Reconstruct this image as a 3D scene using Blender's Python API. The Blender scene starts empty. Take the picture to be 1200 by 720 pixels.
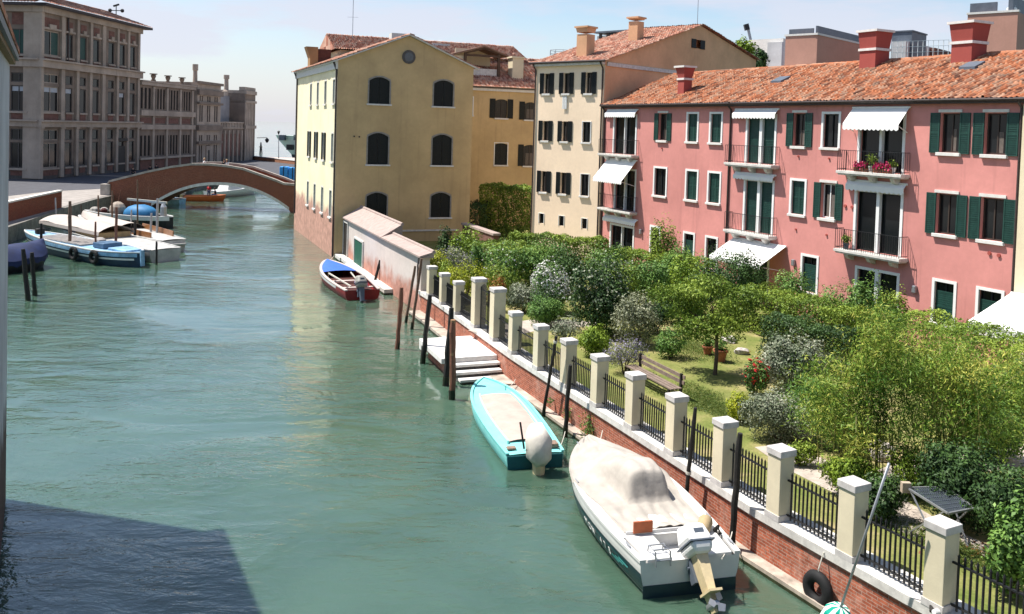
import bpy, bmesh, math, random
import numpy as np
from mathutils import Vector, Matrix
R = math.radians
random.seed(7); rng = np.random.default_rng(7)
scene = bpy.context.scene
COL = scene.collection

# ------------------------------------------------------------------ camera
CF, CCX, CCY, CROLL, CPITCH, CH = 1037.297, 600.0, 188.865, 0.0302279, 0.0373245, 10.0
_cr, _sr, _cp, _sp = math.cos(CROLL), math.sin(CROLL), math.cos(CPITCH), math.sin(CPITCH)
_fw = np.array([0, _cp, -_sp]); _rt = np.array([1.0, 0, 0]); _up = np.array([0, _sp, _cp])
C_R = _cr * _rt + _sr * _up; C_U = -_sr * _rt + _cr * _up; C_W = _fw
cam_d = bpy.data.cameras.new('camera'); cam = bpy.data.objects.new('camera', cam_d); COL.objects.link(cam)
cam.matrix_world = Matrix(((C_R[0], C_U[0], -C_W[0], 0), (C_R[1], C_U[1], -C_W[1], 0), (C_R[2], C_U[2], -C_W[2], CH), (0, 0, 0, 1)))
cam_d.sensor_width = 36.0; cam_d.lens = CF / 1200 * 36.0
cam_d.shift_x = 0.0; cam_d.shift_y = -(360 - CCY) / 1200
cam_d.clip_start = 0.05; cam_d.clip_end = 20000
scene.camera = cam

# ------------------------------------------------------------------ sky and sun
SUN_AZ, SUN_EL = R(-75.5), R(62)
SDIR = Vector((math.sin(SUN_AZ) * math.cos(SUN_EL), math.cos(SUN_AZ) * math.cos(SUN_EL), math.sin(SUN_EL)))
world = bpy.data.worlds.new('World'); scene.world = world; world.use_nodes = True
nt = world.node_tree; nt.nodes.clear()
wo = nt.nodes.new('ShaderNodeOutputWorld'); bg = nt.nodes.new('ShaderNodeBackground')
sky = nt.nodes.new('ShaderNodeTexSky'); sky.sky_type = 'NISHITA'; sky.sun_disc = False
sky.sun_elevation = SUN_EL; sky.sun_rotation = SUN_AZ; sky.air_density = 1.0; sky.dust_density = .8; sky.ozone_density = 1.0
tc = nt.nodes.new('ShaderNodeTexCoord'); mp = nt.nodes.new('ShaderNodeMapping'); mp.inputs['Scale'].default_value = (2.0, 2.0, 9.0)
mp.inputs['Rotation'].default_value = (0, R(6), R(20))
ns = nt.nodes.new('ShaderNodeTexNoise'); ns.inputs['Scale'].default_value = 2.3; ns.inputs['Detail'].default_value = 6; ns.inputs['Roughness'].default_value = .55
rp = nt.nodes.new('ShaderNodeValToRGB'); rp.color_ramp.elements[0].position = .43; rp.color_ramp.elements[1].position = .60
rp.color_ramp.elements[1].color = (.8, .8, .8, 1)
sx = nt.nodes.new('ShaderNodeSeparateXYZ'); mr = nt.nodes.new('ShaderNodeMapRange')
mr.inputs['From Min'].default_value = -.02; mr.inputs['From Max'].default_value = .13; mr.inputs['To Min'].default_value = .88; mr.inputs['To Max'].default_value = 0.0
mxm = nt.nodes.new('ShaderNodeMath'); mxm.operation = 'MAXIMUM'
mx = nt.nodes.new('ShaderNodeMix'); mx.data_type = 'RGBA'
SKY_CLOUD = (4.7, 4.75, 5.45, 1)
mx.inputs['B'].default_value = SKY_CLOUD
L = nt.links.new
L(tc.outputs['Generated'], mp.inputs['Vector']); L(mp.outputs[0], ns.inputs['Vector']); L(ns.outputs[0], rp.inputs[0])
L(tc.outputs['Generated'], sx.inputs[0]); L(sx.outputs['Z'], mr.inputs['Value'])
fall = nt.nodes.new('ShaderNodeMapRange'); fall.inputs['From Min'].default_value = .10; fall.inputs['From Max'].default_value = .34; fall.inputs['To Min'].default_value = 1.0; fall.inputs['To Max'].default_value = .12
fm = nt.nodes.new('ShaderNodeMath'); fm.operation = 'MULTIPLY'
L(sx.outputs['Z'], fall.inputs['Value']); L(rp.outputs[0], fm.inputs[0]); L(fall.outputs[0], fm.inputs[1])
L(fm.outputs[0], mxm.inputs[0]); L(mr.outputs[0], mxm.inputs[1])
L(mxm.outputs[0], mx.inputs['Factor']); L(sky.outputs[0], mx.inputs['A']); L(mx.outputs['Result'], bg.inputs['Color']); L(bg.outputs[0], wo.inputs[0])
bg.inputs['Strength'].default_value = 0.094
sl = bpy.data.lights.new('sun', 'SUN'); sl.energy = 5.0; sl.angle = R(.53); sl.color = (1.0, .955, .88)
so = bpy.data.objects.new('sun', sl); COL.objects.link(so); so.rotation_euler = SDIR.to_track_quat('Z', 'Y').to_euler()
so.location = (-30, 20, 60)
scene.view_settings.view_transform = 'Standard'; scene.view_settings.look = 'None'
scene.view_settings.exposure = 0.83; scene.view_settings.gamma = 1.0; scene.view_settings.use_curve_mapping = False
scene.cycles.max_bounces = 6; scene.cycles.diffuse_bounces = 3; scene.cycles.glossy_bounces = 3
scene.cycles.transmission_bounces = 3; scene.cycles.transparent_max_bounces = 6
scene.cycles.caustics_reflective = False; scene.cycles.caustics_refractive = False
scene.cycles.sample_clamp_indirect = 8

# ------------------------------------------------------------------ measuring helpers (1200 x 720 photo pixels to metres)
def ray(x, y):
    return (x - CCX) / CF * C_R - (y - CCY) / CF * C_U + C_W
def at(x, y, Z):
    d = ray(x, y); t = (Z - CH) / d[2]; p = d * t; return np.array([p[0], p[1], Z])
def atY(x, y, Y):
    d = ray(x, y); t = Y / d[1]; p = d * t; return np.array([p[0], Y, p[2] + CH])

class Frame:
    """A vertical facade plane: u runs along it, d outward, z up."""
    def __init__(s, O, az, side=1):
        s.O = np.array([O[0], O[1], 0.0]); s.az = az
        s.t = np.array([math.sin(az), math.cos(az), 0.0]); s.n = side * np.array([-math.cos(az), math.sin(az), 0.0])
    def pt(s, u, d, z):
        return s.O + s.t * u + s.n * d + np.array([0, 0, z])
    def uz(s, x, y, d=0.0):
        r = ray(x, y); o = s.O + s.n * d
        k = (s.n @ (o - np.array([0, 0, CH]))) / (s.n @ r)
        p = r * k + np.array([0, 0, CH]); q = p - o
        return float(q @ s.t), float(p[2])
    def off(s, u, d, az2=None, side=1):
        p = s.pt(u, d, 0); return Frame(p[:2], s.az if az2 is None else az2, side)

# ------------------------------------------------------------------ materials
MATS = {}
def _new(name):
    m = bpy.data.materials.new(name); m.use_nodes = True
    n = m.node_tree.nodes; b = n['Principled BSDF']; return m, n, m.node_tree.links, b
def mat(name, col, rough=.7, var=.15, scale=3.0, metal=0.0, spec=.3, bump=0.0, bscale=40.0, col2=None, streak=0.0):
    """plain colour broken up by two scales of noise; col2 = second tone; streak = vertical run-off stains"""
    if name in MATS: return MATS[name]
    m, n, l, b = _new(name)
    b.inputs['Roughness'].default_value = rough; b.inputs['Metallic'].default_value = metal; b.inputs['Specular IOR Level'].default_value = spec
    g = n.new('ShaderNodeNewGeometry')
    t1 = n.new('ShaderNodeTexNoise'); t1.inputs['Scale'].default_value = scale; t1.inputs['Detail'].default_value = 6; t1.inputs['Roughness'].default_value = .65
    l.new(g.outputs['Position'], t1.inputs['Vector'])
    r = n.new('ShaderNodeValToRGB'); r.color_ramp.elements[0].position = .3; r.color_ramp.elements[1].position = .7
    c = np.array(col); d = np.array(col2) if col2 is not None else c * (1 - var)
    u = np.minimum(c * (1 + var * .6), 1)
    r.color_ramp.elements[0].color = (*d, 1); r.color_ramp.elements[1].color = (*u, 1)
    l.new(t1.outputs[0], r.inputs[0]); out = r.outputs[0]
    if streak:
        mp = n.new('ShaderNodeMapping'); mp.inputs['Scale'].default_value = (2.2, 2.2, .12); l.new(g.outputs['Position'], mp.inputs[0])
        t2 = n.new('ShaderNodeTexNoise'); t2.inputs['Scale'].default_value = 1.6; t2.inputs['Detail'].default_value = 5; l.new(mp.outputs[0], t2.inputs['Vector'])
        r2 = n.new('ShaderNodeValToRGB'); r2.color_ramp.elements[0].position = .52; r2.color_ramp.elements[1].position = .75
        l.new(t2.outputs[0], r2.inputs[0])
        ml = n.new('ShaderNodeMath'); ml.operation = 'MULTIPLY'; ml.inputs[1].default_value = streak; l.new(r2.outputs[0], ml.inputs[0])
        x = n.new('ShaderNodeMix'); x.data_type = 'RGBA'; x.inputs['B'].default_value = (*(c * .45), 1)
        l.new(ml.outputs[0], x.inputs['Factor']); l.new(out, x.inputs['A']); out = x.outputs['Result']
    l.new(out, b.inputs['Base Color'])
    if bump:
        t3 = n.new('ShaderNodeTexNoise'); t3.inputs['Scale'].default_value = bscale; t3.inputs['Detail'].default_value = 4; l.new(g.outputs['Position'], t3.inputs['Vector'])
        bp = n.new('ShaderNodeBump'); bp.inputs['Strength'].default_value = bump; bp.inputs['Distance'].default_value = .02
        l.new(t3.outputs[0], bp.inputs['Height']); l.new(bp.outputs[0], b.inputs['Normal'])
    MATS[name] = m; return m
def stucco(name, col, low=None, lowz=3.0, patch=.25, dark=.72):
    """painted plaster: broad weathering, run-off streaks, and (low) a damp stained band with an uneven upper edge"""
    if name in MATS: return MATS[name]
    m, n, l, b = _new(name); b.inputs['Roughness'].default_value = .9; b.inputs['Specular IOR Level'].default_value = .15
    g = n.new('ShaderNodeNewGeometry'); c = np.array(col)
    def noise(scale, detail=6, vec=None, rough=.6):
        t = n.new('ShaderNodeTexNoise'); t.inputs['Scale'].default_value = scale; t.inputs['Detail'].default_value = detail; t.inputs['Roughness'].default_value = rough
        l.new(vec if vec is not None else g.outputs['Position'], t.inputs['Vector']); return t.outputs[0]
    def ramp(src, a, bb, ca=(0, 0, 0, 1), cb=(1, 1, 1, 1)):
        r = n.new('ShaderNodeValToRGB'); r.color_ramp.elements[0].position = a; r.color_ramp.elements[1].position = bb
        r.color_ramp.elements[0].color = ca; r.color_ramp.elements[1].color = cb; l.new(src, r.inputs[0]); return r.outputs[0]
    def mix(f, A, B):
        x = n.new('ShaderNodeMix'); x.data_type = 'RGBA'
        for s, v in (('Factor', f), ('A', A), ('B', B)):
            if hasattr(v, 'links'): l.new(v, x.inputs[s])
            else: x.inputs[s].default_value = v
        return x.outputs['Result']
    base = ramp(noise(.35), .35, .68, (*(c * dark), 1), (*np.minimum(c * 1.06, 1), 1))
    fine = ramp(noise(5.0), .38, .62)
    base = mix(fine, mix(.12, base, (*(c * .6), 1)), base)
    mp = n.new('ShaderNodeMapping'); mp.inputs['Scale'].default_value = (1.7, 1.7, .09); l.new(g.outputs['Position'], mp.inputs[0])
    st = ramp(noise(1.5, 6, mp.outputs[0]), .56, .80)
    ml = n.new('ShaderNodeMath'); ml.operation = 'MULTIPLY'; ml.inputs[1].default_value = patch; l.new(st, ml.inputs[0])
    base = mix(ml.outputs[0], base, (*(c * np.array([.5, .48, .5])), 1))
    if low is not None:
        s = n.new('ShaderNodeSeparateXYZ'); l.new(g.outputs['Position'], s.inputs[0])
        a = n.new('ShaderNodeMath'); a.operation = 'MULTIPLY_ADD'; l.new(noise(.8), a.inputs[0]); a.inputs[1].default_value = -2.4; l.new(s.outputs['Z'], a.inputs[2])
        mr = n.new('ShaderNodeMapRange'); mr.inputs['From Min'].default_value = lowz - 1.6; mr.inputs['From Max'].default_value = lowz - .9; mr.inputs['To Min'].default_value = .95; mr.inputs['To Max'].default_value = 0
        l.new(a.outputs[0], mr.inputs['Value'])
        lw = np.array(low); lc = ramp(noise(2.2), .35, .7, (*(lw * .65), 1), (*np.minimum(lw * 1.15, 1), 1))
        base = mix(mr.outputs[0], base, lc)
    l.new(base, b.inputs['Base Color'])
    bp = n.new('ShaderNodeBump'); bp.inputs['Strength'].default_value = .25; bp.inputs['Distance'].default_value = .01
    l.new(noise(22, 4), bp.inputs['Height']); l.new(bp.outputs[0], b.inputs['Normal'])
    MATS[name] = m; return m
def brick_mat(name, a, b_, mortar, scale=1.0, patch=None):
    """brick courses laid in the mesh's metre UVs"""
    if name in MATS: return MATS[name]
    m, n, l, b = _new(name); b.inputs['Roughness'].default_value = .9; b.inputs['Specular IOR Level'].default_value = .1
    uv = n.new('ShaderNodeUVMap'); g = n.new('ShaderNodeNewGeometry')
    t = n.new('ShaderNodeTexBrick'); l.new(uv.outputs[0], t.inputs['Vector'])
    t.inputs['Scale'].default_value = scale; t.inputs['Brick Width'].default_value = .26; t.inputs['Row Height'].default_value = .075; t.inputs['Mortar Size'].default_value = .009
    t.inputs['Color1'].default_value = (*a, 1); t.inputs['Color2'].default_value = (*b_, 1); t.inputs['Mortar'].default_value = (*mortar, 1); t.inputs['Bias'].default_value = -.1
    no = n.new('ShaderNodeTexNoise'); no.inputs['Scale'].default_value = 1.1; no.inputs['Detail'].default_value = 7; no.inputs['Roughness'].default_value = .7; l.new(g.outputs['Position'], no.inputs['Vector'])
    r = n.new('ShaderNodeValToRGB'); r.color_ramp.elements[0].position = .5; r.color_ramp.elements[1].position = .72; l.new(no.outputs[0], r.inputs[0])
    ml = n.new('ShaderNodeMath'); ml.operation = 'MULTIPLY'; ml.inputs[1].default_value = .75; l.new(r.outputs[0], ml.inputs[0])
    x = n.new('ShaderNodeMix'); x.data_type = 'RGBA'; l.new(ml.outputs[0], x.inputs['Factor']); l.new(t.outputs['Color'], x.inputs['A'])
    x.inputs['B'].default_value = (*(patch or mortar), 1)
    no2 = n.new('ShaderNodeTexNoise'); no2.inputs['Scale'].default_value = 9; no2.inputs['Detail'].default_value = 3; l.new(g.outputs['Position'], no2.inputs['Vector'])
    hv = n.new('ShaderNodeHueSaturation'); mr = n.new('ShaderNodeMapRange'); mr.inputs['To Min'].default_value = .35; mr.inputs['To Max'].default_value = 1.6
    l.new(no2.outputs[0], mr.inputs['Value']); l.new(mr.outputs[0], hv.inputs['Value']); l.new(x.outputs['Result'], hv.inputs['Color'])
    l.new(hv.outputs[0], b.inputs['Base Color'])
    bp = n.new('ShaderNodeBump'); bp.inputs['Strength'].default_value = .5; bp.inputs['Distance'].default_value = .01; l.new(t.outputs['Fac'], bp.inputs['Height']); bp.invert = True
    l.new(bp.outputs[0], b.inputs['Normal'])
    MATS[name] = m; return m
def tile_mat(name, cols):
    """each clay tile its own tone (UV counted in tiles), lichen and soot over them"""
    if name in MATS: return MATS[name]
    m, n, l, b = _new(name); b.inputs['Roughness'].default_value = .9; b.inputs['Specular IOR Level'].default_value = .1
    uv = n.new('ShaderNodeUVMap'); fl = n.new('ShaderNodeVectorMath'); fl.operation = 'FLOOR'; l.new(uv.outputs[0], fl.inputs[0])
    wn = n.new('ShaderNodeTexWhiteNoise'); wn.noise_dimensions = '2D'; l.new(fl.outputs[0], wn.inputs['Vector'])
    r = n.new('ShaderNodeValToRGB'); e = r.color_ramp.elements
    while len(e) < len(cols): e.new(.5)
    for i, c in enumerate(cols): e[i].position = i / (len(cols) - 1); e[i].color = (*c, 1)
    l.new(wn.outputs['Value'], r.inputs[0])
    g = n.new('ShaderNodeNewGeometry'); no = n.new('ShaderNodeTexNoise'); no.inputs['Scale'].default_value = 1.3; no.inputs['Detail'].default_value = 7; no.inputs['Roughness'].default_value = .7
    l.new(g.outputs['Position'], no.inputs['Vector'])
    r2 = n.new('ShaderNodeValToRGB'); r2.color_ramp.elements[0].position = .50; r2.color_ramp.elements[1].position = .72; l.new(no.outputs[0], r2.inputs[0])
    ml = n.new('ShaderNodeMath'); ml.operation = 'MULTIPLY'; ml.inputs[1].default_value = .75; l.new(r2.outputs[0], ml.inputs[0])
    x = n.new('ShaderNodeMix'); x.data_type = 'RGBA'; l.new(ml.outputs[0], x.inputs['Factor']); l.new(r.outputs[0], x.inputs['A']); x.inputs['B'].default_value = (.20, .14, .11, 1)
    l.new(x.outputs['Result'], b.inputs['Base Color']); MATS[name] = m; return m
def glass_mat(name='window_glass', col=(.010, .012, .013), rough=.10):
    if name in MATS: return MATS[name]
    m, n, l, b = _new(name); b.inputs['Base Color'].default_value = (*col, 1); b.inputs['Roughness'].default_value = rough; b.inputs['Specular IOR Level'].default_value = .28
    MATS[name] = m; return m
def leaf_mat(name, dark, mid, light, trans=.25):
    if name in MATS: return MATS[name]
    m, n, l, b = _new(name); b.inputs['Roughness'].default_value = .55; b.inputs['Specular IOR Level'].default_value = .25
    a = n.new('ShaderNodeAttribute'); a.attribute_name = 'rnd'
    r = n.new('ShaderNodeValToRGB'); e = r.color_ramp.elements; e.new(.5)
    for i, c in enumerate((dark, mid, light)): e[i].position = (0, .5, 1)[i]; e[i].color = (*c, 1)
    l.new(a.outputs['Fac'], r.inputs[0]); l.new(r.outputs[0], b.inputs['Base Color'])
    tr = n.new('ShaderNodeBsdfTranslucent'); l.new(r.outputs[0], tr.inputs['Color'])
    ms = n.new('ShaderNodeMixShader'); ms.inputs[0].default_value = trans
    o = n['Material Output']; l.new(b.outputs[0], ms.inputs[1]); l.new(tr.outputs[0], ms.inputs[2]); l.new(ms.outputs[0], o.inputs['Surface'])
    MATS[name] = m; return m

# ------------------------------------------------------------------ mesh collecting
class MB:
    def __init__(s): s.v = []; s.f = []; s.uv = None
    def add(s, V, F):
        o = len(s.v); s.v += [tuple(map(float, p)) for p in V]; s.f += [tuple(i + o for i in f) for f in F]; return s
    def hexa(s, P):   # 8 points: bottom ring 0-3, top ring 4-7
        return s.add(P, [(3, 2, 1, 0), (4, 5, 6, 7), (0, 1, 5, 4), (1, 2, 6, 5), (2, 3, 7, 6), (3, 0, 4, 7)])
    def box(s, x0, x1, y0, y1, z0, z1):
        return s.hexa([(x0, y0, z0), (x1, y0, z0), (x1, y1, z0), (x0, y1, z0), (x0, y0, z1), (x1, y0, z1), (x1, y1, z1), (x0, y1, z1)])
    def fbox(s, F, u0, u1, d0, d1, z0, z1, taper=0.0):
        """box in a facade frame; taper widens the top on every side"""
        k = taper
        return s.hexa([F.pt(u0, d0, z0), F.pt(u1, d0, z0), F.pt(u1, d1, z0), F.pt(u0, d1, z0),
                       F.pt(u0 - k, d0 - k, z1), F.pt(u1 + k, d0 - k, z1), F.pt(u1 + k, d1 + k, z1), F.pt(u0 - k, d1 + k, z1)])
    def quad(s, *P): return s.add(P, [tuple(range(len(P)))])
    def prism(s, P, h):  # polygon P (list of 3-D points), extruded by vector h
        n = len(P); h = np.array(h, float); Q = [np.array(p, float) + h for p in P]
        return s.add(list(P) + Q, [tuple(range(n))[::-1], tuple(range(n, 2 * n))] + [(i, (i + 1) % n, n + (i + 1) % n, n + i) for i in range(n)])
    def bar(s, a, b, w, h=None):
        a = np.array(a, float); b = np.array(b, float); h = w if h is None else h
        d = b - a; d /= np.linalg.norm(d); r = np.array([0, 0, 1.0]) if abs(d[2]) < .95 else np.array([1.0, 0, 0])
        x = np.cross(d, r); x /= np.linalg.norm(x); y = np.cross(x, d)
        P = [p + x * sx_ * w / 2 + y * sy_ * h / 2 for p in (a, b) for sx_, sy_ in ((-1, -1), (1, -1), (1, 1), (-1, 1))]
        return s.hexa(P)
    def tube(s, pts, rad, n=8, caps=True):
        pts = [np.array(p, float) for p in pts]; rad = rad if hasattr(rad, '__len__') else [rad] * len(pts)
        V = []; F = []; ref = None
        for i, p in enumerate(pts):
            d = pts[min(i + 1, len(pts) - 1)] - pts[max(i - 1, 0)]; d = d / (np.linalg.norm(d) + 1e-9)
            if ref is None: ref = np.array([1.0, 0, 0]) if abs(d[0]) < .8 else np.array([0, 1.0, 0])
            x = np.cross(d, ref); x /= np.linalg.norm(x); y = np.cross(d, x); ref = -y if False else ref
            V += [p + rad[i] * (x * math.cos(2 * math.pi * k / n) + y * math.sin(2 * math.pi * k / n)) for k in range(n)]
        for i in range(len(pts) - 1):
            F += [(i * n + k, i * n + (k + 1) % n, (i + 1) * n + (k + 1) % n, (i + 1) * n + k) for k in range(n)]
        if caps: F += [tuple(range(n))[::-1], tuple(range((len(pts) - 1) * n, len(pts) * n))]
        return s.add(V, F)
    def lathe(s, c, prof, n=12):  # prof: [(r, z)]
        c = np.array(c, float)
        return s.tube([c + np.array([0, 0, z]) for r, z in prof], [r for r, z in prof], n)
    def ball(s, c, r, n=8, m=6):
        c = np.array(c, float); r = np.array(r if hasattr(r, '__len__') else (r, r, r), float)
        V = [c + r * np.array([math.sin(math.pi * j / m) * math.cos(2 * math.pi * i / n), math.sin(math.pi * j / m) * math.sin(2 * math.pi * i / n), math.cos(math.pi * j / m)]) for j in range(1, m) for i in range(n)]
        V += [c + r * np.array([0, 0, 1]), c - r * np.array([0, 0, 1])]; a = len(V) - 2
        F = [((j) * n + i, (j + 1) * n + i, (j + 1) * n + (i + 1) % n, j * n + (i + 1) % n) for j in range(m - 2) for i in range(n)]
        F += [(i, (i + 1) % n, a) for i in range(n)] + [((m - 2) * n + (i + 1) % n, (m - 2) * n + i, a + 1) for i in range(n)]
        return s.add(V, F)
    def build(s, name, m, parent=None, smooth=False, local=False, bevel=0.0):
        me = bpy.data.meshes.new(name)
        off = np.zeros(3)
        if parent is not None and not local: off = WLOC[parent.name]
        V = np.array(s.v, float) - (0 if local else off)
        me.from_pydata([tuple(p) for p in V], [], s.f); me.update()
        o = bpy.data.objects.new(name, me); COL.objects.link(o)
        if m: me.materials.append(m)
        auto_uv(me, s.uv)
        if smooth: me.shade_smooth()
        if bevel:
            b = o.modifiers.new('bevel', 'BEVEL'); b.width = bevel; b.segments = 2; b.limit_method = 'ANGLE'
        if parent is not None: o.parent = parent
        WLOC[o.name] = off if parent is not None else np.zeros(3)
        return o
WLOC = {}
def auto_uv(me, given=None):
    uv = me.uv_layers.new(name='UVMap'); n = len(me.loops)
    if given is not None: uv.data.foreach_set('uv', np.asarray(given, np.float32).ravel()); return
    if n == 0: return
    co = np.empty(len(me.vertices) * 3); me.vertices.foreach_get('co', co); co = co.reshape(-1, 3)
    vi = np.empty(n, int); me.loops.foreach_get('vertex_index', vi)
    nf = len(me.polygons); nr = np.empty(nf * 3); me.polygons.foreach_get('normal', nr); nr = nr.reshape(-1, 3)
    lt = np.empty(nf, int); me.polygons.foreach_get('loop_total', lt); N = np.repeat(nr, lt, 0); P = co[vi]
    h = np.hypot(N[:, 0], N[:, 1]) + 1e-9; flat = np.abs(N[:, 2]) > .75
    U = np.where(flat, P[:, 0], (P[:, 0] * -N[:, 1] + P[:, 1] * N[:, 0]) / h); W_ = np.where(flat, P[:, 1], P[:, 2])
    uv.data.foreach_set('uv', np.stack([U, W_], 1).astype(np.float32).ravel())
def tag(o, label=None, cat=None, group=None, kind=None):
    for k, v in (('label', label), ('category', cat), ('group', group), ('kind', kind)):
        if v: o[k] = v
    return o
def thing(name, loc, label, cat, group=None, rz=0.0):
    o = bpy.data.objects.new(name, None); COL.objects.link(o); o.location = tuple(map(float, loc)); o.rotation_euler = (0, 0, rz)
    o.empty_display_size = .3; WLOC[o.name] = np.array(loc, float); return tag(o, label, cat, group)
def part(name, mb, m, root, **k): return mb.build(name, m, root, **k)
def copy_tree(o, parent=None):
    c = o.copy(); COL.objects.link(c)
    if parent is not None: c.parent = parent
    for ch in list(o.children): copy_tree(ch, c)
    return c

# ------------------------------------------------------------------ facades
def facade(mb, F, u0, u1, z0, z1, holes, reveal=.22, arch=0.0, top=None, d=0.0, sides=True):
    """wall sheet with real openings and reveals; top = list of (u, z) above z1 for a gable"""
    us = sorted({u0, u1, *[h[0] for h in holes], *[h[1] for h in holes]}); zs = sorted({z0, z1, *[h[2] for h in holes], *[h[3] for h in holes]})
    us = [u for u in us if u0 <= u <= u1]; zs = [z for z in zs if z0 <= z <= z1]
    for a, b in zip(us[:-1], us[1:]):
        for c, e in zip(zs[:-1], zs[1:]):
            mu, mz = (a + b) / 2, (c + e) / 2
            if any(h[0] < mu < h[1] and h[2] < mz < h[3] for h in holes): continue
            mb.quad(F.pt(a, d, c), F.pt(b, d, c), F.pt(b, d, e), F.pt(a, d, e))
    for h in holes:
        a, b, c, e = h[:4]; k = d - reveal
        for p, q in (((a, c), (a, e)), ((b, c), (b, e)), ((a, c), (b, c)), ((a, e), (b, e))):
            mb.quad(F.pt(p[0], d, p[1]), F.pt(q[0], d, q[1]), F.pt(q[0], k, q[1]), F.pt(p[0], k, p[1]))
        if arch:  # segmental head: fill the two top corners
            w = b - a; n = 8; pts = [(a + w * i / n, e - arch * (2 * i / n - 1) ** 2) for i in range(n + 1)]
            for (pa, za), (pb, zb) in zip(pts[:-1], pts[1:]):
                if e - min(za, zb) > 1e-4:
                    mb.quad(F.pt(pa, d - .004, za), F.pt(pb, d - .004, zb), F.pt(pb, d - .004, e), F.pt(pa, d - .004, e))
                mb.quad(F.pt(pa, d - .004, za), F.pt(pb, d - .004, zb), F.pt(pb, k, zb), F.pt(pa, k, za))
    if top: mb.quad(*[F.pt(u, d, z) for u, z in [(u0, z1), (u1, z1)] + top])
def tiles(name, O, e, s_, width, length, m, root, p=.21, row=.38, h=.062, jit=.013, seed=1):
    """barrel-tile roof sheet: O = lower corner at the eave, e = along the eave, s_ = up the slope"""
    O, e, s_ = (np.array(v, float) for v in (O, e, s_)); e /= np.linalg.norm(e); s_ /= np.linalg.norm(s_); up = np.cross(e, s_); up = up if up[2] > 0 else -up
    g = np.random.default_rng(seed); nc = max(2, int(round(width / p))); nr = max(2, int(round(length / row))); p = width / nc; row = length / nr
    K = 6; prof = np.array([0, .72, .98, .98, .72, 0, -.0]); xs = np.array([0, .1, .28, .44, .62, .72, 1.0]) ; prof = prof[:K]; xs = xs[:K]
    nx = nc * K + 1; X = np.concatenate([(np.arange(nc)[:, None] + xs[None]).ravel(), [nc]]) * p; Z = np.concatenate([np.tile(prof, nc), [0]]) * h
    col = np.minimum((np.arange(nx) // K), nc - 1)
    rows = []; 
    jz = g.normal(0, jit, (nr, nc)); js = g.normal(0, jit * 1.6, (nr, nc)); jx = g.normal(0, jit * .5, (nr, nc))
    for j in range(nr):
        for t, lift in ((0.0, .05), (1.0, 0.0)):
            sv = (j + t) * row + (js[j][col] if t == 0 else js[min(j + 1, nr - 1)][col])
            if j == 0 and t == 0: sv = sv - .05
            z = Z + lift + jz[j][col] * (prof[np.arange(nx) % K] > .5)
            rows.append(O[None] + e[None] * (X + jx[j][col])[:, None] + s_[None] * sv[:, None] + up[None] * z[:, None])
    V = np.concatenate(rows); R2 = 2 * nr
    a = (np.arange(R2 - 1)[:, None] * nx + np.arange(nx - 1)[None]).ravel(); F = np.stack([a, a + 1, a + 1 + nx, a + nx], 1)
    me = bpy.data.meshes.new(name); off = WLOC[root.name] if root is not None else np.zeros(3)
    me.vertices.add(len(V)); me.vertices.foreach_set('co', (V - off).ravel()); me.loops.add(F.size); me.loops.foreach_set('vertex_index', F.ravel().astype(np.int32))
    me.polygons.add(len(F)); me.polygons.foreach_set('loop_start', np.arange(0, F.size, 4, dtype=np.int32)); me.polygons.foreach_set('loop_total', np.full(len(F), 4, np.int32)); me.update(calc_edges=True)
    # face k sits in strip r = k // (nx-1), column c = k % (nx-1)
    r_ = np.arange(R2 - 1).repeat(nx - 1); c_ = np.tile(np.arange(nx - 1), R2 - 1)
    tu = c_ // K + .5 + (seed * 13 % 97); tv = r_ // 2 + .5; ch = (c_ % K == K - 1); tu = tu + np.where(ch, 400, 0)
    auto_uv(me, np.repeat(np.stack([tu, tv], 1), 4, 0)); me.materials.append(m)
    o = bpy.data.objects.new(name, me); COL.objects.link(o)
    if root is not None: o.parent = root
    WLOC[o.name] = off; return o

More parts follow.
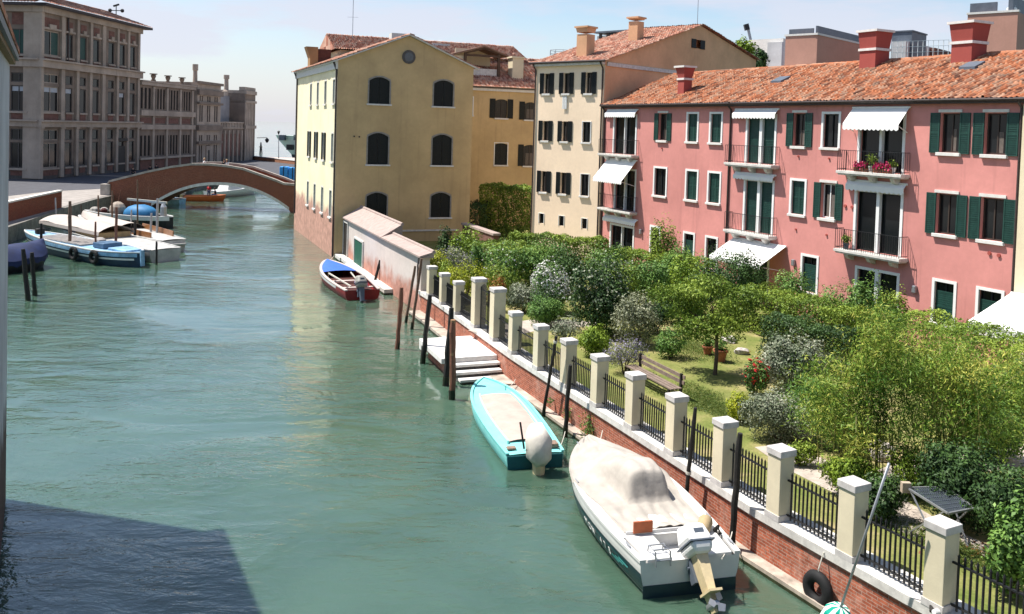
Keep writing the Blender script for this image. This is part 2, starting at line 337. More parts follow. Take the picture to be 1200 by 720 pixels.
# ------------------------------------------------------------------ foliage
def leaves(name, P, size, m, parent=None, aspect=.55, up=.35, rnd=None, outward=None, droop=0.0, seed=0):
    """P (n,3) leaf centres in world space -> one mesh of small pointed leaf faces"""
    g = np.random.default_rng(seed + 11); n = len(P)
    N = g.normal(0, 1, (n, 3)); N /= np.linalg.norm(N, axis=1)[:, None]
    if outward is not None: N = N + outward * 1.5
    N[:, 2] += up; N /= np.linalg.norm(N, axis=1)[:, None] + 1e-9
    A = g.normal(0, 1, (n, 3)); A[:, 2] -= droop; A -= (A * N).sum(1)[:, None] * N; A /= np.linalg.norm(A, axis=1)[:, None] + 1e-9; B = np.cross(N, A)
    sz = size * g.uniform(.55, 1.35, n)[:, None]; w = sz * aspect
    fold = N * sz * .12
    V = np.stack([P - A * sz * .5, P + B * w * .5 + fold, P + A * sz * .5, P - B * w * .5 + fold], 1).reshape(-1, 3)
    off = WLOC[parent.name] if parent is not None else np.zeros(3)
    me = bpy.data.meshes.new(name); me.vertices.add(len(V)); me.vertices.foreach_set('co', (V - off).ravel())
    me.loops.add(4 * n); me.loops.foreach_set('vertex_index', np.arange(4 * n, dtype=np.int32)); me.polygons.add(n)
    me.polygons.foreach_set('loop_start', np.arange(0, 4 * n, 4, dtype=np.int32)); me.polygons.foreach_set('loop_total', np.full(n, 4, np.int32)); me.update(calc_edges=True)
    r = g.uniform(0, 1, n) if rnd is None else np.clip(rnd, 0, 1)
    at_ = me.attributes.new('rnd', 'FLOAT', 'POINT'); at_.data.foreach_set('value', np.repeat(r, 4).astype(np.float32))
    ms = m if isinstance(m, (list, tuple)) else [m]
    for mm in ms: me.materials.append(mm)
    if len(ms) > 1:
        me.polygons.foreach_set('material_index', (g.uniform(0, 1, n) < .13).astype(np.int32))
    o = bpy.data.objects.new(name, me); COL.objects.link(o)
    if parent is not None: o.parent = parent
    WLOC[o.name] = off; return o
def blob_points(blobs, n, seed=0, shell=.55, lump=.22):
    """points filling lumpy ellipsoids: denser towards the outside, with hollows"""
    g = np.random.default_rng(seed); C = np.array([b[:3] for b in blobs], float); Rr = np.array([b[3:6] for b in blobs], float)
    w = np.prod(Rr, 1) ** (2 / 3); k = g.choice(len(blobs), n, p=w / w.sum())
    D = g.normal(0, 1, (n, 3)); D /= np.linalg.norm(D, axis=1)[:, None]
    ph = g.uniform(0, 6.28, (len(blobs), 6)); fr = 3.1
    l = 1 + lump * (np.sin(fr * D[:, 0] * 1.7 + ph[k, 0]) * np.sin(fr * D[:, 1] * 1.9 + ph[k, 1]) + np.sin(fr * 2.3 * D[:, 2] + ph[k, 2] + D[:, 0] * 4) * .6)
    rr = (shell + (1 - shell) * g.uniform(0, 1, n) ** .5) * l * (1 + g.normal(0, .05, n))
    P = C[k] + D * rr[:, None] * Rr[k]
    return P, D, k
# ------------------------------------------------------------------ palette
M_STONE = mat('istrian_stone', (.62, .59, .55), .8, .25, 4, bump=.2, streak=.25)
M_WHITE = mat('white_paint', (.78, .77, .75), .55, .06, 3)
M_SILL = mat('white_stone_sill', (.66, .635, .60), .75, .15, 5)
M_SHUT = mat('dark_green_shutter', (.012, .055, .042), .55, .3, 6, spec=.4)
M_SHUTB = mat('blackish_green_shutter', (.007, .010, .010), .6, .3, 6)
M_IRON = mat('black_iron', (.015, .015, .017), .5, .3, 9, spec=.4)
M_METAL = mat('grey_metal', (.35, .36, .38), .4, .2, 6, metal=.6)
M_ZINC = mat('dull_zinc', (.10, .12, .15), .5, .2, 2)
M_PIPE = mat('brown_downpipe', (.055, .04, .037), .5, .3, 5)
M_TILE = tile_mat('clay_tiles', [(.12, .05, .033), (.24, .085, .045), (.36, .125, .06), (.40, .15, .075), (.44, .20, .115), (.42, .25, .17), (.22, .125, .085)])
M_TILEP = tile_mat('pale_clay_tiles', [(.20, .09, .065), (.38, .15, .10), (.48, .22, .15), (.58, .36, .27), (.34, .22, .17)])
M_GLASS = glass_mat()
M_SASH = mat('dark_brown_sash', (.05, .035, .028), .5, .2, 5)
M_CURT = mat('pale_curtain', (.13, .11, .095), .9, .2, 8)
M_INT = mat('dim_interior', (.05, .045, .04), .9, .3, 3)
M_PINK = stucco('pink_stucco', (.62, .26, .232), patch=.5, dark=.83)
M_REDCH = stucco('red_chimney_stucco', (.36, .085, .07), patch=.2, dark=.85)
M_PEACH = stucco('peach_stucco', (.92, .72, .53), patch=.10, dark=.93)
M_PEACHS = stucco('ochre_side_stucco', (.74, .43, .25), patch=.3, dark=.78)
M_YEL = stucco('yellow_stucco', (.86, .76, .52), low=(.52, .28, .22), lowz=3.5, patch=.25, dark=.88)
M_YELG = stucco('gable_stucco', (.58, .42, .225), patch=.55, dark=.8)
M_CREAM = stucco('cream_stucco', (.72, .62, .44), patch=.3, dark=.85)
M_PALZ = stucco('weathered_stone', (.25, .197, .160), low=(.11, .10, .095), lowz=3.6, patch=.55, dark=.68)
M_PALZ2 = stucco('pale_weathered_stone', (.42, .345, .285), patch=.7, dark=.7)
M_PBRICK = mat('brick_panel', (.17, .085, .068), .9, .35, 2)
M_BRICK = brick_mat('garden_wall_brick', (.42, .125, .07), (.24, .07, .042), (.38, .25, .20), 1.0, patch=(.46, .29, .23))
M_RED = brick_mat('dark_red_brick', (.22, .055, .03), (.15, .04, .025), (.22, .12, .09), 1.0, patch=(.20, .09, .055))
M_BRDG = brick_mat('bridge_brick', (.25, .08, .045), (.18, .055, .035), (.26, .15, .11), 1.0, patch=(.26, .12, .08))
M_WWALL = stucco('white_wall_plaster', (.60, .52, .475), low=(.50, .24, .18), lowz=1.25, patch=.2, dark=.85)
M_WOOD = mat('weathered_wood', (.16, .10, .07), .85, .45, 9)
M_TAR = mat('tarred_wood', (.022, .02, .018), .7, .4, 9)
M_RWOOD = mat('red_brown_wood', (.20, .085, .055), .85, .35, 9)

# ------------------------------------------------------------------ water, ground, quays
def water_material():
    m, n, l, b = _new('canal_water'); b.inputs['Base Color'].default_value = (.045, .10, .075, 1)
    b.inputs['Coat Weight'].default_value = .55; b.inputs['Coat IOR'].default_value = 1.33; b.inputs['Coat Roughness'].default_value = .04; b.inputs['Subsurface Weight'].default_value = .7; b.inputs['Subsurface Radius'].default_value = (.5, .9, .8); b.inputs['Subsurface Scale'].default_value = 1.1
    b.inputs['Roughness'].default_value = .045; b.inputs['IOR'].default_value = 1.33; b.inputs['Specular IOR Level'].default_value = 1.0
    g = n.new('ShaderNodeNewGeometry')
    def nz(sc, scale, det, rot=0):
        mp = n.new('ShaderNodeMapping'); mp.inputs['Scale'].default_value = sc; mp.inputs['Rotation'].default_value = (0, 0, rot); l.new(g.outputs['Position'], mp.inputs[0])
        t = n.new('ShaderNodeTexNoise'); t.inputs['Scale'].default_value = scale; t.inputs['Detail'].default_value = det; t.inputs['Roughness'].default_value = .55; t.inputs['Distortion'].default_value = .6
        l.new(mp.outputs[0], t.inputs['Vector']); return t.outputs[0]
    a = nz((.45, 1.0, 1), 1.25, 5, R(12)); c = nz((.7, 1.0, 1), 5.0, 3, R(-15)); d = nz((.6, 1, 1), .16, 3)
    amp = n.new('ShaderNodeMapRange'); amp.inputs['From Min'].default_value = .35; amp.inputs['From Max'].default_value = .65; amp.inputs['To Min'].default_value = .12; amp.inputs['To Max'].default_value = 1.5
    l.new(d, amp.inputs['Value'])
    s = n.new('ShaderNodeMath'); s.operation = 'MULTIPLY_ADD'; l.new(c, s.inputs[0]); s.inputs[1].default_value = .22; l.new(a, s.inputs[2])
    s2 = n.new('ShaderNodeMath'); s2.operation = 'MULTIPLY'; l.new(s.outputs[0], s2.inputs[0]); l.new(amp.outputs[0], s2.inputs[1])
    bp = n.new('ShaderNodeBump'); bp.inputs['Strength'].default_value = .75; bp.inputs['Distance'].default_value = .11; l.new(s2.outputs[0], bp.inputs['Height']); l.new(bp.outputs[0], b.inputs['Normal']); l.new(bp.outputs[0], b.inputs['Coat Normal'])
    tn = nz((1, 1, 1), .22, 4); r = n.new('ShaderNodeValToRGB'); r.color_ramp.elements[0].position = .35; r.color_ramp.elements[1].position = .7
    r.color_ramp.elements[0].color = (.047, .090, .062, 1); r.color_ramp.elements[1].color = (.066, .118, .082, 1); l.new(tn, r.inputs[0]); l.new(r.outputs[0], b.inputs['Base Color'])
    return m
w = MB(); w.quad((-6000, -400, 0), (6000, -400, 0), (6000, 9000, 0), (-6000, 9000, 0))
tag(part('water', w, water_material(), None), kind='structure')

M_PAVE = mat('pale_paving', (.30, .27, .245), .85, .25, 1.2, bump=.2)
M_ASPH = mat('dark_paving_with_shade', (.075, .075, .085), .85, .25, 1.2)  # darkened so the ground before the palazzo reads as shaded
M_QUAY = mat('wet_quay_stone', (.20, .185, .165), .8, .5, 1.8, bump=.4, bscale=6)

# left quay (runs to the bridge), the ground in front of the palazzo
q = MB()
QL = [(-36.4, 40), (-38.2, 67), (-41.6, 82.5), (-43.2, 92), (-43.6, 97)]
def slab(mb, poly, z0, z1):
    return mb.prism([(x, y, z0) for x, y in poly], (0, 0, z1 - z0))
slab(q, QL + [(-43.6, 127.9), (-150, 127.9), (-150, 40)], -1.5, 1.28)
tag(part('quay', q, M_QUAY, None), kind='structure')
q = MB(); slab(q, [(x - .5, y) for x, y in QL] + [(-44.1, 127.6), (-149, 127.6), (-149, 40)], 1.284, 1.30)
tag(part('quay_pavement', q, M_PAVE, None), kind='structure')
q = MB(); slab(q, [(-54.5, 60), (-52, 99), (-49, 104), (-46, 112), (-46, 127), (-148, 127), (-148, 60)], 1.304, 1.308)
tag(part('quay_road_with_shade', q, M_ASPH, None), kind='structure')  # palazzo's shadow is put into the dark colour of this road sheet
q = MB(); slab(q, [(-150, 128), (-21, 128), (-21, 96.5), (-5, 92), (40, 92), (60, 205), (-52, 212), (-150, 212)], -1.5, 1.28)
tag(part('far_quay', q, M_QUAY, None), kind='structure')
q = MB(); slab(q, [(-149, 128.4), (-21.4, 128.4), (-21.4, 97), (-5, 92.5), (39, 92.5), (59, 204.5), (-52, 211.5), (-149, 211.5)], 1.284, 1.30)
tag(part('far_pavement', q, mat('pinkish_paving', (.44, .36, .32), .85, .2, .8), None), kind='structure')
q = MB(); slab(q, [(-70, 128.8), (-38, 128.8), (-36.5, 150), (-44, 196), (-70, 200)], 1.304, 1.308)
tag(part('far_road', q, M_ASPH, None), kind='structure')

# red parapet on the left quay
rw = thing('quay_parapet', (-40, 74, 1.3), 'dark red brick parapet wall with pale stone cap along the left quay', 'wall')
A, B_ = np.array([-38.7, 62.0]), np.array([-42.0, 82.6])
fr = Frame(A, math.atan2(*(B_ - A)), -1); Lr = np.linalg.norm(B_ - A)
m = MB(); m.fbox(fr, -8, Lr, -.38, 0, 1.3, 2.78); part('brick_face', m, M_RED, rw)
m = MB(); m.fbox(fr, -8, Lr + .04, -.43, .05, 2.782, 2.93); part('stone_cap', m, M_STONE, rw, bevel=.02)

# garden ground, lawn and path
GZ = 1.12
W_PTS = [(-12.25, 64.9), (-8.2, 54.9), (-3.81, 44.5), (.23, 33.9), (3.65, 25.9), (5.93, 20.5), (8.11, 16.3), (10.7, 11.9), (13.3, 7.6)]
def grass_ground():
    m, n, l, b = _new('lawn'); b.inputs['Roughness'].default_value = .95; b.inputs['Specular IOR Level'].default_value = .05
    g = n.new('ShaderNodeNewGeometry')
    def nz(s, d):
        t = n.new('ShaderNodeTexNoise'); t.inputs['Scale'].default_value = s; t.inputs['Detail'].default_value = d; t.inputs['Roughness'].default_value = .7; l.new(g.outputs['Position'], t.inputs['Vector']); return t.outputs[0]
    r = n.new('ShaderNodeValToRGB'); e = r.color_ramp.elements; e.new(.5); e[0].position = .32; e[1].position = .52; e[2].position = .70
    e[0].color = (.10, .135, .032, 1); e[1].color = (.19, .19, .065, 1); e[2].color = (.36, .28, .155, 1); l.new(nz(.55, 7), r.inputs[0])
    hv = n.new('ShaderNodeHueSaturation'); mr = n.new('ShaderNodeMapRange'); mr.inputs['To Min'].default_value = .4; mr.inputs['To Max'].default_value = 1.6; l.new(nz(14, 5), mr.inputs['Value']); l.new(mr.outputs[0], hv.inputs['Value']); l.new(r.outputs[0], hv.inputs['Color'])
    l.new(hv.outputs[0], b.inputs['Base Color']); return m
M_LAWN = grass_ground()
FP = Frame((37, 0), -.4711)            # facade plane of the pink house
gp = [(x + .25 * .9, y + .25 * .4) for x, y in W_PTS]
q = MB(); back = [FP.pt(u, 0.3, 0)[:2] for u in (20, 68)] + [(4, 66), (6, 95), (-5, 90), (-12, 70)]
slab(q, gp + [tuple(p) for p in back], -1.5, GZ)
tag(part('garden_ground', q, M_LAWN, None), kind='structure')
M_GRAV = mat('pale_gravel_path', (.42, .36, .31), .95, .3, 3, bump=.3, bscale=60)
def ribbon(name, pts, wd, z, m_):
    mb = MB(); P = np.array(pts, float); n_ = len(P); Lf = []; Rg = []
    for i in range(n_):
        d = P[min(i + 1, n_ - 1)] - P[max(i - 1, 0)]; d /= np.linalg.norm(d); k = np.array([-d[1], d[0]]) * (wd[i] if hasattr(wd, '__len__') else wd) / 2
        Lf.append(P[i] + k); Rg.append(P[i] - k)
    for i in range(n_ - 1): mb.quad((*Rg[i], z), (*Rg[i + 1], z), (*Lf[i + 1], z), (*Lf[i], z))
    return tag(part(name, mb, m_, None), kind='structure')
gxy = lambda x, y: at(x, y, GZ)[:2]
ribbon('garden_path', [gxy(1170, 662), gxy(1085, 620), gxy(1005, 574), gxy(948, 546), gxy(905, 522)], [1.1, 1.3, 1.5, 1.5, 1.2], GZ + .006, M_GRAV)
ribbon('gate_path', [(-1.0, 37.6), gxy(640, 378), gxy(668, 380), gxy(700, 380)], [2.0, 1.7, 1.3, 1.0], GZ + .005, M_GRAV)
ribbon('cross_path', [gxy(1230, 540), gxy(1180, 528), gxy(1110, 545), gxy(1040, 560)], [2.4, 2.2, 1.4, 1.0], GZ + .004, M_GRAV)

# ------------------------------------------------------------------ window builders
def bars_in(mb, F, u0, u1, z0, z1, d, w=.05, n=1, mid=None):
    mb.fbox(F, u0, u0 + w, d - .04, d, z0, z1); mb.fbox(F, u1 - w, u1, d - .04, d, z0, z1)
    mb.fbox(F, u0 + w, u1 - w, d - .04, d, z0, z0 + w); mb.fbox(F, u0 + w, u1 - w, d - .04, d, z1 - w, z1)
    for i in range(1, n): 
        c = u0 + (u1 - u0) * i / n; mb.fbox(F, c - w / 2, c + w / 2, d - .035, d + .004, z0 + w, z1 - w)
def shutter_mesh(F, u0, u1, d0, d1, z0, z1, slats=True):
    m = MB(); w = .05
    m.fbox(F, u0, u0 + w, d0, d1, z0, z1); m.fbox(F, u1 - w, u1, d0, d1, z0, z1)
    for a in (z0, (z0 + z1) / 2 - w / 2, z1 - w): m.fbox(F, u0 + w, u1 - w, d0, d1, a, a + w)
    m.fbox(F, u0 + w, u1 - w, d0 + .006, (d0 + d1) / 2, z0 + w, z1 - w)
    if slats:
        k = int((z1 - z0) / .09)
        for i in range(k):
            z = z0 + w + (z1 - z0 - 2 * w) * (i + .5) / k
            m.fbox(F, u0 + w, u1 - w, (d0 + d1) / 2 - .002, d1 - .008, z - .012, z + .022)
    return m
def win_open(root, F, u0, u1, z0, z1, sh=.5, shm=None, sill=True, lintel=True, left=True, right=True, curtain=None, rev=.2, fm=None):
    """recessed casement with both shutters folded back against the wall"""
    f = MB(); bars_in(f, F, u0 + .01, u1 - .01, z0 + .01, z1 - .01, -rev + .05, .055, 2)
    w = part('window', f, fm or M_SASH, root)
    g = MB(); g.fbox(F, u0 + .03, u1 - .03, -rev + .0, -rev + .012, z0 + .03, z1 - .03); part('pane', g, M_GLASS, w)
    if curtain is not None:
        c = MB(); a = u0 + (u1 - u0) * curtain[0]; b = u0 + (u1 - u0) * curtain[1]
        c.fbox(F, a, b, -rev + .016, -rev + .024, z0 + .06, z0 + (z1 - z0) * curtain[2]); part('curtain', c, M_CURT, w)
    for s, ok in ((0, left), (1, right)):
        if not ok: continue
        a, b = ((u1 + .015, u1 + sh) if s == 0 else (u0 - sh, u0 - .015))
        part('shutter', shutter_mesh(F, a, b, .015, .06, z0 - .03, z1 + .02), shm or M_SHUT, w)
    if sill:
        m = MB(); m.fbox(F, u0 - .1, u1 + .1, -.05, .13, z0 - .14, z0 - .002); part('sill', m, M_SILL, w, bevel=.01)
    if lintel:
        m = MB(); m.fbox(F, u0 - .08, u1 + .1, -.03, .05, z1 + .04, z1 + .16); part('lintel', m, M_SILL, w)
    return w
def win_framed(root, F, u0, u1, z0, z1, fr_=.12, fill='shut', sill=True, bottom=True, mull=0, rev=.16, fillm=None, name='window'):
    """white stone surround; u0..u1, z0..z1 = the opening. fill: closed shutter, glass or a green roller half down"""
    f = MB(); p = .035
    f.fbox(F, u0 - fr_, u0 + .004, -.06, p, z0 - (.0 if bottom else 0), z1 + fr_); f.fbox(F, u1 - .004, u1 + fr_, -.06, p, z0, z1 + fr_)
    f.fbox(F, u0 + .004, u1 - .004, -.06, p - .003, z1, z1 + fr_ - .003)
    if mull: f.fbox(F, (u0 + u1) / 2 - mull / 2, (u0 + u1) / 2 + mull / 2, -rev, p - .004, z0 + .002, z1 - .002)
    w = part(name, f, M_WHITE, root)
    if fill == 'shut':
        m_ = shutter_mesh(F, u0 + .008, (u0 + u1) / 2 - .004, -rev + .02, -rev + .07, z0 + .01, z1 - .01)
        part('shutter', m_, fillm or M_SHUT, w)
        m_ = shutter_mesh(F, (u0 + u1) / 2 + .004, u1 - .008, -rev + .02, -rev + .07, z0 + .01, z1 - .01)
        part('shutter', m_, fillm or M_SHUT, w)
    else:
        g = MB(); bars_in(g, F, u0 + .01, u1 - .01, z0 + .01, z1 - .01, -rev + .05, .05, 2); part('sash', g, fillm or M_SHUTB, w)
        g = MB(); g.fbox(F, u0 + .03, u1 - .03, -rev - .01, -rev + .002, z0 + .03, z1 - .03); part('pane', g, M_GLASS, w)
        if fill == 'half':
            m_ = shutter_mesh(F, u0 + .02, u1 - .02, -rev + .055, -rev + .09, z0 + .02, z0 + (z1 - z0) * .78); part('shutter', m_, M_SHUT, w)
    if sill:
        m = MB(); m.fbox(F, u0 - fr_ - .03, u1 + fr_ + .03, -.05, .12, z0 - .13, z0 - .002); part('sill', m, M_SILL, w, bevel=.01)
    return w
def awning(root, F, u0, u1, zt, depth, drop, val=.22, d0=.03):
    """striped-free white canvas: sloping sheet with thickness, scalloped valance, roller box and arms"""
    m = MB(); th = .02
    m.hexa([F.pt(u0, d0, zt - th), F.pt(u1, d0, zt - th), F.pt(u1, depth, zt - drop - th), F.pt(u0, depth, zt - drop - th),
            F.pt(u0, d0, zt), F.pt(u1, d0, zt), F.pt(u1, depth, zt - drop), F.pt(u0, depth, zt - drop)])
    aw = part('awning', m, M_CANVAS, root)
    n = max(5, int(round((u1 - u0) / .24))); v = MB(); K = 5
    for i in range(n):
        a = u0 + (u1 - u0) * i / n; b = u0 + (u1 - u0) * (i + 1) / n
        us = [a + (b - a) * k / K for k in range(K + 1)]; zs = [zt - drop - th - val - .07 * math.sin(math.pi * k / K) for k in range(K + 1)]
        for k in range(K):
            v.hexa([F.pt(us[k], depth - .012, zs[k]), F.pt(us[k + 1], depth - .012, zs[k + 1]), F.pt(us[k + 1], depth, zs[k + 1]), F.pt(us[k], depth, zs[k]),
                    F.pt(us[k], depth - .012, zt - drop - th - .001), F.pt(us[k + 1], depth - .012, zt - drop - th - .001), F.pt(us[k + 1], depth, zt - drop - th - .001), F.pt(us[k], depth, zt - drop - th - .001)])
    part('valance', v, M_CANVAS, aw)
    r = MB(); r.tube([F.pt(u0 - .03, .05, zt - .03), F.pt(u1 + .03, .05, zt - .03)], .05, 8); part('roller', r, M_WHITE, aw)
    if depth > .5:
        for u in (u0 + .08, u1 - .08):
            a = MB(); a.bar(F.pt(u, .03, zt - drop - .35), F.pt(u, depth - .04, zt - drop - .05), .03); part('arm', a, M_WHITE, aw)
    return aw
M_CANVAS = mat('white_canvas', (.80, .79, .77), .85, .05, 2)
def balcony(root, F, u0, u1, z, depth=.62, rail=.95, brackets=2):
    m = MB(); m.fbox(F, u0, u1, .002, depth, z - .13, z); m.fbox(F, u0 + .06, u1 - .06, .002, depth - .06, z - .2, z - .131)
    b = part('balcony', m, M_STONE, root, bevel=.012)
    for k in range(brackets):
        u = u0 + (u1 - u0) * (k + .5) / brackets
        p = [F.pt(u - .1, .002, z - .201), F.pt(u - .1, depth * .75, z - .201), F.pt(u - .1, depth * .68, z - .3), F.pt(u - .1, .3, z - .42), F.pt(u - .1, .002, z - .5)]
        q = MB(); q.prism(p, F.t * .2); part('bracket', q, M_STONE, b)
    r = MB()
    for (a, bb) in (((u0 + .05, depth - .05), (u1 - .05, depth - .05)), ((u0 + .05, depth - .05), (u0 + .05, .03)), ((u1 - .05, depth - .05), (u1 - .05, .03))):
        A_, B2 = np.array(a), np.array(bb)
        for zz in (z + .09, z + rail): r.bar(F.pt(*A_, zz), F.pt(*B2, zz), .025)
        n = max(2, int(np.linalg.norm(B2 - A_) / .125))
        for i in range(n + 1):
            c = A_ + (B2 - A_) * i / n; r.bar(F.pt(*c, z + .001), F.pt(*c, z + rail), .013 if i % 8 else .024)
    part('railing', r, M_IRON, b); return b
def balcony_door(root, F, u0, u1, z0, z1, mull=.12, fill='shut', rev=.2):
    f = MB(); fr_ = .13
    f.fbox(F, u0 - fr_, u0 + .004, -.06, .035, z0, z1 + fr_); f.fbox(F, u1 - .004, u1 + fr_, -.06, .035, z0, z1 + fr_); f.fbox(F, u0 + .004, u1 - .004, -.06, .032, z1, z1 + fr_ - .003)
    c = (u0 + u1) / 2; f.fbox(F, c - mull / 2, c + mull / 2, -rev, .03, z0 + .002, z1 - .002)
    w = part('balcony_door', f, M_WHITE, root)
    for a, b in ((u0 + .01, c - mull / 2 - .006), (c + mull / 2 + .006, u1 - .01)):
        if fill == 'shut':
            part('shutter', shutter_mesh(F, a, b, -rev + .03, -rev + .08, z0 + .01, z1 - .01), M_SHUT, w)
        else:
            g = MB(); bars_in(g, F, a, b, z0 + .01, z1 - .01, -rev + .06, .05, 1); part('sash', g, M_SHUTB, w)
            g = MB(); g.fbox(F, a + .02, b - .02, -rev, -rev + .01, z0 + .03, z1 - .03); part('pane', g, M_GLASS, w)
    return w
def flared_chimney(root, F, uc, dc, z0, z1, w, m_, w2=None, band=True, fr=.48):
    """Venetian chimney: square shaft, stone band, outward-flaring head, capstone"""
    w2 = w2 or w * 1.35; zb = z0 + (z1 - z0) * fr; h = w / 2
    m = MB(); m.fbox(F, uc - h, uc + h, dc - h, dc + h, z0 - 1.2, zb)
    c = part('chimney', m, m_, root)
    if band:
        m = MB(); m.fbox(F, uc - h - .06, uc + h + .06, dc - h - .06, dc + h + .06, zb + .002, zb + .13); part('band', m, M_SILL, c)
    m = MB(); m.fbox(F, uc - h, uc + h, dc - h, dc + h, zb + .132, z1 - .12, taper=(w2 - w) / 2); part('head', m, m_, c)
    k = w2 / 2 + .08; m = MB(); m.fbox(F, uc - k, uc + k, dc - k, dc + k, z1 - .118, z1); part('capstone', m, M_SILL if band else m_, c)
    return c
def downpipe(root, pts, r=.055, m_=None): part('downpipe', MB().tube(pts, r, 8), m_ or M_PIPE, root)
def gable_block(root, F, u0, u1, depth, z0, z1): pass

# ------------------------------------------------------------------ the pink house
def pink_house():
    F = FP; UR, UL = 38.32, 67.85; ZE = 11.72
    root = thing('pink_house', F.pt((UR + UL) / 2, 0, GZ), 'long three storey pink house with white framed windows, balconies and white awnings', 'house')
    U = lambda x, y: F.uz(x, y)[0]
    holes = []; jobs = []
    def add(x0, x1, y, z0, z1, fn, **k):
        a, b = sorted((U(x0, y), U(x1, y))); holes.append((a, b, z0, z1)); jobs.append((fn, a, b, z0, z1, k))
    T0, T1 = 9.52, 11.16       # top row opening
    S0, S1 = 6.10, 7.78        # second row
    # (photo px of the opening)
    add(772, 782, 147, T0, T1, win_open, sh=.42, curtain=(.0, .45, .95))
    add(806, 817.5, 147, T0, T1 - .02, win_framed); add(833, 845.5, 148, T0, T1 - .02, win_framed)
    add(930, 944, 151, T0, T1, win_open, sh=.46, curtain=(.25, .6, .5)); add(965, 983, 151, T0, T1 - .03, win_framed, fill='glass')
    add(1102, 1125, 155, T0, T1, win_open, sh=.47, curtain=(.3, .55, .6)); add(1154, 1180, 156, T0, T1, win_open, sh=.50, curtain=(.25, .5, .55))
    add(767, 780.5, 214, S0, S1, win_framed, fill='glass'); add(804.5, 817, 217, S0, S1, win_framed); add(830.5, 843.5, 220, S0, S1, win_framed)
    add(927.5, 943, 231, S0, S1, win_framed); add(962, 979, 236, S0, S1, win_open, sh=.44, curtain=(0.05, .75, .68), fm=M_WHITE)
    add(1097, 1121, 253, S0, S1, win_open, sh=.47); add(1149, 1176, 259, S0, S1, win_open, sh=.50)
    G0, G1 = 2.35, 4.08
    add(763, 773, 272, G0, G1, win_framed, fill='glass'); add(802, 813, 283, G0, G1, win_framed, fill='half'); add(828, 840, 284, G0, G1, win_framed, fill='glass')
    add(940.5, 957.5, 310, G0, G1, win_framed, fill='half'); add(1095, 1118, 345, G0, G1, win_framed, fill='half'); add(1147, 1174, 348, G0, G1, win_framed, fill='half')
    # balcony doors: px of the opening, bottom and top
    doors = [(720, 745, 155, 8.50, 11.0, 'glass', .07), (876, 908, 160, 8.50, 11.0, 'shut', .2), (1008, 1058, 168, 8.50, 11.05, 'glass', .14),
             (721, 744, 222, 4.84, 7.45, 'glass', .12), (873, 905, 240, 4.84, 7.55, 'shut', .2), (1003, 1055, 260, 4.84, 7.55, 'glass', .17),
             (716, 742, 275, 1.3, 3.72, 'glass', .07), (1004, 1051, 340, 1.3, 3.98, 'glass', .2), (868, 900, 300, 1.3, 3.7, 'glass', .15)]
    for x0, x1, y, z0, z1, fl, mu in doors:
        a, b = sorted((U(x0, y), U(x1, y))); holes.append((a, b, z0, z1)); jobs.append((balcony_door, a, b, z0, z1, dict(fill=fl, mull=mu)))
    w = MB(); facade(w, F, UR, UL, GZ - 1, ZE, holes, reveal=.3)
    w.quad(F.pt(UR, 0, 0), F.pt(UR, -11, 0), F.pt(UR, -11, ZE), F.pt(UR, -5.5, ZE + 2.4), F.pt(UR, 0, ZE)); w.quad(F.pt(UL, 0, 0), F.pt(UL, -11, 0), F.pt(UL, -11, ZE), F.pt(UL, -5.5, ZE + 2.4), F.pt(UL, 0, ZE))
    w.quad(F.pt(UR, -11, 0), F.pt(UL, -11, 0), F.pt(UL, -11, ZE), F.pt(UR, -11, ZE)); w.quad(F.pt(UR, -.9, 0), F.pt(UL, -.9, 0), F.pt(UL, -.9, ZE), F.pt(UR, -.9, ZE))
    part('wall', w, M_PINK, root)
    for fn, a, b, z0, z1, k in jobs: fn(root, F, a, b, z0, z1, **k)
    # eaves, roof
    SL = np.array([0, 0, 2.38]) - F.n * 5.85; 
    m = MB(); m.fbox(F, UR - .3, UL, -.02, .30, ZE - .16, ZE - .03); part('eaves_board', m, M_PIPE, root)
    g = MB(); g.tube([F.pt(UR - .3, .36, ZE - .02), F.pt(UL, .36, ZE - .02)], .075, 8); part('gutter', g, M_PIPE, root)
    tiles('roof', F.pt(UR - .5, .32, ZE + .0), F.t, SL, UL - UR + .5, np.linalg.norm(SL), M_TILE, root, seed=3)
    m = MB(); nr_ = int((UL - UR + .5) / .42)
    for i in range(nr_):
        u = UR - .5 + .42 * i; m.tube([F.pt(u, -5.55, ZE + 2.36 + random.uniform(-.01, .02)), F.pt(u + .45, -5.55, ZE + 2.40)], [.13, .11], 8)
    part('ridge_tiles', m, M_TILE, root)
    m = MB(); m.quad(F.pt(UR - .5, -5.5, ZE + 2.38), F.pt(UL, -5.5, ZE + 2.38), F.pt(UL, -11.3, ZE), F.pt(UR - .5, -11.3, ZE)); part('rear_roof', m, M_TILE, root)
    # balconies
    for x0, x1, y, z in ((709, 749, 178, 8.48), (858, 914, 190, 8.48), (990, 1067, 203, 8.48), (708, 747, 246, 4.82), (857, 911, 272, 4.82), (987, 1065, 298, 4.82)):
        a, b = sorted((U(x0, y), U(x1, y))); balcony(root, F, a, b, z, .6, brackets=2 if b - a < 3.1 else 3)
